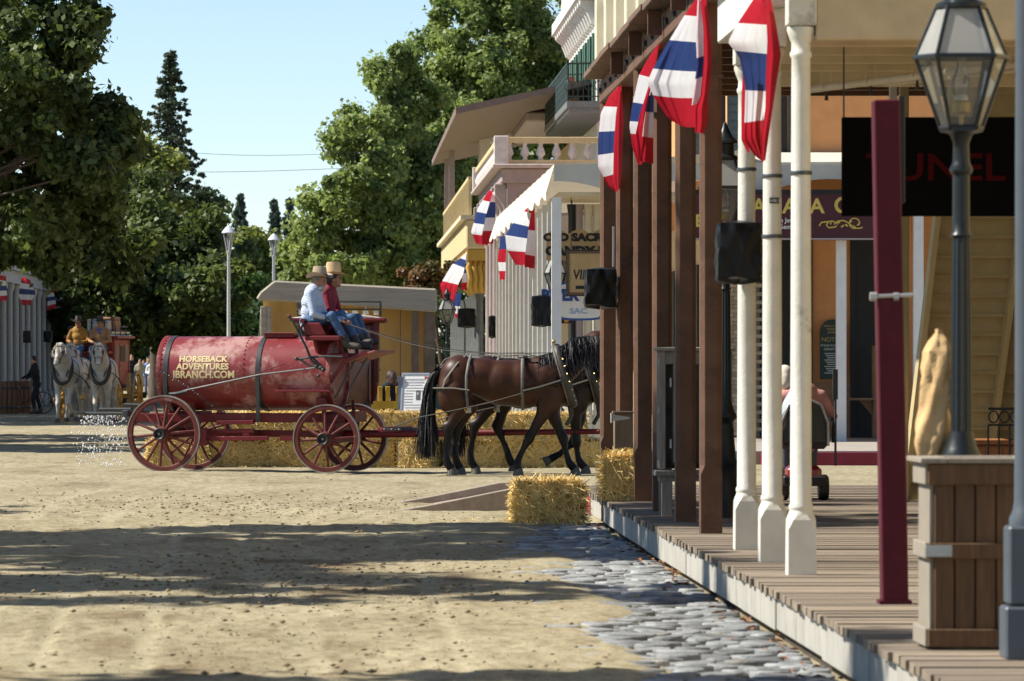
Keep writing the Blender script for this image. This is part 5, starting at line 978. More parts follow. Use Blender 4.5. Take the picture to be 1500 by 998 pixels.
# ------------------------------------------------------------------ hay bales
M_HAY = mat('hay', (.50, .33, .095), .85, .35, 22, bump=.9, bscale=45, col2=(.20, .11, .03), c2at=.58, detail=8)
M_STRAW = mat('straw', (.74, .54, .20), .6, .25, 3, rnd=.1, spec=.5)
def bale_meshes(seed, w=.92, d=.46, h=.40, n=3200, fl=(.05, .17)):
    rs = np.random.RandomState(seed); g = MB(); nx, nz = 22, 10
    def face(o, u, v, nu, nv):
        o, u, v = Vector(o), Vector(u), Vector(v); nrm = u.cross(v).normalized()
        def fn(a_, c):
            p = o + u * a_ + v * c; e_ = min(a_, 1 - a_, c, 1 - c); bulge = .02 * min(1, e_ * 6); k = 1
            x = p.x / w + .5
            if abs(nrm.x) < .5: bulge -= .022 * sum(math.exp(-((x - q) / .022) ** 2) for q in (.26, .5, .74)) - .012 * math.sin(x * 60 + p.z * 30) * .5
            return p + nrm * (bulge + (.014 * math.sin(p.x * 47 + 3 * math.sin(p.z * 21 + p.y * 13)) + .010 * math.sin(p.x * 19 + p.z * 37 + p.y * 31)) * (e_ > 0))
        g.grid(fn, nu, nv)
    X, Y_, Z = w / 2, d / 2, h
    face((-X, -Y_, 0), (w, 0, 0), (0, 0, Z), nx, nz); face((X, Y_, 0), (-w, 0, 0), (0, 0, Z), nx, nz); face((-X, -Y_, Z), (w, 0, 0), (0, d, 0), nx, nz); face((X, -Y_, 0), (0, d, 0), (0, 0, Z), nz, nz); face((-X, Y_, 0), (0, -d, 0), (0, 0, Z), nz, nz); face((-X, Y_, 0.002), (w, 0, 0), (0, -d, 0), nx, 3)
    body = g.mesh('bale_body', M_HAY); body.polygons.foreach_set('use_smooth', [True] * len(body.polygons))
    # loose straws standing off the faces
    A = np.array([w * h, w * h, w * d * 1.3, d * h, d * h]); fi = rs.choice(5, n, p=A / A.sum()); u, v = rs.rand(n) * 1.0 - .5, rs.rand(n); V = []
    N_ = np.array([(0, -1, 0), (0, 1, 0), (0, 0, 1), (1, 0, 0), (-1, 0, 0)], float)[fi]
    P = np.where((fi < 2)[:, None], np.stack([u * w, N_[:, 1] * Y_, v * h], 1), np.where((fi == 2)[:, None], np.stack([u * w, (v - .5) * d, np.full(n, h)], 1), np.stack([N_[:, 0] * X, u * d, v * h], 1))) + N_ * .014
    T = rs.normal(size=(n, 3)); T -= N_ * (T * N_).sum(1)[:, None]; T /= np.linalg.norm(T, axis=1)[:, None]; T += N_ * (.08 + .75 * rs.rand(n) ** 2)[:, None]; L_ = (fl[0] + (fl[1] - fl[0]) * rs.rand(n))[:, None]
    S = np.cross(N_, T); S /= np.linalg.norm(S, axis=1)[:, None] + 1e-9; wd = (.003 + .004 * rs.rand(n))[:, None]
    V = np.stack([P - T * L_ * .4 - S * wd, P - T * L_ * .4 + S * wd, P + T * L_ * .6 + S * wd * .7 + N_ * .004, P + T * L_ * .6 - S * wd * .7 + N_ * .004], 1).reshape(-1, 3); V[:, 2] = np.maximum(V[:, 2], .004)
    straw = np_mesh('loose_straw', V, np.arange(4 * n).reshape(n, 4), M_STRAW)
    tw = MB(); tw.tube([(0, -Y_ - .006, .01), (0, -Y_ - .006, h * .98), (0, -Y_ + .02, h + .014), (0, Y_ - .02, h + .014), (0, Y_ + .006, h * .98), (0, Y_ + .006, .01)], .005, 5)
    return body, straw, tw.mesh('twine', M_ROPE), w
BALES = [bale_meshes(s) for s in (1, 2, 3)]; BALE_S = bale_meshes(9, .66, .44, .42, 4200, (.06, .22))
def bale(label, loc, rz=0.0, kind=0, group='straw bales stacked behind the wagon', small=False):
    body, straw, twine, w = BALE_S if small else BALES[kind % 3]
    t = thing('straw_bale', label, 'straw bale', loc, rz, group); link('bale_body', body, t); struct(link('loose_straw', straw, t), 'stuff')
    for q in (-.24, 0, .24):
        o = link('twine', twine, t); o.location = (q * w, 0, 0)
    return t
bale('chunky golden straw bale standing on the cobbles in front of the boardwalk corner', (at(803, 0, 52.3).x, 52.35, -.035), .03, small=True, group='straw bales near the boardwalk')
bale('upright straw bale on the boardwalk below the hinged box', (at(911, 0, 51.1).x + .06, 51.2, DZ), R(88), small=True, group='straw bales near the boardwalk')
ROWL = [(262, 'lower straw bale seen through the rear wheel of the red wagon'), (352, 'lower straw bale right of the rear wheels of the red wagon'), (442, 'lower straw bale beside the front wheel of the red wagon'), (532, 'lower straw bale behind the front wheels of the red wagon'), (618, 'lower straw bale end just left of the bay horse tail'), (700, 'lower straw bale between the hind and fore legs of the bay horses'), (788, 'lower straw bale behind the forelegs of the bay horses'), (868, 'lower straw bale at the right end of the wall, beside the first brown post')]
for k, (px, lb) in enumerate(ROWL):
    Y = 79.0 + .05 * ((k * 7) % 4); bale(lb, (at(px, 0, Y).x, Y, 0), R((0, 3, -2, 2, 78, 5, -3, 2)[k]), k)
ROWU = [(305, 'upper straw bale glimpsed through the spokes of the far rear wheel'), (396, 'upper straw bale below the middle of the red tank'), (486, 'upper straw bale behind the front axle of the red wagon'), (578, 'upper straw bale below the white easel sign'), (668, 'upper straw bale above the bay horse tail end'), (745, 'upper straw bale behind the belly of the bay horse'), (812, 'upper straw bale above the lifted hoof of the far bay horse')]
for k, (px, lb) in enumerate(ROWU):
    Y = 79.05 + .04 * ((k * 5) % 3); bale(lb, (at(px, 0, Y).x, Y, .415 if k < 5 else .40), R((2, -3, 1, 4, -5, 2, 3)[k]), k + 1)
def scattered():
    rs = np.random.RandomState(4); n = 700; P = np.stack([rs.normal(0, 1, n), rs.normal(0, 1, n), np.zeros(n)], 1); h = n // 2
    P[:h] = P[:h] * (.42, .55, 0) + (1.85, 52.2, .012); P[h:] = np.stack([rs.uniform(-2.6, 3.8, n - h), 78.35 - np.abs(rs.normal(0, .35, n - h)), np.full(n - h, .015)], 1)
    an = rs.rand(n) * 6.28; T = np.stack([np.cos(an), np.sin(an), rs.rand(n) * .3], 1); S = np.stack([-np.sin(an), np.cos(an), np.zeros(n)], 1); L_ = (.03 + .06 * rs.rand(n))[:, None]
    V = np.stack([P - S * .003, P + S * .003, P + T * L_ + S * .003, P + T * L_ - S * .003], 1).reshape(-1, 3)
    struct(tag(link('scattered_straw', np_mesh('scattered_straw', V, np.arange(4 * n).reshape(n, 4), M_STRAW)), 'loose straw scattered on the ground around the bales', 'straw'), 'stuff')
scattered()
def easel_sign():
    Y = 79.9; p, q = at(583, 549, Y), at(623, 612, Y); t = thing('easel_sign', 'white information board with two small portraits propped behind the straw bales', 'sign', ((p.x + q.x) / 2, Y, 0), R(-14))
    fr = mat('alu_frame', (.50, .52, .55), .35, .05, metal=.5); w, h, z0 = .44, 1.12, .35; M = Matrix.Rotation(R(-12), 3, 'X')
    def put(b_, name, m): 
        b_.v = [tuple(M @ Vector((x, y, z))) for x, y, z in b_.v]; return b_.build(name, m, t)
    b = MB(); b.box((0, 0, z0 + h / 2), (w - .03, .012, h - .03)); put(b, 'panel', mat('poster_white', (.80, .81, .80), .5, .02))
    for s_ in (-1, 1):
        b = MB(); b.box((s_ * (w / 2 - .008), -.004, z0 + h / 2), (.026, .026, h)); put(b, 'frame_side', fr)
    for z in (z0, z0 + h):
        b = MB(); b.box((0, -.004, z), (w + .01, .026, .026)); put(b, 'frame_end', fr)
    ink = mat('poster_ink', (.10, .10, .11), .6); pale = mat('poster_grey', (.42, .42, .43), .6)
    for k in range(2):
        b = MB(); b.box((.05 + .10 * k, -.009, z0 + .78), (.065, .004, .15)); put(b, 'portrait', ink); b = MB(); b.ell((.05 + .10 * k, -.012, z0 + .80), (.016, .003, .024), None, 10, 6); put(b, 'portrait_face', pale)
    for k in range(13):
        z = z0 + 1.03 - k * .045
        if 4 < k < 9: w_ = .14; x_ = -.11
        else: w_ = .34 - .05 * (k % 3); x_ = -.01
        b = MB(); b.box((x_, -.0085, z), (w_, .003, .02 if k < 2 else .009)); put(b, 'text_line', pale)
    b = MB(); b.box((.165, -.009, z0 + 1.06), (.05, .004, .03)); put(b, 'red_badge', mat('badge_red', (.5, .04, .03), .5))
    b = MB(); b.ell((-.09, -.009, z0 + .22), (.075, .004, .085), None, 12, 8); put(b, 'emblem', mat('emblem_brown', (.16, .09, .05), .6))
    for s_ in (-1, 1):
        b = MB(); b.beam((s_ * .18, .05, z0 + .5), (s_ * .2, .5, 0), .03, .03); b.build('leg', fr, t); b = MB(); b.beam((s_ * .2, 0, 0), (s_ * .2, .05, z0 + .1), .03, .03); b.build('leg', fr, t)
    # yellow sawhorse barricade boards beside it
    ym = mat('barricade_yellow', (.55, .33, .03), .6, .12); t2 = thing('yellow_barricade', 'yellow wooden barricade standing beside the white easel sign', 'barricade', (at(568, 0, 80.3).x, 80.3, 0))
    for x in (-.12, .0, .16):
        b = MB(); b.box((x, 0, .62), (.07, .06, 1.24)); b.build('upright', ym, t2, bevel=.006)
    b = MB(); b.box((0.02, -.05, .95), (.5, .03, .12)); b.build('rail', ym, t2)
    b = MB(); b.box((.19, -.09, .75), (.06, .04, 1.3)); b.build('grey_bar', mat('bar_blue_grey', (.22, .28, .34), .5), t2)
easel_sign()
# ------------------------------------------------------------------ people
SKIN = mat('skin', (.42, .22, .14), .55, .06, 12); SKIN2 = mat('skin_tan', (.32, .15, .09), .55, .08, 12)
def capsule(b, pts, rad, n=10): b.tube(pts, rad, n)
    # ends are rounded by balls
def limb(b, pts, rad):
    b.tube(pts, rad, 12)
    for p, r in zip(pts, rad): b.ell(p, r * 1.0, None, 12, 8)
def hand(b, wrist, direction, palm_n, curl=.6, s=1.0):
    """palm, four fingers of unequal length and a thumb leaving the side of the palm"""
    d = Vector(direction).normalized(); n = Vector(palm_n); n = (n - d * n.dot(d)).normalized(); sd = d.cross(n); w = Vector(wrist)
    M = Matrix((sd, d, n)).transposed(); b.ell(w + d * .05 * s, (.042 * s, .055 * s, .018 * s), M, 12, 8)
    for k, L_ in enumerate((.062, .074, .070, .055)):
        a0 = w + d * .088 * s + sd * (-.031 + .021 * k) * s; a1 = a0 + (d * math.cos(curl * .6) + n * math.sin(curl * .6)) * L_ * .5 * s; a2 = a1 + (d * math.cos(curl * 1.8) + n * math.sin(curl * 1.8)) * L_ * .5 * s
        limb(b, [a0, a1, a2], [.010 * s, .009 * s, .0075 * s])
    a0 = w + d * .03 * s - sd * .036 * s; a1 = a0 + (d * .6 - sd * .6 + n * .4).normalized() * .04 * s; a2 = a1 + (d * .9 + n * .5).normalized() * .03 * s; limb(b, [a0, a1, a2], [.013 * s, .011 * s, .009 * s])
def head(b, c, face, up=(0, 0, 1), s=1.0):
    f = Vector(face).normalized(); u = Vector(up); u = (u - f * u.dot(f)).normalized(); sd = f.cross(u); M = Matrix((f, sd, u)).transposed(); c = Vector(c)
    b.ell(c + u * .015 * s, (.098 * s, .077 * s, .115 * s), M, 16, 12); b.ell(c + f * .035 * s - u * .05 * s, (.062 * s, .058 * s, .072 * s), M, 14, 10)   # skull, jaw
    b.ell(c + f * .075 * s - u * .095 * s, (.025 * s, .03 * s, .022 * s), M, 10, 7)                                       # chin
    b.tube([c + f * .09 * s + u * .015 * s, c + f * .118 * s - u * .03 * s, c + f * .09 * s - u * .04 * s], [.012 * s, .018 * s, .014 * s], 8)             # nose
    b.ell(c + f * .088 * s + u * .032 * s, (.014 * s, .05 * s, .012 * s), M, 10, 6); b.ell(c + f * .09 * s - u * .066 * s, (.012 * s, .026 * s, .009 * s), M, 10, 6)  # brow, lips
    for q in (-1, 1): b.ell(c + sd * q * .078 * s - u * .008 * s - f * .005 * s, (.022 * s, .012 * s, .033 * s), M, 10, 7)          # ears
    return M
def eyes(c, M, parent, s=1.0):
    for q in (-1, 1):
        b = MB(); b.ell(Vector(c) + M @ Vector((.088 * s, q * .033 * s, .012 * s)), .012 * s, None, 8, 6); b.build('eye', mat('eye_dark', (.02, .015, .01), .3), parent, smooth=60)
def cowboy_hat(parent, c, M, m, s=1.0, brim=.17, crown=.13, band=True, tilt=0.0, name='hat', curl=.055):
    c = Vector(c); T = M @ Matrix.Rotation(tilt, 3, 'Y'); b = MB(); prof = []
    def fn(u, v):
        an = 2 * math.pi * u
        if v < .45:
            k = v / .45; r = (.088 + (brim - .088) * (1 - k)); x = r * math.cos(an) * 1.12; y = r * math.sin(an); z = .0 + curl * (abs(math.sin(an)) ** 2.2) * ((1 - k) ** 1.3) - .02 * (abs(math.cos(an)) ** 3) * (1 - k)
        else:
            k = (v - .45) / .55; r = .088 * (1 - .22 * k ** 1.5) if k < .88 else .088 * .78 * (1 - (k - .88) / .12 * .98); z = crown * min(k / .85, 1) ** .9; x = r * math.cos(an) * 1.18; y = r * math.sin(an) * (1 - .12 * k)
            if k > .75: z -= .032 * math.exp(-(y / .026) ** 2) * (k - .75) / .25
        return c + T @ Vector((x, y, z)) * s
    b.grid(fn, 28, 24); h = b.build(name, m, parent, smooth=70)
    if band:
        q = MB(); q.tube([c + T @ Vector((.092 * 1.18 * math.cos(a_), .091 * math.sin(a_), .016)) * s for a_ in np.linspace(0, 2 * math.pi, 22)], .011 * s, 6); q.build('hat_band', mat('hat_band', (.05, .03, .02), .6), h, smooth=60)
    return h
def person(label, loc, rz, J, shirt, trousers, boots, skin=None, hat=None, hair=None, voxel=.014, group=None, extra=None, girth=1.0, hands=True, face=(1, 0, 0), s=1.0, sleeve=True, tshort=False, skirt=None):
    """J: joint positions in local space (x forward, y left). One continuous body; clothes are its own children."""
    t = thing('person', label, 'person', loc, rz, group); skin = skin or SKIN; g = girth; V = {k: Vector(v) for k, v in J.items() if k != 'curl'}
    hip = (V['hl'] + V['hr']) / 2; sh = (V['sl'] + V['sr']) / 2; nk = V['neck']; hd = V['head']
    def torso(b, e):
        spine = [hip + Vector((0, 0, -.02)), hip.lerp(sh, .35), hip.lerp(sh, .7), sh]; w = (V['sl'] - V['sr']).length; ax = (V['sl'] - V['sr']).normalized(); up_ = (sh - hip).normalized(); fw = ax.cross(up_)
        M = Matrix((fw, ax, up_)).transposed()
        for k, (p, rx, ry) in enumerate(zip(spine, (.125, .125, .13, .105), (.165, .155, .172, .165))): b.ell(p, ((rx + e) * g, (ry + e) * (g * .5 + .5), .16), M, 16, 10)
        limb(b, [V['sr'], sh + Vector((0, 0, .01)), V['sl']], [.065 + e, .085 + e, .065 + e])
    b = MB(); torso(b, -.012); M = head(b, hd, face, s=s); limb(b, [sh + Vector((0, 0, .0)), nk, hd + Vector((0, 0, -.05))], [.065, .056, .056])
    for q in 'lr':
        limb(b, [V['s' + q], V['e' + q], V['w' + q]], [.050, .040, .028]); limb(b, [V['h' + q], V['k' + q], V['a' + q]], [.082, .055, .038]); limb(b, [V['a' + q], V['t' + q]], [.04, .032])
        if hands: hand(b, V['w' + q], (V['w' + q] - V['e' + q]), (0, 0, -1) if abs((V['w' + q] - V['e' + q]).normalized().z) < .8 else (1, 0, 0), J.get('curl', .7))
    body = organic('body', b, skin, t, voxel, 4, .4); eyes(hd, M, body, s)
    c = MB(); torso(c, .006)
    for q in 'lr':
        if sleeve: limb(c, [V['s' + q], V['e' + q], V['e' + q].lerp(V['w' + q], .92)], [.066 * (.55 + .45 * g), .056 * (.55 + .45 * g), .044])
        else: limb(c, [V['s' + q], V['s' + q].lerp(V['e' + q], .6)], [.066, .062])
    limb(c, [sh, sh.lerp(nk, .7)], [.085, .068]); organic('shirt', c, shirt, t, voxel * 1.1, 4, .4)
    c = MB(); ax = (V['hl'] - V['hr']).normalized(); c.ell(hip + Vector((0, 0, -.01)), (.14 * g, .185, .13), None, 16, 10)
    for q in 'lr':
        e_ = V['a' + q] if not tshort else V['k' + q].lerp(V['a' + q], .1); limb(c, [V['h' + q], V['h' + q].lerp(V['k' + q], .55), V['k' + q], V['k' + q].lerp(V['a' + q], .5), e_] if not tshort else [V['h' + q], V['k' + q], e_], [.102, .088, .074, .066, .060] if not tshort else [.1, .08, .078])
    organic('trousers', c, trousers, t, voxel * 1.1, 4, .4)
    for q in 'lr':
        c = MB(); a_, tt = V['a' + q], V['t' + q]; limb(c, [a_ + (V['k' + q] - a_).normalized() * .08, a_], [.072, .068]); limb(c, [a_ + Vector((0, 0, -.02)), a_.lerp(tt, .5) + Vector((0, 0, -.012)), tt], [.062, .057, .050]); organic('boot', c, boots, t, voxel, 3, .4)
    if hair:
        c = MB(); f = M @ Vector((1, 0, 0)); u = M @ Vector((0, 0, 1)); c.ell(hd - f * .018 * s + u * .03 * s, (.10 * s, .088 * s, .108 * s), M, 16, 10)
        if hair[1] > 0: limb(c, [hd - f * .06 * s, hd - f * .075 * s - u * hair[1] * .5, hd - f * .06 * s - u * hair[1]], [.075 * s, .07 * s, .045 * s])
        organic('hair', c, hair[0], body, .016, 3, .4)
    if hat: cowboy_hat(t, hd + M @ Vector((-.01, 0, .075)) * s, M, hat[0], s=hat[1], brim=hat[2], crown=hat[3], tilt=hat[4], curl=hat[5] if len(hat) > 5 else .055)
    return t, body, M
def standing(h=1.72, w=.19, arms='down', stride=.0, lean=0.0, elbow=.12):
    k = h / 1.72; J = dict(head=(.02 + lean, 0, 1.60 * k), neck=(0 + lean * .9, 0, 1.47 * k), sl=(lean * .8, w, 1.40 * k), sr=(lean * .8, -w, 1.40 * k), hl=(0, .09, .90 * k), hr=(0, -.09, .90 * k), kl=(.03 + stride, .10, .49 * k), kr=(.03 - stride * .6, -.10, .49 * k), al=(stride * .9 - .02, .10, .09), ar=(-stride * 1.3 - .02, -.10, .09), tl=(stride * .9 + .14, .12, .035), tr=(-stride * 1.3 + .14, -.12, .035))
    if arms == 'down': J.update(el=(-.02, w + .06, 1.11 * k), er=(-.02, -w - .06, 1.11 * k), wl=(.10, w + .05, .87 * k), wr=(.10, -w - .05, .87 * k))
    elif arms == 'front': J.update(el=(-.03, w + .07, 1.12 * k), er=(-.03, -w - .07, 1.12 * k), wl=(.22, w - .06, 1.08 * k), wr=(.22, -w + .06, 1.08 * k))
    elif arms == 'bars': J.update(el=(.16, w + .09, 1.18 * k), er=(.16, -w - .09, 1.18 * k), wl=(.42, w + .04, 1.04 * k), wr=(.42, -w - .04, 1.04 * k))
    return J
# ------------------------------------------------------------------ horses
def horse_material(name, body, legs, zl=(.45, .78), muzzle=None):
    m = bpy.data.materials.new(name); m.use_nodes = True; N = m.node_tree.nodes; L = m.node_tree.links; b = N['Principled BSDF']; tc = N.new('ShaderNodeTexCoord'); sp = N.new('ShaderNodeSeparateXYZ'); L.new(tc.outputs['Object'], sp.inputs[0])
    mr = N.new('ShaderNodeMapRange'); mr.inputs['From Min'].default_value = zl[0]; mr.inputs['From Max'].default_value = zl[1]; L.new(sp.outputs['Z'], mr.inputs[0])
    nz = N.new('ShaderNodeTexNoise'); nz.inputs['Scale'].default_value = 5; nz.inputs['Detail'].default_value = 6; L.new(tc.outputs['Object'], nz.inputs[0]); cr = N.new('ShaderNodeValToRGB'); e_ = cr.color_ramp.elements; c = Vector(body); e_[0].position = .3; e_[1].position = .7; e_[0].color = (*(c * .72), 1); e_[1].color = (*(c * 1.25), 1); L.new(nz.outputs[0], cr.inputs[0])
    x = N.new('ShaderNodeMixRGB'); x.inputs[1].default_value = (*legs, 1); L.new(mr.outputs[0], x.inputs[0]); L.new(cr.outputs[0], x.inputs[2]); L.new(x.outputs[0], b.inputs['Base Color']); b.inputs['Roughness'].default_value = .42; b.inputs['Specular IOR Level'].default_value = .22
    n2 = N.new('ShaderNodeTexNoise'); n2.inputs['Scale'].default_value = 120; mp = N.new('ShaderNodeMapping'); mp.inputs['Scale'].default_value = (.3, 1, 1); L.new(tc.outputs['Object'], mp.inputs[0]); L.new(mp.outputs[0], n2.inputs[0]); bp = N.new('ShaderNodeBump'); bp.inputs['Strength'].default_value = .12; bp.inputs['Distance'].default_value = .01; L.new(n2.outputs[0], bp.inputs['Height']); L.new(bp.outputs[0], b.inputs['Normal']); return m
M_HAIRB = mat('horse_hair_black', (.010, .009, .009), .45, .3, 40, grain=(1, 1, .2), bump=.5); M_HAIRW = mat('horse_hair_white', (.62, .58, .50), .6, .15, 40, grain=(1, 1, .2), bump=.5)
M_LEATH = mat('harness_leather', (.045, .038, .03), .5, .2, 20, bump=.2); M_LEATHG = mat('harness_worn', (.13, .118, .095), .6, .2, 20, bump=.2); M_HOOF = mat('hoof', (.11, .095, .075), .6, .2, 20)
def hair_strands(name, roots, m, parent, n, rs, wid=.008):
    """roots: fn(k)->(start, mid, end); builds n thin tapered locks"""
    V = []; Q = []
    for i in range(n):
        P = roots(i); P = [Vector(p) for p in P]; sd = (P[-1] - P[0]).cross(Vector((rs.normal(), rs.normal(), .2))).normalized(); pts = [P[0] * (1 - k) ** 2 + P[1] * 2 * k * (1 - k) + P[2] * k * k for k in np.linspace(0, 1, 6)]; o = len(V)
        for k, p in enumerate(pts): w_ = wid * (1 - .75 * k / 5); V += [tuple(p - sd * w_), tuple(p + sd * w_)]
        Q += [(o + 2 * k, o + 2 * k + 1, o + 2 * k + 3, o + 2 * k + 2) for k in range(5)]
    o = link(name, np_mesh(name, V, Q, m), parent); return o
def horse(label, loc, rz, legs, coat, hairm, neck, headdir, group, voxel=.024, tail=True, seed=0, mane_side=-1, scale=1.0, mane=1.0):
    """x forward, y left; legs: list of 4 chains (hind near/far, fore near/far) of joint points; neck: list of points poll-wards; headdir: direction of the face"""
    rs = np.random.RandomState(seed); t = thing('horse', label, 'horse', loc, rz, group); t.scale = (scale,) * 3; b = MB()
    RX = Matrix.Identity(3)
    # trunk: croup, loin, barrel, chest, withers
    for c, r in (((.20, 0, 1.42), (.30, .29, .31)), ((.12, 0, 1.30), (.24, .28, .30)), ((.50, 0, 1.40), (.36, .28, .29)), ((.82, 0, 1.33), (.42, .315, .33)), ((1.10, 0, 1.31), (.40, .32, .36)), ((1.38, 0, 1.34), (.32, .28, .38)), ((1.58, 0, 1.26), (.22, .245, .30)), ((1.30, 0, 1.60), (.26, .10, .10)), ((.45, 0, 1.60), (.35, .10, .09))): b.ell(c, r, RX, 20, 14)
    for s_ in (-1, 1):
        b.ell((.12, s_ * .14, 1.20), (.24, .15, .34), Matrix.Rotation(R(12), 3, 'Y'), 14, 10); b.ell((1.48, s_ * .15, 1.16), (.18, .12, .30), Matrix.Rotation(R(-14), 3, 'Y'), 14, 10)
    limb(b, [(1.42, 0, 1.36)] + [Vector(p) for p in neck], [.31, .245, .19, .155][:len(neck) + 1])
    limb(b, [(1.36, 0, 1.50)] + [Vector(p) + Vector((-.05, 0, .05)) for p in neck], [.16, .13, .11, .10][:len(neck) + 1])
    poll = Vector(neck[-1]); f = Vector(headdir).normalized(); sd = Vector((0, 1, 0)) if abs(f.y) < .9 else Vector((1, 0, 0)); sd = (sd - f * sd.dot(f)).normalized(); up_ = f.cross(sd) if f.cross(sd).z > 0 else -f.cross(sd); M = Matrix((f, sd, up_)).transposed()
    b.ell(poll + f * .10 - up_ * .02, (.20, .105, .135), M, 16, 10); b.ell(poll + f * .12 - up_ * .10, (.14, .085, .11), M, 14, 10); limb(b, [poll + f * .16, poll + f * .36 - up_ * .02, poll + f * .52 - up_ * .03], [.115, .085, .072]); b.ell(poll + f * .54 - up_ * .035, (.065, .068, .075), M, 12, 8)
    for s_ in (-1, 1):
        b.tube([poll + sd * s_ * .06 + up_ * .08 - f * .02, poll + sd * s_ * .075 + up_ * .17 - f * .02, poll + sd * s_ * .07 + up_ * .25 - f * .01], [.035, .032, .006], 8)
    hoofs = []
    for ch, hind in legs:
        P = [Vector(p) for p in ch]
        rad = [.18, .130, .078, .056, .066, .064] if hind else [.145, .100, .076, .054, .064, .064]
        mid = P[2].lerp(P[3], .55); up1 = P[1].lerp(P[2], .6); limb(b, P[:2] + [up1, P[2], mid] + P[3:], rad[:2] + [.084 if hind else .074, rad[2], .047] + rad[3:])
        b.ell(P[2] + Vector((-.045, 0, .04)) if hind else P[2] + Vector((.012, 0, 0)), (.05, .052, .085) if hind else (.078, .075, .09), None, 12, 8); hoofs.append((P[-1], P[-2]))
    body = organic('body', b, coat, t, voxel, 12, .5)
    for p, q in hoofs:
        ax = (p - q).normalized(); d = Vector((ax.x, ax.y, 0)); M2 = Matrix.Identity(3) if p.z < .12 else (Vector((0, 0, -1)).rotation_difference(ax)).to_matrix(); h = MB(); o_ = p - M2 @ Vector((0, 0, .0)); h.lathe([(.082, -.075), (.078, -.06), (.058, .02), (.05, .035)], 14, o_, M2); h.build('hoof', M_HOOF, t, smooth=50)
    for s_ in (-1, 1):
        e_ = MB(); e_.ell(poll + f * .16 + sd * s_ * .098 + up_ * .035, .022, None, 8, 6); e_.build('eye', mat('eye_dark', (.02, .015, .01), .3), t, smooth=60); e_ = MB(); e_.ell(poll + f * .585 + sd * s_ * .04 - up_ * .01, (.016, .012, .016), None, 8, 6); e_.build('nostril', mat('eye_dark', (.02, .015, .01), .3), t)
    crest = [Vector((1.22, 0, 1.68))] + [Vector(p) + Vector((-.15, 0, .17)) for p in neck]
    crest[-1] = poll + up_ * .12 - f * .02
    def cp(k):
        k *= len(crest) - 1; i = min(int(k), len(crest) - 2); return crest[i].lerp(crest[i + 1], k - i)
    def mroot(i):
        p = cp(.12 + .88 * rs.rand()); L_ = (.30 + .22 * rs.rand()) * mane; s_ = mane_side if rs.rand() < .75 else -mane_side; return (p + Vector((0, s_ * .01, 0)), p + Vector((rs.normal() * .04, s_ * (.20 + .05 * rs.rand()) * mane, .05)), p + Vector((rs.normal() * .07 + .06, s_ * (.23 + .06 * rs.rand()) * (mane * .6 + .4), -L_)))
    hair_strands('mane', mroot, hairm, t, int(700 * mane ** 2), rs, .013)
    def froot(i): p = poll + up_ * .1; return (p, p + f * .1 + up_ * .05 + sd * rs.normal() * .03, p + f * (.2 + .08 * rs.rand()) + sd * rs.normal() * .05 + up_ * .02)
    hair_strands('forelock', froot, hairm, t, 40, rs, .008)
    if tail:
        def troot(i): L_ = .75 + .45 * rs.rand() ** .6; return (Vector((-.09 + .02 * rs.normal(), .02 * rs.normal(), 1.50 + .03 * rs.normal())), Vector((-.30 + .05 * rs.normal(), .05 * rs.normal(), 1.42)), Vector((-.20 - .16 * rs.rand() + .06 * rs.normal(), .10 * rs.normal(), 1.42 - L_)))
        hair_strands('tail', troot, hairm, t, 620, rs, .014)
        c = MB(); limb(c, [(-.06, 0, 1.52), (-.17, 0, 1.42), (-.22, 0, 1.2), (-.22, 0, .85), (-.24, 0, .55)], [.055, .06, .075, .075, .02]); organic('tail_core', c, hairm, t, .03, 3, .4)
    return t, dict(poll=poll, f=f, up=up_, sd=sd, body=body)
def strap(parent, pts, w=.022, name='strap', m=None, n=6): 
    b = MB(); b.tube(pts, w, n, flat=.45); return b.build(name, m or M_LEATH, parent, smooth=60)
def ring_strap(parent, c, ry, rz, w=.022, name='strap', m=None, tilt=0.0, lo=0.0, hi=2 * math.pi):
    pts = [Vector((c[0] + math.sin(tilt) * rz * math.sin(a_), c[1] + ry * math.cos(a_), c[2] + rz * math.sin(a_))) for a_ in np.linspace(lo, hi, 25)]; return strap(parent, pts, w, name, m)
# ------------------------------------------------------------------ the red water wagon
WO = Vector((-2.41, 76.22, 0)); WA = R(-16); cW, sW = math.cos(-WA), math.sin(-WA)
def wl(px, py, ly):                                   # wagon-space point on the plane ly
    k = (px - CX) / FPX; lx = (k * (WO.y + ly * cW) - WO.x - ly * sW) / (cW + k * sW); Y = WO.y - lx * sW + ly * cW; return Vector((lx, ly, EYE - (py - HY) * Y / FPX))
def w2l(p): d = Vector(p) - WO; return Vector((d.x * cW - d.y * sW, d.x * sW + d.y * cW, d.z))
M_WRED = mat('wagon_red', (.14, .010, .012), .45, .16, 5, bump=.06, col2=(.22, .075, .065), c2at=.62, spec=.35); M_TANK = mat('tank_red', (.20, .024, .024), .38, .12, 3, bump=.05, col2=(.42, .23, .20), c2at=.505, spec=.5, detail=8)
M_WHEEL = mat('wheel_red', (.13, .032, .026), .6, .18, 9, bump=.15, col2=(.24, .14, .11), c2at=.6, spec=.25); M_TYRE = mat('iron_tyre', (.30, .27, .23), .6, .15, 10, metal=.3); M_STEEL = mat('dark_steel', (.055, .06, .06), .45, .15, 9, metal=.4); M_LETTER = mat('cream_lettering', (.66, .53, .27), .6, .06)
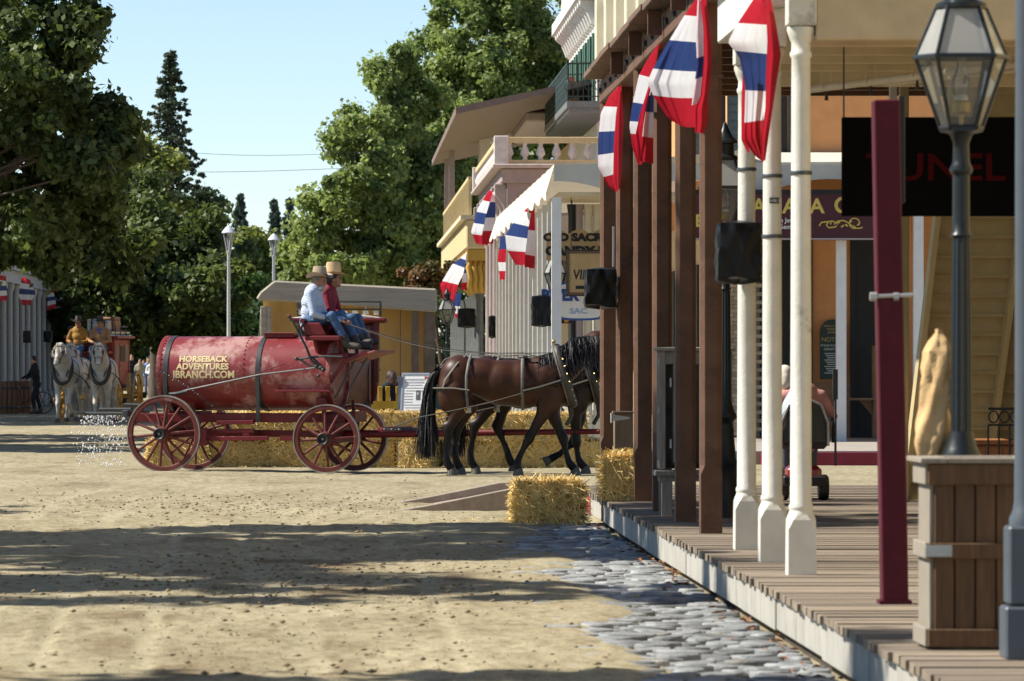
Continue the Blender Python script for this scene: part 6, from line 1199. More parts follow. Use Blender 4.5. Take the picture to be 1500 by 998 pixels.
def wheel(parent, c, rad, nsp, width=.07, rim=.085, turn=0.0, phase=0.0, side=-1):
    """spoked wheel, axle along local y, dished outwards"""
    M = Matrix.Rotation(turn, 3, 'Z'); c = Vector(c); A = M @ Matrix.Rotation(R(90), 3, 'X')
    b = MB(); n = 44; vs = []; fs = []
    sec = [(rad - rim, -width / 2 + .008), (rad - rim + .01, -width / 2), (rad - .022, -width / 2), (rad - .014, -width / 2 + .006), (rad - .014, width / 2 - .006), (rad - .022, width / 2), (rad - rim + .01, width / 2), (rad - rim, width / 2 - .008)]
    for j in range(n):
        an = 2 * math.pi * j / n
        for r, w in sec: vs.append(c + M @ Vector((r * math.cos(an), w, r * math.sin(an))))
    k = len(sec); fs = [(j * k + i, j * k + (i + 1) % k, ((j + 1) % n) * k + (i + 1) % k, ((j + 1) % n) * k + i) for j in range(n) for i in range(k)]
    b.add(vs, fs); w_ = b.build('wheel', M_WHEEL, parent, smooth=35)
    b = MB(); vs = []; sec = [(rad - .016, -width / 2 - .004), (rad, -width / 2 - .004), (rad, width / 2 + .004), (rad - .016, width / 2 + .004)]
    for j in range(n):
        an = 2 * math.pi * j / n
        for r, w in sec: vs.append(c + M @ Vector((r * math.cos(an), w, r * math.sin(an))))
    b.add(vs, [(j * 4 + i, j * 4 + (i + 1) % 4, ((j + 1) % n) * 4 + (i + 1) % 4, ((j + 1) % n) * 4 + i) for j in range(n) for i in range(4)]); b.build('tyre', M_TYRE, w_, smooth=35)
    for j in range(nsp):
        an = 2 * math.pi * j / nsp + phase; d = M @ Vector((math.cos(an), 0, math.sin(an))); o = M @ Vector((0, side * .05, 0)); b = MB()
        b.tube([c + o + d * .085, c + o * .7 + d * (rad * .45), c + d * (rad - rim + .012)], [.026, .021, .018], 8); b.build('spoke', M_WHEEL, w_, smooth=60)
    hub = MB(); hub.lathe([(.06, -.14), (.10, -.12), (.108, -.05), (.115, 0), (.108, .05), (.10, .09), (.088, .13), (.082, .16)], 20, c + M @ Vector((0, side * .03, 0)), M @ Matrix.Rotation(R(90 if side < 0 else -90), 3, 'X')); h = hub.build('hub', M_WHEEL, w_, smooth=40)
    q = MB(); q.lathe([(.084, .155), (.088, .165), (.088, .225), (.078, .235), (.06, .225), (.05, .19), (.02, .185)], 20, c + M @ Vector((0, side * .03, 0)), M @ Matrix.Rotation(R(90 if side < 0 else -90), 3, 'X')); q.build('hub_cap', M_BLACKI, w_, smooth=40)
    q = MB(); q.lathe([(.018, .18), (.018, .215), (.008, .22)], 8, c + M @ Vector((0, side * .03, 0)), M @ Matrix.Rotation(R(90 if side < 0 else -90), 3, 'X')); q.build('axle_nut', M_TYRE, w_)
    return w_
def water_wagon():
    t = thing('water_wagon', 'old red horse-drawn water tank wagon with cream lettering and spoked wheels', 'wagon', WO, WA)
    rr, rf, tk = .567, .503, .745; fx = wl(478.5, 645, -tk).x; ft = R(2)
    wheel(t, (0, -tk, rr), rr, 14, phase=.10); wheel(t, (0, tk, rr), rr, 14, phase=.25, side=1)
    wheel(t, (fx, -tk, rf), rf, 12, phase=.06, turn=ft); wheel(t, (fx + .0, tk, rf), rf, 12, phase=.3, turn=ft, side=1)
    # tank
    x0, x1 = wl(246, 548, 0).x, wl(497, 548, 0).x; zc = 1.455; rt = .548; n = 56
    b = MB(); vs = []; ns = 14
    for i in range(ns + 1):
        for j in range(n): an = 2 * math.pi * j / n; vs.append((x0 + (x1 - x0) * i / ns, -rt * math.cos(an), zc + rt * math.sin(an)))
    b.add(vs, [(i * n + j, i * n + (j + 1) % n, (i + 1) * n + (j + 1) % n, (i + 1) * n + j) for i in range(ns) for j in range(n)]); tank = b.build('tank', M_TANK, t, smooth=60)
    RY = Matrix.Rotation(R(90), 3, 'Y')
    for x, s_ in ((x0, -1), (x1, 1)):
        q = MB(); Mx = Matrix.Rotation(R(90 * s_), 3, 'Y'); q.lathe([(rt + .006, -.05), (rt + .012, -.02), (rt + .012, .012), (rt - .03, .014), (rt - .05, -.03), (rt * .5, -.01), (.02, .0)], 48, (x, 0, zc), Mx); q.build('tank_end', M_TANK, tank, smooth=40)
    for px in (243.5, 378.5):
        x = wl(px, 548, -.5).x; q = MB(); q.lathe([(rt + .001, -.036), (rt + .012, -.034), (rt + .012, .034), (rt + .001, .036)], 48, (x, 0, zc), RY); q.build('strap_band', M_STEEL, tank, smooth=30)
        q = MB(); q.beam((x, -rt - .012, zc - .05), (x, -rt * .93, zc - .72), .06, .014, up=(0, 1, 0)); q.build('strap_end', M_STEEL, tank)
    rv = MB()
    for px in (236.5, 357, 487):
        x = wl(px, 548, -.5).x
        for j in range(46):
            an = 2 * math.pi * j / 46; rv.ell((x, -(rt + .004) * math.cos(an), zc + (rt + .004) * math.sin(an)), .012, None, 6, 4)
    struct(rv.build('rivets', M_TANK, tank), 'stuff')
    # lettering wrapped on the plate
    for txt, pa, pb, s0, size in (('HORSEBACK', 262, 333, .325, .125), ('ADVENTURES', 258, 335, .115, .125), ('JBRANCH.COM', 252, 343.5, -.115, .15)):
        me = text_mesh(txt, size, bold=.005, extrude=0); X = np.array([v.co.x for v in me.vertices]); a_, c_ = wl(pa, 548, -.54).x, wl(pb, 548, -.54).x; sc = (c_ - a_) / (X.max() - X.min()); xm = X.min()
        bm = bmesh.new(); bm.from_mesh(me); bmesh.ops.triangulate(bm, faces=bm.faces); bmesh.ops.subdivide_edges(bm, edges=[e_ for e_ in bm.edges if e_.calc_length() > .05], cuts=1)
        for v in bm.verts:
            th = s0 + v.co.y / rt; v.co = Vector((a_ + (v.co.x - xm) * sc, -(rt + .005) * math.cos(th), zc + (rt + .005) * math.sin(th)))
        bm.to_mesh(me); bm.free(); me.materials.clear(); me.materials.append(M_LETTER); link('lettering', me, tank)
    # hatch on top, long step on the side
    q = MB(); xa, xb = wl(392, 493, 0).x, wl(437, 493, 0).x; q.b2(xa, xb, -.2, .2, zc + rt - .02, zc + rt + .035); q.build('hatch', M_WRED, tank, bevel=.01); q = MB(); q.tube([(xa, -.2, zc + rt + .05), (xb, -.2, zc + rt + .05)], .014, 6); q.build('hatch_rail', M_WRED, tank)
    q = MB(); a_, c_ = wl(403, 573, -.62), wl(486, 573, -.62); q.b2(a_.x, c_.x, -.66, -.50, a_.z - .018, a_.z + .018); q.build('side_step', M_WRED, t, bevel=.006)
    for px in (415, 470):
        p = wl(px, 573, -.6); q = MB(); q.beam((p.x, -.56, p.z - .02), (p.x, -.50, p.z - .14), .03, .02); q.build('step_bracket', M_WRED, t)
    q = MB(); p = wl(471, 588, -.5); q.b2(p.x - .07, p.x + .07, -.55, -.43, p.z - .06, p.z + .06); q.build('outlet_box', M_WRED, t, bevel=.008)
    # chassis
    xr, xf = wl(200, 609, -.40).x, wl(505, 609, -.40).x
    for s_ in (-1, 1):
        q = MB(); q.b2(xr, xf, s_ * .36 - .05, s_ * .36 + .05, .735, .865); q.build('frame_rail', M_WRED, t, bevel=.008)
    for x in (0, .35, fx - .1, fx + .25): q = MB(); q.b2(x - .06, x + .06, -.31, .31, .74, .90); q.build('cradle', M_WRED, t)
    q = MB(); q.b2(-.075, .075, -.66, .66, .50, .64); q.build('rear_axle', M_WRED, t, bevel=.01); q = MB(); q.b2(-.07, .07, -.5, .5, .642, .733); q.build('rear_bolster', M_WRED, t)
    q = MB(); q.b2(fx - .07, fx + .07, -.66, .66, .44, .57); q.build('front_axle', M_WRED, t, bevel=.01); q = MB(); q.b2(fx - .065, fx + .065, -.5, .5, .572, .733); q.build('front_bolster', M_WRED, t)
    q = MB(); q.beam((.08, 0, .58), (fx - .08, 0, .56), .09, .10); q.build('reach_pole', M_WRED, t)
    for s_ in (-1, 1):
        q = MB(); q.beam((.05, s_ * .42, .56), (fx * .5, s_ * .06, .56), .07, .07); q.build('hound', M_WRED, t)
    for px0, px1, py, ly in ((308, 372, 632, -.5), (304, 393, 643, -.62), (318, 372, 619.5, -.45)):
        a_, c_ = wl(px0, py, ly), wl(px1, py - 1, ly); q = MB(); q.beam(a_, c_, .06, .06); q.build('brake_beam', M_WRED, t, bevel=.005)
    a_ = wl(298, 640, -.70); q = MB(); q.box(a_, (.11, .10, .26)); q.build('brake_shoe', M_WRED, t, bevel=.01)
    a_ = wl(367, 640, -.3); q = MB(); q.box(a_, (.10, .5, .12)); q.build('cross_block', M_WRED, t)
    a_, c_ = wl(411, 642, -.55), wl(438, 642, -.55); q = MB(); q.beam(a_, c_, .07, .07); q.build('front_hound', M_WRED, t)
    for py0, py1, px in ((588, 640, 473), (586, 625, 517)):
        q = MB(); ly = -.45 if px < 500 else .45; q.tube([wl(px, py0, ly), wl(px + 1, (py0 + py1) / 2, ly), wl(px + 3, py1, ly)], [.03, .024, .02], 8); q.build('stake', M_WRED, t, smooth=50)
    for k in range(4): q = MB(); q.tube([(.18 + .22 * k, -.4, .735), (.26 + .22 * k, -.4, .62)], .012, 5); q.build('tie_rod', M_WRED, t)
    # brake lever, rods and chain
    q = MB(); q.tube([wl(424, 464, -.72), wl(430, 473, -.72), wl(449, 510, -.70), wl(456, 528, -.68), wl(470, 541, -.66)], [.022, .018, .02, .022, .018], 8); q.build('brake_lever', M_STEEL, t, smooth=50); q = MB(); q.ell(wl(423.5, 463.5, -.72), .03, None, 8, 6); q.build('lever_knob', M_WHEEL, t, smooth=60)
    for pts, r_ in (([(433, 527), (452, 524), (476, 522), (502, 523)], .018), ([(437, 525), (452, 535), (470, 541)], .018), ([(458, 524), (466, 532), (477, 543)], .018)):
        q = MB(); q.tube([wl(x, y, -.66) for x, y in pts], r_, 7); q.build('lever_quadrant', M_STEEL, t)
    for px, py in ((473, 542), (466, 551), (434, 526), (463, 537)):
        q = MB(); q.ell(wl(px, py, -.68), .028, None, 8, 6); q.build('pivot_bolt', M_STEEL, t, smooth=60)
    q = MB(); q.tube([wl(470, 538, -.67), wl(380, 549, -.66), wl(276, 571, -.64), wl(250, 578, -.63)], .013, 6); q.build('brake_rod', mat('bright_steel', (.12, .125, .125), .5, metal=.4), t); q = MB(); q.tube([wl(275, 573, -.64), wl(258, 577, -.63), wl(248, 577, -.62)], [.025, .03, .02], 8); q.build('turnbuckle', M_STEEL, t)
    q = MB(); q.tube([wl(418, 533, -.62), wl(272, 582, -.62)], .007, 5); q.build('pull_rope', M_WHEEL, t)
    for k in range(22):
        a_ = wl(237 + 74 * k / 21, 545 + 50 * k / 21 - 3 * math.sin(math.pi * k / 21), -.60); q = MB(); q.ell(a_, (.020, .009, .012), Matrix.Rotation(R(35 + 90 * (k % 2)), 3, 'Y'), 7, 5); q.build('chain_link', M_STEEL, t)
    for px, py, r_ in ((234, 537, .05), (237, 541, .035), (233, 550, .03), (247, 591, .035), (246, 601, .035), (240, 614, .03)):
        q = MB(); c_ = wl(px, py, -.3 if py < 560 else -.55); q.tube([c_ + Vector((r_ * math.cos(u), -.02, r_ * math.sin(u))) for u in np.linspace(0, 2 * math.pi, 12)], .012, 6); q.build('valve_wheel', M_WRED, t, smooth=50)
    # rear spray bar
    xs = wl(150, 605, -.2).x
    for px0, px1, py, ly, r_ in ((146, 192, 600, -.1, .030), (132, 182, 606, -.45, .024), (116, 150, 606, .35, .028), (182, 208, 594, -.5, .028)):
        q = MB(); q.tube([wl(px0, py - (1 if py < 600 else 0), ly), wl(px1, py, ly)], r_, 10); q.build('spray_pipe', M_STEEL, t, smooth=50)
    q = MB(); a_ = wl(186, 606, -.4); q.b2(a_.x - .05, a_.x + .05, -.5, .55, a_.z - .05, a_.z + .05); q.build('spray_manifold', M_STEEL, t, bevel=.01)
    q = MB(); a_ = wl(119, 606, .2); q.tube([(a_.x, -.1, a_.z), (a_.x, .6, a_.z)], .026, 8); q.build('spray_head', M_STEEL, t)
    q = MB(); q.tube([wl(190, 612, -.3), wl(240, 614, -.3)], .04, 8); q.build('drain_pipe', M_STEEL, t)
    # driver's seat and footboard
    sa, sb = wl(441, 472, -.62), wl(476, 472, -.62); sz = 2.15
    P = [wl(443, 473, -.66), wl(469, 473, -.66), wl(478, 491, -.66), wl(447, 492, -.66)]
    q = MB(); q.prism(P, (0, .03, 0)); q.build('seat_side', M_WRED, t, bevel=.01); q = MB(); q.prism([p + Vector((0, 1.22, 0)) for p in P], (0, .03, 0)); q.build('seat_side', M_WRED, t, bevel=.01)
    q = MB(); q.prism([P[0], P[3], P[3] + Vector((.03, 0, 0)), P[0] + Vector((.03, 0, .0))], (0, 1.25, 0)); q.build('seat_back', M_WRED, t, bevel=.008)
    x_a, x_b = P[3].x, wl(500, 492, -.6).x; zs = P[3].z; q = MB(); q.b2(x_a, x_b, -.68, .62, zs - .07, zs); q.build('seat_board', M_WRED, t, bevel=.012)
    q = MB(); q.tube([P[0] + Vector((.0, -.02, .03)), P[0] + Vector((0.0, 1.27, .03))], .035, 8); q.build('seat_rail', M_WRED, t, smooth=50); q = MB(); q.tube([P[0] + Vector((.02, -.02, 0)), P[0] + Vector((-.02, -.02, -.1)), P[3] + Vector((-.02, -.02, 0))], .02, 6); q.build('seat_iron', M_STEEL, t)
    for x in (x_a + .1, x_b - .08):
        for ly in (-.5, .45): q = MB(); q.beam((x, ly, zs - .07), (x + .03, ly * .9, zc + .3), .05, .03); q.build('seat_support', M_WRED, t)
    fa, fb = wl(506, 527, -.5), wl(551, 513, -.5); q = MB(); q.add([Vector((fa.x, -.58, fa.z)), Vector((fb.x, -.58, fb.z)), Vector((fb.x, .55, fb.z)), Vector((fa.x, .55, fa.z)), Vector((fa.x, -.58, fa.z - .035)), Vector((fb.x, -.58, fb.z - .035)), Vector((fb.x, .55, fb.z - .035)), Vector((fa.x, .55, fa.z - .035))], [(0, 1, 2, 3), (7, 6, 5, 4), (0, 4, 5, 1), (1, 5, 6, 2), (2, 6, 7, 3), (3, 7, 4, 0)]); q.build('footboard', mat('footboard_red', (.26, .075, .05), .6, .15, 6), t, bevel=.006)
    for ly in (-.56, -.12, .4):
        q = MB(); q.beam(fa + Vector((-.02, ly + .5, -.03)), fb + Vector((-.12, ly + .5, -.03)), .045, .05); q.build('footboard_bar', M_WRED, t)
    q = MB(); q.beam(wl(484, 560, -.5), fa + Vector((0, 0, -.02)), .05, .06); q.build('footboard_post', M_WRED, t)
    q = MB(); q.b2(wl(482, 0, -.5).x, wl(512, 0, -.5).x, -.56, .52, zc + .22, zc + .30); q.build('platform', M_WRED, t, bevel=.01)
    for px0, py0, px1, py1 in ((491, 583, 520, 528), (510, 573, 538, 524)):
        q = MB(); q.tube([wl(px0, py0, -.48), wl(px1, py1, -.48)], .014, 6); q.build('footboard_brace', M_STEEL, t)
    # tongue between the horses
    A = Vector((fx, 0, .56)); B = w2l((at(905, 632, 73.9))); d = (B - A)
    q = MB(); q.tube([A, A.lerp(B, .25), A.lerp(B, .6), B], [.062, .058, .048, .040], 10); q.build('tongue', M_WRED, t, smooth=50)
    sA = A.lerp(B, .20); q = MB(); sdv = Vector((-d.y, d.x, 0)).normalized(); q.beam(sA - sdv * .62 + Vector((0, 0, .07)), sA + sdv * .62 + Vector((0, 0, .07)), .07, .06); q.build('doubletree', M_WRED, t, bevel=.01)
    for s_ in (-1, 1):
        q = MB(); c_ = sA + sdv * .52 * s_ + Vector((.12, 0, .06)); q.beam(c_ - sdv * .34, c_ + sdv * .34, .05, .05); q.build('singletree', M_WRED, t, bevel=.008)
        for e_ in (-1, 1):
            for k in range(5): z = MB(); z.ell(c_ + sdv * .33 * e_ + Vector((.05 + .055 * k, 0, .01)), (.03, .012, .018), Matrix.Rotation(R(90 * (k % 2)), 3, 'X'), 7, 5); z.build('chain_link', M_STEEL, t)
    return t, A, B
WAGON, TONG_A, TONG_B = water_wagon()
def spray():
    rs = np.random.RandomState(3); n = 430; b = MB(); V = []; Q = []; o_ = 0
    for i in range(n):
        px = rs.uniform(118, 172) if rs.rand() < .8 else rs.uniform(172, 186); q = rs.rand(); p = wl(px, 609, rs.uniform(-.6, .6)); z = p.z * (1 - q ** 1.3 * .92); w = WO + Matrix.Rotation(WA, 3, 'Z') @ Vector((p.x + rs.normal() * .1 * q - .05 * q, p.y + rs.normal() * .08, z)); s = .006 + .009 * rs.rand() ** 2
        for dx, dy, dz in ((1, 0, 0), (-1, 0, 0), (0, 1, 0), (0, -1, 0), (0, 0, 1.4), (0, 0, -1.4)): V.append((w.x + dx * s, w.y + dy * s, w.z + dz * s))
        for f in ((0, 2, 4), (2, 1, 4), (1, 3, 4), (3, 0, 4), (2, 0, 5), (1, 2, 5), (3, 1, 5), (0, 3, 5)): Q.append(tuple(k + o_ for k in f))
        o_ += 6
    m = mat('water_drop', (.80, .84, .88), .08, .02, spec=1.0); me = np_mesh('water_spray', V, Q, m); me.polygons.foreach_set('use_smooth', [True] * len(me.polygons)); struct(tag(link('water_spray', me), 'sprinkle of water drops falling from the pipes behind the wagon', 'water spray'), 'stuff')
spray()
# ------------------------------------------------------------------ the bay team
BAY = horse_material('bay_coat', (.050, .018, .008), (.007, .0055, .005), (.62, 1.0)); BAYD = horse_material('dark_bay_coat', (.028, .012, .007), (.007, .006, .005), (.65, 1.1))
HX, HYY, HA = 1.50, 73.35, R(-3)
GH = 'pair of bay draught horses'
near_legs = [([(.15, -.15, 1.22), (.24, -.17, 1.0), (.03, -.16, .66), (.0, -.16, .28), (.03, -.16, .17), (.09, -.16, .08)], True), ([(.15, .15, 1.22), (.33, .16, .98), (.15, .15, .66), (.12, .15, .3), (.15, .15, .17), (.21, .15, .08)], True), ([(1.46, -.16, 1.15), (1.38, -.17, .86), (1.19, -.16, .54), (1.04, -.16, .24), (1.02, -.16, .15), (1.04, -.16, .08)], False), ([(1.48, .16, 1.15), (1.54, .16, .84), (1.67, .15, .53), (1.74, .15, .24), (1.77, .15, .16), (1.85, .15, .08)], False)]
far_legs = [([(.15, -.15, 1.22), (.24, -.17, 1.0), (.0, -.16, .68), (-.06, -.16, .3), (-.05, -.16, .17), (.02, -.16, .08)], True), ([(.15, .15, 1.22), (.42, .16, 1.0), (.33, .15, .66), (.47, .15, .32), (.50, .15, .21), (.56, .15, .11)], True), ([(1.46, -.16, 1.15), (1.46, -.16, .86), (1.47, -.15, .48), (1.50, -.15, .24), (1.53, -.15, .16), (1.61, -.15, .08)], False), ([(1.46, .16, 1.15), (1.53, .16, .82), (1.43, .15, .46), (1.22, .15, .28), (1.15, .15, .245), (1.07, .15, .20)], False)]
NK = [(1.72, 0, 1.60), (1.97, 0, 1.80), (2.17, 0, 1.93)]
HN, hn = horse('nearer bay draught horse with black mane, full harness and foreleg swung back', (HX, HYY, 0), HA, near_legs, BAY, M_HAIRB, NK, (.62, 0, -.78), GH, seed=1)
HF, hf = horse('farther dark bay draught horse with one foreleg lifted', (HX + .44, HYY + 1.05, 0), HA, far_legs, BAYD, M_HAIRB, [(1.72, 0, 1.58), (1.97, 0, 1.74), (2.15, 0, 1.84)], (.66, 0, -.75), GH, seed=2)
def harness(t, near=True):
    brass = mat('harness_brass', (.55, .38, .12), .3, .1, metal=.9)
    b = MB(); pts = []
    for a_ in np.linspace(0, 2 * math.pi, 29):
        y = .235 * math.cos(a_); z = .40 * math.sin(a_); pts.append((1.70 + z * -.30 , y, 1.43 + z))
    b.tube(pts, .062, 10); c = b.build('collar', M_LEATH, t, smooth=60)
    b = MB(); b.tube([(p[0] - .055, p[1] * 1.13, (p[2] - 1.43) * 1.04 + 1.43) for p in pts], .020, 8); b.build('hames', M_LEATHG, c, smooth=60)
    for s_ in (-1, 1):
        b = MB(); b.tube([(1.56, s_ * .05, 1.83), (1.54, s_ * .06, 1.90)], .014, 6); b.ell((1.54, s_ * .06, 1.92), .028, None, 8, 6); b.build('hame_knob', brass, c, smooth=60)
    for k in range(11):
        an = math.pi * (.62 + .9 * k / 10); b = MB(); q = Vector((1.70 + .40 * math.sin(an) * -.30 + .045, .235 * math.cos(an) * 1.25, 1.43 + .40 * math.sin(an))); b.ell(q, .014, None, 7, 5); b.build('stud', brass, c)
    ring_strap(t, (1.10, 0, 1.33), .345, .385, .024, 'girth', M_LEATHG); b = MB(); b.ell((1.10, 0, 1.70), (.08, .16, .035), None, 12, 8); b.build('saddle_pad', M_LEATHG, t, smooth=60)
    strap(t, [(1.10, 0, 1.735), (.8, 0, 1.70), (.5, 0, 1.72), (.2, 0, 1.75), (-.02, 0, 1.66), (-.10, 0, 1.55)], .016, 'back_strap', M_LEATHG)
    for s_ in (-1, 1):
        strap(t, [(.36, s_ * .03, 1.735), (.33, s_ * .22, 1.62), (.30, s_ * .315, 1.42), (.30, s_ * .33, 1.20), (.32, s_ * .31, .98)], .020, 'hip_strap', M_LEATHG); strap(t, [(.30, s_ * .03, 1.74), (.16, s_ * .24, 1.60), (.0, s_ * .27, 1.38), (-.04, s_ * .25, 1.26)], .018, 'hip_strap', M_LEATHG)
        strap(t, [(.34, s_ * .335, 1.22), (.12, s_ * .335, 1.25), (-.06, s_ * .26, 1.25), (-.16, s_ * .10, 1.25), (-.175, 0, 1.25)], .034, 'breeching', M_LEATHG); strap(t, [(.34, s_ * .335, 1.20), (.7, s_ * .345, 1.02), (1.08, s_ * .30, .98)], .018, 'quarter_strap', M_LEATH)
        strap(t, [(1.66, s_ * .30, 1.33), (1.10, s_ * .39, 1.18), (.6, s_ * .40, 1.04), (.1, s_ * .38, .93), (-.36, s_ * .34, .84), (-.75, s_ * .33, .70)], .022, 'trace', M_LEATH); strap(t, [(1.64, s_ * .29, 1.36), (1.34, s_ * .36, 1.265), (1.10, s_ * .385, 1.21)], .045, 'trace_cover', M_LEATH)
        strap(t, [(1.10, s_ * .12, 1.71), (1.35, s_ * .2, 1.62), (1.58, s_ * .22, 1.52)], .014, 'pad_strap', M_LEATHG)
    strap(t, [(1.78, 0, 1.06), (1.80, .0, .86), (1.72, 0, .72)], .03, 'pole_strap', M_LEATH); 
    b = MB(); b.tube([(.30 + .02 * math.cos(u), -.34, .95 + .03 * math.sin(u)) for u in np.linspace(0, 6.3, 10)], .008, 5); b.build('ring', brass, t)
    for k in range(6): b = MB(); b.tube([(.31 + .01 * k, -.33, .98), (.30 + .013 * k, -.335, .90)], .006, 4); b.build('tassel', mat('tassel', (.5, .47, .42), .9), t)
def bridle(t, h, blue=True, m=None):
    f, u, sd, p = h['f'], h['up'], h['sd'], h['poll']; m = m or M_LEATH; bl = mat('blue_webbing', (.08, .20, .55), .7)
    def ring(o, ry, rz, mm, w=.012, name='strap'): strap(t, [p + f * o + sd * ry * math.cos(a_) + u * (rz * math.sin(a_) - .02) for a_ in np.linspace(0, 2 * math.pi, 18)], w, name, mm)
    ring(.40, .093, .10, m, name='noseband'); ring(.06, .125, .165, bl if blue else m, name='crown_strap')
    for s_ in (-1, 1):
        strap(t, [p + f * .06 + sd * s_ * .118, p + f * .24 + sd * s_ * .113 - u * .03, p + f * .46 + sd * s_ * .085 - u * .04], .011, 'cheek_strap', m); b = MB(); c = p + f * .17 + sd * s_ * .135 + u * .03; b.box(c, (.11, .012, .10), Matrix((f, sd, u)).transposed()); b.build('blinker', m, t, bevel=.01)
        b = MB(); b.tube([p + f * .47 + sd * s_ * .09 - u * .05 + (f * math.cos(a_) + u * math.sin(a_)) * .035 for a_ in np.linspace(0, 6.3, 12)], .007, 5); b.build('bit_ring', M_STEEL, t)
for t_, h_ in ((HN, hn), (HF, hf)): harness(t_); bridle(t_, h_)
def dust_and_reins():
    hm = WO + Matrix.Rotation(WA, 3, 'Z') @ wl(508, 474, -.35); M = Matrix.Rotation(HA, 3, 'Z')
    t = thing('reins', 'long black leather reins running from the driver to the bay horses', 'reins', hm)
    for (root, dy) in ((Vector((HX, HYY, 0)), -.05), (Vector((HX, HYY, 0)), .1), (Vector((HX + .44, HYY + 1.05, 0)), 0)):
        e_ = root + M @ Vector((1.10, -.10 + dy, 1.76)); e2 = root + M @ Vector((1.58, -.16, 1.62)); e3 = root + M @ Vector((2.05, -.15, 1.7)); b = MB(); k = [hm.lerp(e_, q) - Vector((0, 0, .16 * math.sin(math.pi * q))) for q in np.linspace(0, 1, 9)] + [e2, e3]; b.tube([p - hm + Vector((0, dy * .2, 0)) for p in k], .010, 5, flat=.6); b.build('rein', M_LEATH, t)
dust_and_reins()
# ------------------------------------------------------------------ driver and passenger
M_DENIM = mat('denim', (.06, .12, .22), .85, .2, 14, bump=.6, bscale=14, col2=(.15, .24, .36), c2at=.58); M_BOOT = mat('boot_leather', (.055, .045, .035), .6, .2, 12); M_HATF = mat('felt_hat', (.34, .27, .19), .9, .08, 10); M_HATS = mat('straw_hat', (.55, .40, .22), .85, .10, 30, bump=.2)
def stripes():
    m = mat('striped_shirt', (.52, .58, .68), .85, .05, 8, bump=.7, bscale=12); N = m.node_tree.nodes; L = m.node_tree.links; b = N['Principled BSDF']; tc = N.new('ShaderNodeTexCoord'); w = N.new('ShaderNodeTexWave'); w.bands_direction = 'DIAGONAL'; w.inputs['Scale'].default_value = 19; w.inputs['Distortion'].default_value = 1.2; w.inputs['Detail'].default_value = 2; L.new(tc.outputs['Object'], w.inputs[0]); r = N.new('ShaderNodeValToRGB'); r.color_ramp.elements[0].position = .25; r.color_ramp.elements[1].position = .55; r.color_ramp.elements[0].color = (.14, .22, .40, 1); r.color_ramp.elements[1].color = (.62, .68, .76, 1); L.new(w.outputs['Fac'], r.inputs[0]); L.new(r.outputs[0], b.inputs['Base Color']); return m
R16 = Matrix.Rotation(WA, 3, 'Z')
def seated(label, ly, J2, shirt, hat, hair, face, girth, gl=None):
    """joints given as wagon-space points from the seat"""
    hip = wl(*J2['hip'], ly); o = hip.copy(); L = lambda q, dy: wl(q[0], q[1], ly + dy) - o
    J = dict(head=L(J2['head'], 0), neck=L(J2['neck'], 0), sl=L(J2['sh'], .19) + Vector((0, 0, 0)), sr=L(J2['sh'], -.19), hl=Vector((0, .11, 0)), hr=Vector((0, -.11, 0)), el=L(J2['elb'], .25), er=L(J2['elb'], -.25), wl=L(J2['wr'], .06), wr=L(J2['wr'], -.08), kl=L(J2['knee'], .16), kr=L(J2['knee'], -.16), al=L(J2['ank'], .13), ar=L(J2['ank'], -.13), tl=L(J2['toe'], .16), tr=L(J2['toe'], -.16), curl=1.2)
    for k in ('sl', 'el', 'wl', 'kl', 'al', 'tl', 'sr', 'er', 'wr', 'kr', 'ar', 'tr'):       # keep both sides at the same station along the wagon
        q = J[k]; dy = q.y; base = {'s': 'sh', 'e': 'elb', 'w': 'wr', 'k': 'knee', 'a': 'ank', 't': 'toe'}[k[0]]; c = wl(*J2[base], ly) - o; J[k] = Vector((c.x, dy, c.z))
    for k, v in (J2.get('adj') or {}).items(): J[k] = J[k] + Vector(v)
    return person(label, WO + R16 @ o, WA, J, shirt, M_DENIM, M_BOOT, hat=hat, hair=hair, face=face, girth=girth, voxel=.012, skin=SKIN2)
D, Db, DM = seated('driver in striped blue shirt, jeans and tan felt hat holding the reins', -.32, dict(hip=(455, 471), head=(468.5, 412.5), neck=(465, 424), sh=(459, 431), elb=(466, 461), wr=(501, 471), knee=(490, 463), ank=(511, 503), toe=(529, 508), adj={'el': (.02, .0, .0), 'kl': (.06, 0, .02), 'al': (.08, 0, .0), 'tl': (.08, 0, 0), 'wl': (.03, 0, .02)}), stripes(), (M_HATF, 1.12, .165, .135, -.10), (mat('grey_hair', (.16, .13, .11), .8), .04), (1, -.25, -.10), 1.22)
PA, PB, PM = seated('passenger in dark red shirt, jeans and tall straw hat beside the driver', .27, dict(hip=(478, 468), head=(489.5, 409.5), neck=(485, 422), sh=(482.5, 429), elb=(489, 455), wr=(506, 467), knee=(520, 466), ank=(532, 500), toe=(547, 501)), mat('crimson_shirt', (.20, .012, .030), .8, .12, 9, bump=.7, bscale=14), (M_HATS, 1.14, .185, .165, -.02, .035), (mat('dark_hair', (.03, .02, .015), .6), .06), (1, .25, 0), .92)
b = MB(); b.ell((0, 0, 0), (.055, .05, .05), None, 10, 7); b.v = [tuple(Vector(p) + (wl(470, 421, -.32) - wl(455, 471, -.32)) + Vector((.03, -.03, -.01))) for p in b.v]; b.build('beard', mat('grey_beard', (.35, .31, .28), .9), Db, smooth=60)
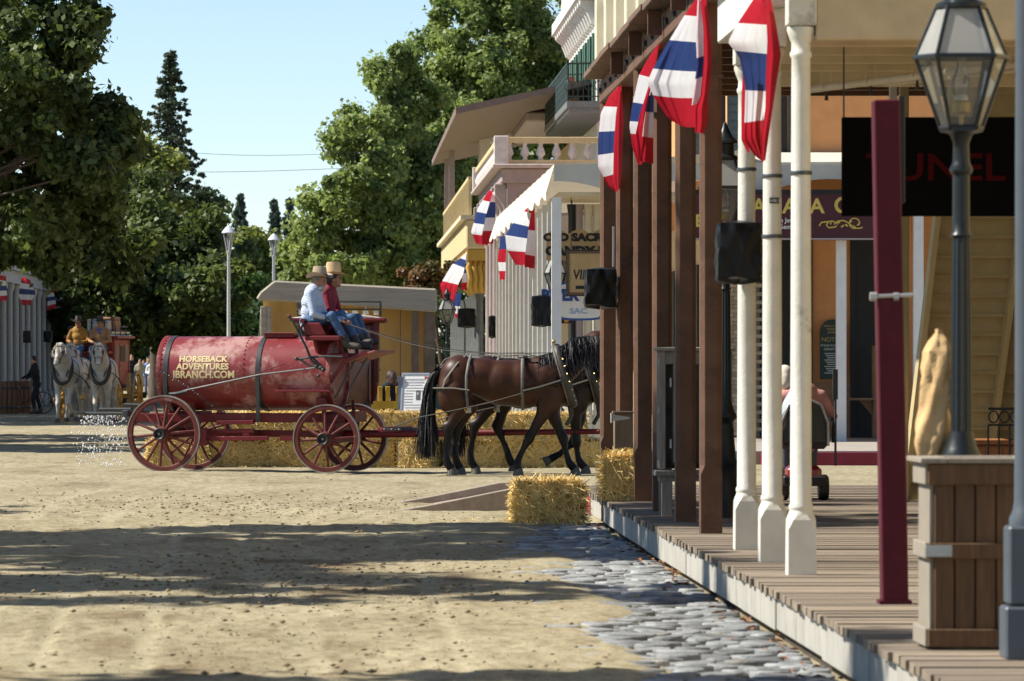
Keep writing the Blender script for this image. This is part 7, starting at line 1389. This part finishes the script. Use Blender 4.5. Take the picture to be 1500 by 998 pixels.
# ------------------------------------------------------------------ stagecoaches
M_COACH = mat('coach_maroon', (.13, .012, .014), .4, .15, 6, spec=.5); M_BOOTL = mat('coach_leather', (.20, .125, .105), .6, .12, 6, bump=.2); M_GEAR = mat('coach_yellow', (.52, .28, .04), .55, .12); M_COACHR = mat('coach_red', (.30, .05, .035), .55, .15)
def stagecoach(label, loc, rz, body=None, wheels=True):
    body = body or M_COACH; t = thing('stagecoach', label, 'stagecoach', loc, rz, 'stagecoaches')
    # x forward; body is a rounded tub 1.9 long, 1.3 wide, floor .95, roof 2.30
    b = MB(); n = 9; prof = [(-.62, .95), (-.86, 1.25), (-.95, 1.7), (-.93, 2.25), (.93, 2.25), (.95, 1.7), (.86, 1.25), (.62, .95)]; b.prism([(x, -.62, z) for x, z in prof], (0, 1.24, 0)); tub = b.build('body', body, t, bevel=.05)
    for s_ in (-1, 1):
        b = MB(); b.b2(-.28, .28, s_ * .622 - .012, s_ * .622 + .012, 1.05, 2.12); d = b.build('door', body, t, bevel=.01); b = MB(); b.b2(-.21, .21, s_ * .64 - .006, s_ * .64 + .006, 1.62, 2.05); b.build('door_window', M_DARKW, d); b = MB(); b.ell((.2, s_ * .65, 1.5), .02, None, 8, 6); b.build('handle', M_BRASS, d)
        for x in (-.62, .62): b = MB(); b.b2(x - .22, x + .22, s_ * .625 - .012, s_ * .625 + .012, 1.62, 2.08); b.build('leather_curtain', M_BOOTL, t)
        for x in (-.93, .93): b = MB(); b.beam((x, s_ * .60, 1.3), (x, s_ * .60, 2.26), .07, .07); b.build('corner_post', body, t)
    b = MB(); b.grid(lambda u, v: (-1.08 + 2.16 * u, -.74 + 1.48 * v, 2.30 + .07 * math.sin(math.pi * v)), 8, 12); b.build('roof', mat('coach_roof', (.62, .58, .5), .7), t, smooth=60, solid=.05)
    b = MB(); b.tube([(-1.08, -.74, 2.29), (1.08, -.74, 2.29), (1.08, .74, 2.29), (-1.08, .74, 2.29), (-1.08, -.74, 2.29)], .035, 8); b.build('roof_edge', body, t)
    for k in range(8): b = MB(); b.b2(-1.02, .95, -.63 + .17 * k, -.56 + .17 * k, 2.39, 2.44); b.build('roof_slat', mat('slat_cream', (.66, .58, .44), .7), t)
    for z in (2.46, 2.58):
        b = MB(); b.tube([(.95, -.66, z), (-.6, -.66, z), (-.95, -.4, z), (-.95, .4, z), (-.6, .66, z), (.95, .66, z)], .013, 6); b.build('luggage_rail', M_BLACKI, t)
    for x, y in ((.95, -.66), (.3, -.66), (-.4, -.66), (-.95, 0), (-.4, .66), (.3, .66), (.95, .66)): b = MB(); b.tube([(x, y, 2.33), (x, y, 2.60)], .013, 6); b.build('rail_post', M_BLACKI, t)
    b = MB(); b.prism([(.96, -.5, 1.05), (1.75, -.5, 1.05), (1.8, -.5, 1.45), (1.35, -.5, 1.6), (.98, -.5, 1.75)], (0, 1.0, 0)); b.build('front_boot', M_BOOTL, t, bevel=.05); b = MB(); b.b2(1.0, 1.45, -.6, .6, 1.83, 1.90); b.build('driver_seat', body, t, bevel=.02); b = MB(); b.b2(.98, 1.03, -.6, .6, 1.9, 2.2); b.build('seat_back', body, t)
    # rear boot: leather cover bulging over the luggage rack
    b = MB(); b.grid(lambda u, v: (-.97 - (.10 + .42 * math.sin(math.pi * min(1, v * 1.05)) ** .7) * (1 - .25 * abs(2 * u - 1) ** 3) - .03 * math.sin(9 * u + 4 * v), -.50 + 1.0 * u, 2.16 - 1.32 * v + .02 * math.sin(7 * u)), 18, 22); b.build('rear_boot', M_BOOTL, t, smooth=70, solid=.02)
    for s_ in (-1, 1): b = MB(); b.prism([(-.97, s_ * .5, 2.12), (-1.2, s_ * .5, 1.95), (-1.45, s_ * .5, 1.5), (-1.4, s_ * .5, 1.0), (-.97, s_ * .5, .95)], (0, .02 * s_, 0)); b.build('boot_side', M_BOOTL, t)
    for s_ in (-1, 1):
        b = MB(); b.tube([(-1.5, s_ * .45, .95), (-.8, s_ * .45, .86), (.8, s_ * .45, .86), (1.5, s_ * .45, .98)], .05, 8); b.build('thoroughbrace', M_LEATH, t)
    b = MB(); b.beam((-1.3, 0, .62), (1.45, 0, .60), .10, .10); b.build('reach', M_GEAR, t); b = MB(); b.b2(-1.26, -1.10, -.72, .72, .55, .72); b.build('rear_axle', M_GEAR, t); b = MB(); b.b2(1.34, 1.48, -.72, .72, .46, .62); b.build('front_axle', M_GEAR, t)
    if wheels:
        global M_WHEEL
        keep = M_WHEEL; M_WHEEL = M_GEAR
        for x, rad in ((-1.18, .68), (1.41, .54)):
            for s_ in (-1, 1): wheel(t, (x, s_ * .80, rad), rad, 12, side=s_)
        M_WHEEL = keep
    return t
stagecoach('dark maroon stagecoach with iron roof rail parked behind the driver', (at(497, 0, 82.4).x, 82.4, -.0), R(89))
SC2 = Vector((at(146, 0, 142).x, 142.0, 0)); stagecoach('loaded red stagecoach coming down the street behind white horses', SC2, R(-100), M_COACHR)
def luggage():
    M = Matrix.Rotation(R(-100), 3, 'Z')
    for k, (x, y, z, s, c, lb) in enumerate(((-.1, .25, 2.45, (.7, .5, .4), (.30, .16, .08), 'brown trunk on the roof of the red stagecoach'), (-.65, -.1, 2.45, (.5, .7, .35), (.45, .33, .2), 'tan case on the roof of the red stagecoach'), (.4, .1, 2.45, (.5, .6, .3), (.55, .5, .42), 'pale bundle on the roof of the red stagecoach'))):
        p = SC2 + M @ Vector((x, y, z)); t = thing('travel_trunk', lb, 'trunk', p, R(-100)); m = mat('trunk_%d' % k, c, .7, .15, 6, bump=.2); b = MB(); b.box((0, 0, s[2] * .4), (s[0], s[1], s[2] * .8)); b.build('case', m, t, bevel=.03); b = MB(); b.box((0, 0, s[2] * .9), (s[0] + .02, s[1] + .02, s[2] * .2)); b.build('lid', m, t, bevel=.04)
        for q in (-.3, .3): b = MB(); b.box((0, q * s[1], s[2] * .5), (s[0] + .035, .04, s[2] + .03)); b.build('strap', M_LEATH, t)
luggage()
def coach_man(label, lx, ly, shirt, hatm, scarf):
    M = Matrix.Rotation(R(-100), 3, 'Z'); p = SC2 + M @ Vector((lx, ly, 1.92)); J = dict(head=(.06, 0, .74), neck=(.04, 0, .61), sl=(.02, .2, .53), sr=(.02, -.2, .53), hl=(0, .1, .06), hr=(0, -.1, .06), el=(.1, .29, .26), er=(.1, -.29, .26), wl=(.34, .12, .22), wr=(.34, -.12, .22), kl=(.46, .15, .06), kr=(.46, -.15, .06), al=(.56, .14, -.36), ar=(.56, -.14, -.36), tl=(.72, .16, -.40), tr=(.72, -.16, -.40), curl=1.2)
    t, bd, Mh = person(label, p, R(-100), J, shirt, M_DENIM, M_BOOT, hat=(hatm, 1.12, .18, .13, 0), hair=(mat('dark_hair', (.03, .02, .015), .6), .05), voxel=.02, skin=SKIN2, girth=1.2, group='men on the red stagecoach')
    if scarf: b = MB(); b.tube([(.04 + .1 * math.cos(a_), .1 * math.sin(a_), .58) for a_ in np.linspace(0, 6.3, 14)], .03, 6); b.tube([(.14, 0, .57), (.19, .02, .45)], [.05, .02], 6); b.build('neckerchief', mat('blue_scarf', (.07, .12, .35), .8), t, smooth=60)
coach_man('stagecoach driver in mustard shirt, the left of the two men', 1.20, -.32, mat('mustard_shirt', (.33, .17, .035), .85, .12), M_BOOT, False); coach_man('stagecoach rider in black hat and blue neckerchief, the right of the two men', 1.22, .30, mat('tan_waistcoat', (.36, .20, .09), .85, .15), M_BLACKI, True)
GREY = horse_material('grey_coat', (.52, .49, .42), (.40, .36, .29), (.05, .5))
def straight(d1=0.0, lift=None):
    L_ = [([(.15, -.15, 1.22), (.26, -.17, .98), (.06, -.16, .66), (.08 + d1, -.16, .3), (.1 + d1, -.16, .17), (.16 + d1, -.16, .08)], True), ([(.15, .15, 1.22), (.26, .17, .98), (.04, .16, .66), (.0 - d1, .16, .3), (.02 - d1, .16, .17), (.08 - d1, .16, .08)], True), ([(1.46, -.16, 1.15), (1.47, -.16, .84), (1.50 + d1, -.15, .5), (1.50 + d1, -.15, .24), (1.52 + d1, -.15, .16), (1.58 + d1, -.15, .08)], False), ([(1.46, .16, 1.15), (1.52, .16, .84), (1.62, .15, .54), (1.42, .15, .36), (1.36, .15, .30), (1.30, .15, .24)] if lift else [(1.46, .16, 1.15), (1.45, .16, .84), (1.42 - d1, .15, .5), (1.38 - d1, .15, .24), (1.40 - d1, .15, .16), (1.46 - d1, .15, .08)], False)]
    return L_
GW = 'white horses drawing the far stagecoach'
for px, Y, rz, lift, lb, hd in ((92, 135.2, -97, True, 'white lead horse with one foreleg raised, left of the pair facing us', (.62, -.12, -.72)), (147, 134.6, -94, None, 'white lead horse with forelock, right of the pair facing us', (.66, .05, -.72)), (106, 138.2, -97, None, 'white wheel horse half hidden behind the left lead horse', (.62, .3, -.72))):
    a_ = R(rz); c = at(px, 0, Y); org = Vector((c.x, Y, 0)) - Vector((math.cos(a_) * 1.7, math.sin(a_) * 1.7, 0)); t_, h_ = horse(lb, org, a_, straight(.12, lift), GREY, M_HAIRW, [(1.70, 0, 1.62), (1.92, 0, 1.83), (2.06, 0, 1.98)], hd, GW, voxel=.032, seed=px, mane=.62)
    bridle(t_, h_, False); b = MB(); b.tube([(1.70 + .40 * math.sin(q) * -.30, .25 * math.cos(q), 1.43 + .40 * math.sin(q)) for q in np.linspace(0, 2 * math.pi, 25)], .05, 8); b.build('collar', M_LEATH, t_, smooth=60); ring_strap(t_, (1.10, 0, 1.33), .345, .385, .024, 'girth')
    for s_ in (-1, 1): strap(t_, [(1.68, s_ * .29, 1.33), (1.10, s_ * .39, 1.20), (.2, s_ * .38, 1.05), (-.5, s_ * .34, .9)], .022, 'trace'); strap(t_, [(1.66, s_ * .02, 1.02), (1.80, s_ * .12, 1.28), (1.62, s_ * .25, 1.6)], .018, 'breast_strap')
def coach_pole():
    b = MB(); b.beam((at(118, 0, 139).x, 139.4, .62), (at(121, 0, 134).x, 134.3, .70), .1, .1); tag(b.build('coach_pole', M_GEAR), 'yellow draught pole between the white horses', 'pole')
    # yellow folded barricade by the crowd
    t = thing('yellow_barricade', 'yellow wooden barricade standing right of the white horses', 'barricade', (at(178, 0, 168).x, 168, 0))
    for x, h in ((-.22, 1.0), (.0, .9), (.24, 1.25), (.38, .8)): b = MB(); b.box((x, 0, h / 2), (.12, .1, h)); b.build('upright', M_GEAR, t, bevel=.01)
    for z in (.45, .7): b = MB(); b.box((.08, -.07, z), (.8, .05, .12)); b.build('rail', M_GEAR, t)
coach_pole()
# ------------------------------------------------------------------ crowd at the end of the street
def cl(name, c): return mat('cloth_' + name, c, .85, .12, 8)
CROWD = [(170, 'onlooker in grey at the left end of the far crowd', 'grey', (.18, .19, .21), (.08, .10, .15), 0, .0, 1.66, 0), (193, 'tall onlooker in black jacket and dark jeans in the far crowd', 'black', (.012, .012, .014), (.05, .07, .11), 0, 0, 1.92, 1), (205, 'onlooker in khaki shirt and shorts in the far crowd', 'khaki', (.30, .26, .18), (.42, .38, .28), 1, 0, 1.70, 0), (211, 'onlooker in turquoise top beside the khaki shirt in the far crowd', 'turquoise', (.18, .50, .55), (.20, .22, .28), 0, .05, 1.66, 0), (217, 'onlooker in pale blue shirt at the back of the far crowd', 'blue', (.20, .35, .60), (.10, .12, .18), 0, 0, 1.74, 0), (222, 'long-haired onlooker in white jacket in the far crowd', 'white', (.70, .72, .75), (.22, .20, .20), 0, .28, 1.68, 1), (228, 'onlooker in pink shirt at the right end of the far crowd', 'pink', (.45, .25, .25), (.15, .14, .13), 1, .1, 1.72, 0)]
for k, (px, lb, cn, c, tc_, short, hair, h, fr) in enumerate(CROWD):
    Y = 233 + (k * 3) % 5 - (2 if px in (193, 205, 222) else 0); person(lb, (at(px, 0, Y).x, Y, 0), R(-90 + (k * 37) % 50 - 25), standing(h, .18, 'front' if fr else 'down', .05 * (k % 3)), cl(cn, c), cl(cn + '_legs', tc_), M_BOOT, hair=(cl('hair%d' % (k % 3), ((.05, .03, .02), (.30, .20, .10), (.12, .09, .07))[k % 3]), hair), voxel=.034, hands=False, group='onlookers in the far crowd', sleeve=not short, tshort=bool(short))
person('dark-clad person standing behind the yellow barricade near the easel sign', (at(573, 0, 80.8).x, 80.8, 0), R(-60), standing(1.46, .17, 'down'), cl('black2', (.010, .010, .012)), cl('black3', (.012, .012, .014)), M_BOOT, skin=mat('skin_dark', (.09, .045, .03), .5), hair=(mat('dark_hair', (.03, .02, .015), .6), 0), voxel=.02)
# ------------------------------------------------------------------ bicycle and rider in the left-hand shade
def bicycle(label, loc, rz):
    t = thing('bicycle', label, 'bicycle', loc, rz); m = mat('bike_frame', (.16, .03, .03), .4)
    for x in (-.52, .52):
        b = MB(); b.tube([(x + .33 * math.cos(q), 0, .34 + .33 * math.sin(q)) for q in np.linspace(0, 6.2832, 30)], .017, 6, caps=False); w = b.build('wheel', M_BLACKI, t, smooth=50)
        for k in range(10): q = k * .628; b = MB(); b.tube([(x, 0, .34), (x + .32 * math.cos(q), 0, .34 + .32 * math.sin(q))], .004, 4); b.build('spoke', M_STEEL, w)
    P = dict(r=(-.52, 0, .34), f=(.52, 0, .34), bb=(-.08, 0, .30), st=(-.2, 0, .82), hd=(.36, 0, .86), hb=(.42, 0, .68))
    for a_, c in (('r', 'bb'), ('r', 'st'), ('bb', 'st'), ('bb', 'hb'), ('st', 'hd'), ('hd', 'f')): b = MB(); b.tube([P[a_], P[c]], .018, 6); b.build('frame_tube', m, t)
    b = MB(); b.tube([(.34, 0, .86), (.34, 0, 1.02), (.40, -.27, 1.04)], .014, 6); b.tube([(.34, 0, 1.02), (.40, .27, 1.04)], .014, 6); b.build('handlebar', M_BLACKI, t); b = MB(); b.ell((-.22, 0, .93), (.14, .07, .03), None, 10, 6); b.build('saddle', M_BLACKI, t); b = MB(); b.tube([(-.2, 0, .8), (-.22, 0, .92)], .013, 6); b.build('seat_post', M_STEEL, t)
bicycle('bicycle standing in the shade in front of the white colonnade', (at(38, 0, 158).x, 158, 0), R(8)); person('dark-clad person pushing a bicycle in the left-hand shade', (at(53, 0, 157).x, 157.3, 0), R(200), standing(1.78, .19, 'bars', .12, .08), cl('black2', (.010, .010, .012)), cl('black3', (.012, .012, .014)), M_BOOT, hair=(mat('dark_hair', (.03, .02, .015), .6), 0), voxel=.03)
def barrels():
    wm = mat('barrel_wood', (.14, .08, .045), .8, .2, 6, grain=(5, 5, .6))
    for k, (px, lb) in enumerate(((10, 'brown wooden barrel at the left edge before the colonnade'), (27, 'dark barrel second from the left edge before the colonnade'))):
        t = thing('wooden_barrel', lb, 'barrel', (at(px, 0, 157 + 2 * k).x, 157.5 + 2 * k, 0), 0, 'barrels before the colonnade')
        for j in range(14): an = j * 2 * math.pi / 14; b = MB(); b.tube([(.26 * math.cos(an), .26 * math.sin(an), 0), (.33 * math.cos(an), .33 * math.sin(an), .5), (.26 * math.cos(an), .26 * math.sin(an), 1.0)], .075, 6); b.build('stave', wm, t)
        for z in (.2, .8): b = MB(); b.lathe([(.37, z - .03), (.38, z), (.37, z + .03)], 18); b.build('hoop', M_STEEL, t)
        b = MB(); b.lathe([(.3, .96), (.02, .97)], 18); b.build('head', wm, t)
barrels()
# ------------------------------------------------------------------ mobility scooter and rider on the boardwalk
def scooter():
    Y = 51.0; t = thing('mobility_scooter', 'red and black mobility scooter seen from behind on the boardwalk', 'mobility scooter', (at(1178, 0, Y).x, Y, DZ)); red = mat('scooter_red', (.25, .012, .02), .3, .05, coat=.5); blk = mat('scooter_black', (.015, .015, .016), .5); gr = mat('seat_grey', (.05, .052, .05), .6)
    for x in (-.20, .20):
        b = MB(); b.lathe([(.05, -.05), (.11, -.05), (.13, -.03), (.13, .03), (.11, .05), (.05, .05)], 20, (x, .1, .13), Matrix.Rotation(R(90), 3, 'Y')); b.build('rear_wheel', blk, t, smooth=40)
    b = MB(); b.lathe([(.05, -.04), (.10, -.04), (.12, 0), (.10, .04), (.05, .04)], 18, (0, 1.0, .12), Matrix.Rotation(R(90), 3, 'Y')); b.build('front_wheel', blk, t, smooth=40)
    b = MB(); b.box((0, .12, .27), (.34, .42, .16)); b.build('rear_cover', red, t, bevel=.04); b = MB(); b.box((0, .65, .17), (.34, .7, .06)); b.build('deck', blk, t, bevel=.02); b = MB(); b.box((0, -.1, .20), (.44, .05, .10)); b.build('bumper', blk, t, bevel=.015)
    b = MB(); b.tube([(0, .18, .35), (0, .18, .52)], .04, 10); b.build('seat_post', blk, t); b = MB(); b.box((0, .22, .56), (.46, .44, .09)); b.build('seat', gr, t, bevel=.03)
    b = MB(); b.grid(lambda u, v: (-.23 + .46 * u, -.02 - .05 * math.sin(math.pi * u) + .03 * v - .04 * v * v, .58 + .42 * v * (1 - .5 * abs(2 * u - 1) ** 4 * v)), 16, 12); b.build('backrest', gr, t, smooth=60, solid=.06)
    b = MB(); b.tube([(-.235, -.05, .55), (-.23, -.07, .78), (-.16, -.09, .96), (0, -.1, 1.03), (.16, -.09, .96), (.23, -.07, .78), (.235, -.05, .55)], .014, 8); b.build('back_hoop', mat('scooter_silver', (.45, .46, .46), .35, metal=.6), t, smooth=60)
    for s_ in (-1, 1): b = MB(); b.tube([(s_ * .29, .02, .58), (s_ * .29, .0, .80)], .015, 6); b.box((s_ * .29, .17, .81), (.06, .34, .04)); b.build('armrest', blk, t)
    b = MB(); b.tube([(0, 1.0, .25), (0, .82, .95)], .035, 8); b.tube([(-.24, .76, 1.0), (0, .8, .97), (.24, .76, 1.0)], .015, 6); b.build('tiller', blk, t)
    b = MB(); b.tube([(.31, -.02, .35), (.31, .0, 1.12)], .012, 6); b.box((.31, 0, 1.16), (.05, .03, .3)); b.build('headrest_post', gr, t)
    J = dict(head=(.12, .17, .60), neck=(.07, .09, .49), sl=(.02, .18, .42), sr=(.02, -.18, .42), hl=(0, .1, .02), hr=(0, -.1, .02), el=(.08, .27, .2), er=(.05, -.30, .22), wl=(.36, .2, .22), wr=(.36, -.2, .22), kl=(.42, .13, .02), kr=(.42, -.13, .02), al=(.5, .12, -.38), ar=(.5, -.12, -.38), tl=(.64, .13, -.42), tr=(.64, -.13, -.42), curl=1.0)
    p, bd, Mh = person('white-haired rider in pale blue and pink seated on the mobility scooter', (t.location.x, Y + .14, DZ + .62), R(90), J, mat('pink_sleeves', (.52, .25, .23), .85, .08), cl('slate', (.12, .13, .16)), M_BOOT, hair=(mat('white_hair', (.66, .62, .54), .8, .1, 20), .10), voxel=.016)
    c = MB(); c.ell((.0, .05, .26), (.17, .17, .26), None, 16, 10); organic('pale_waistcoat', c, mat('pale_blue_cloth', (.45, .52, .56), .85, .08), p, .02, 3)
scooter()
bpy.data.scenes.remove(TMP)
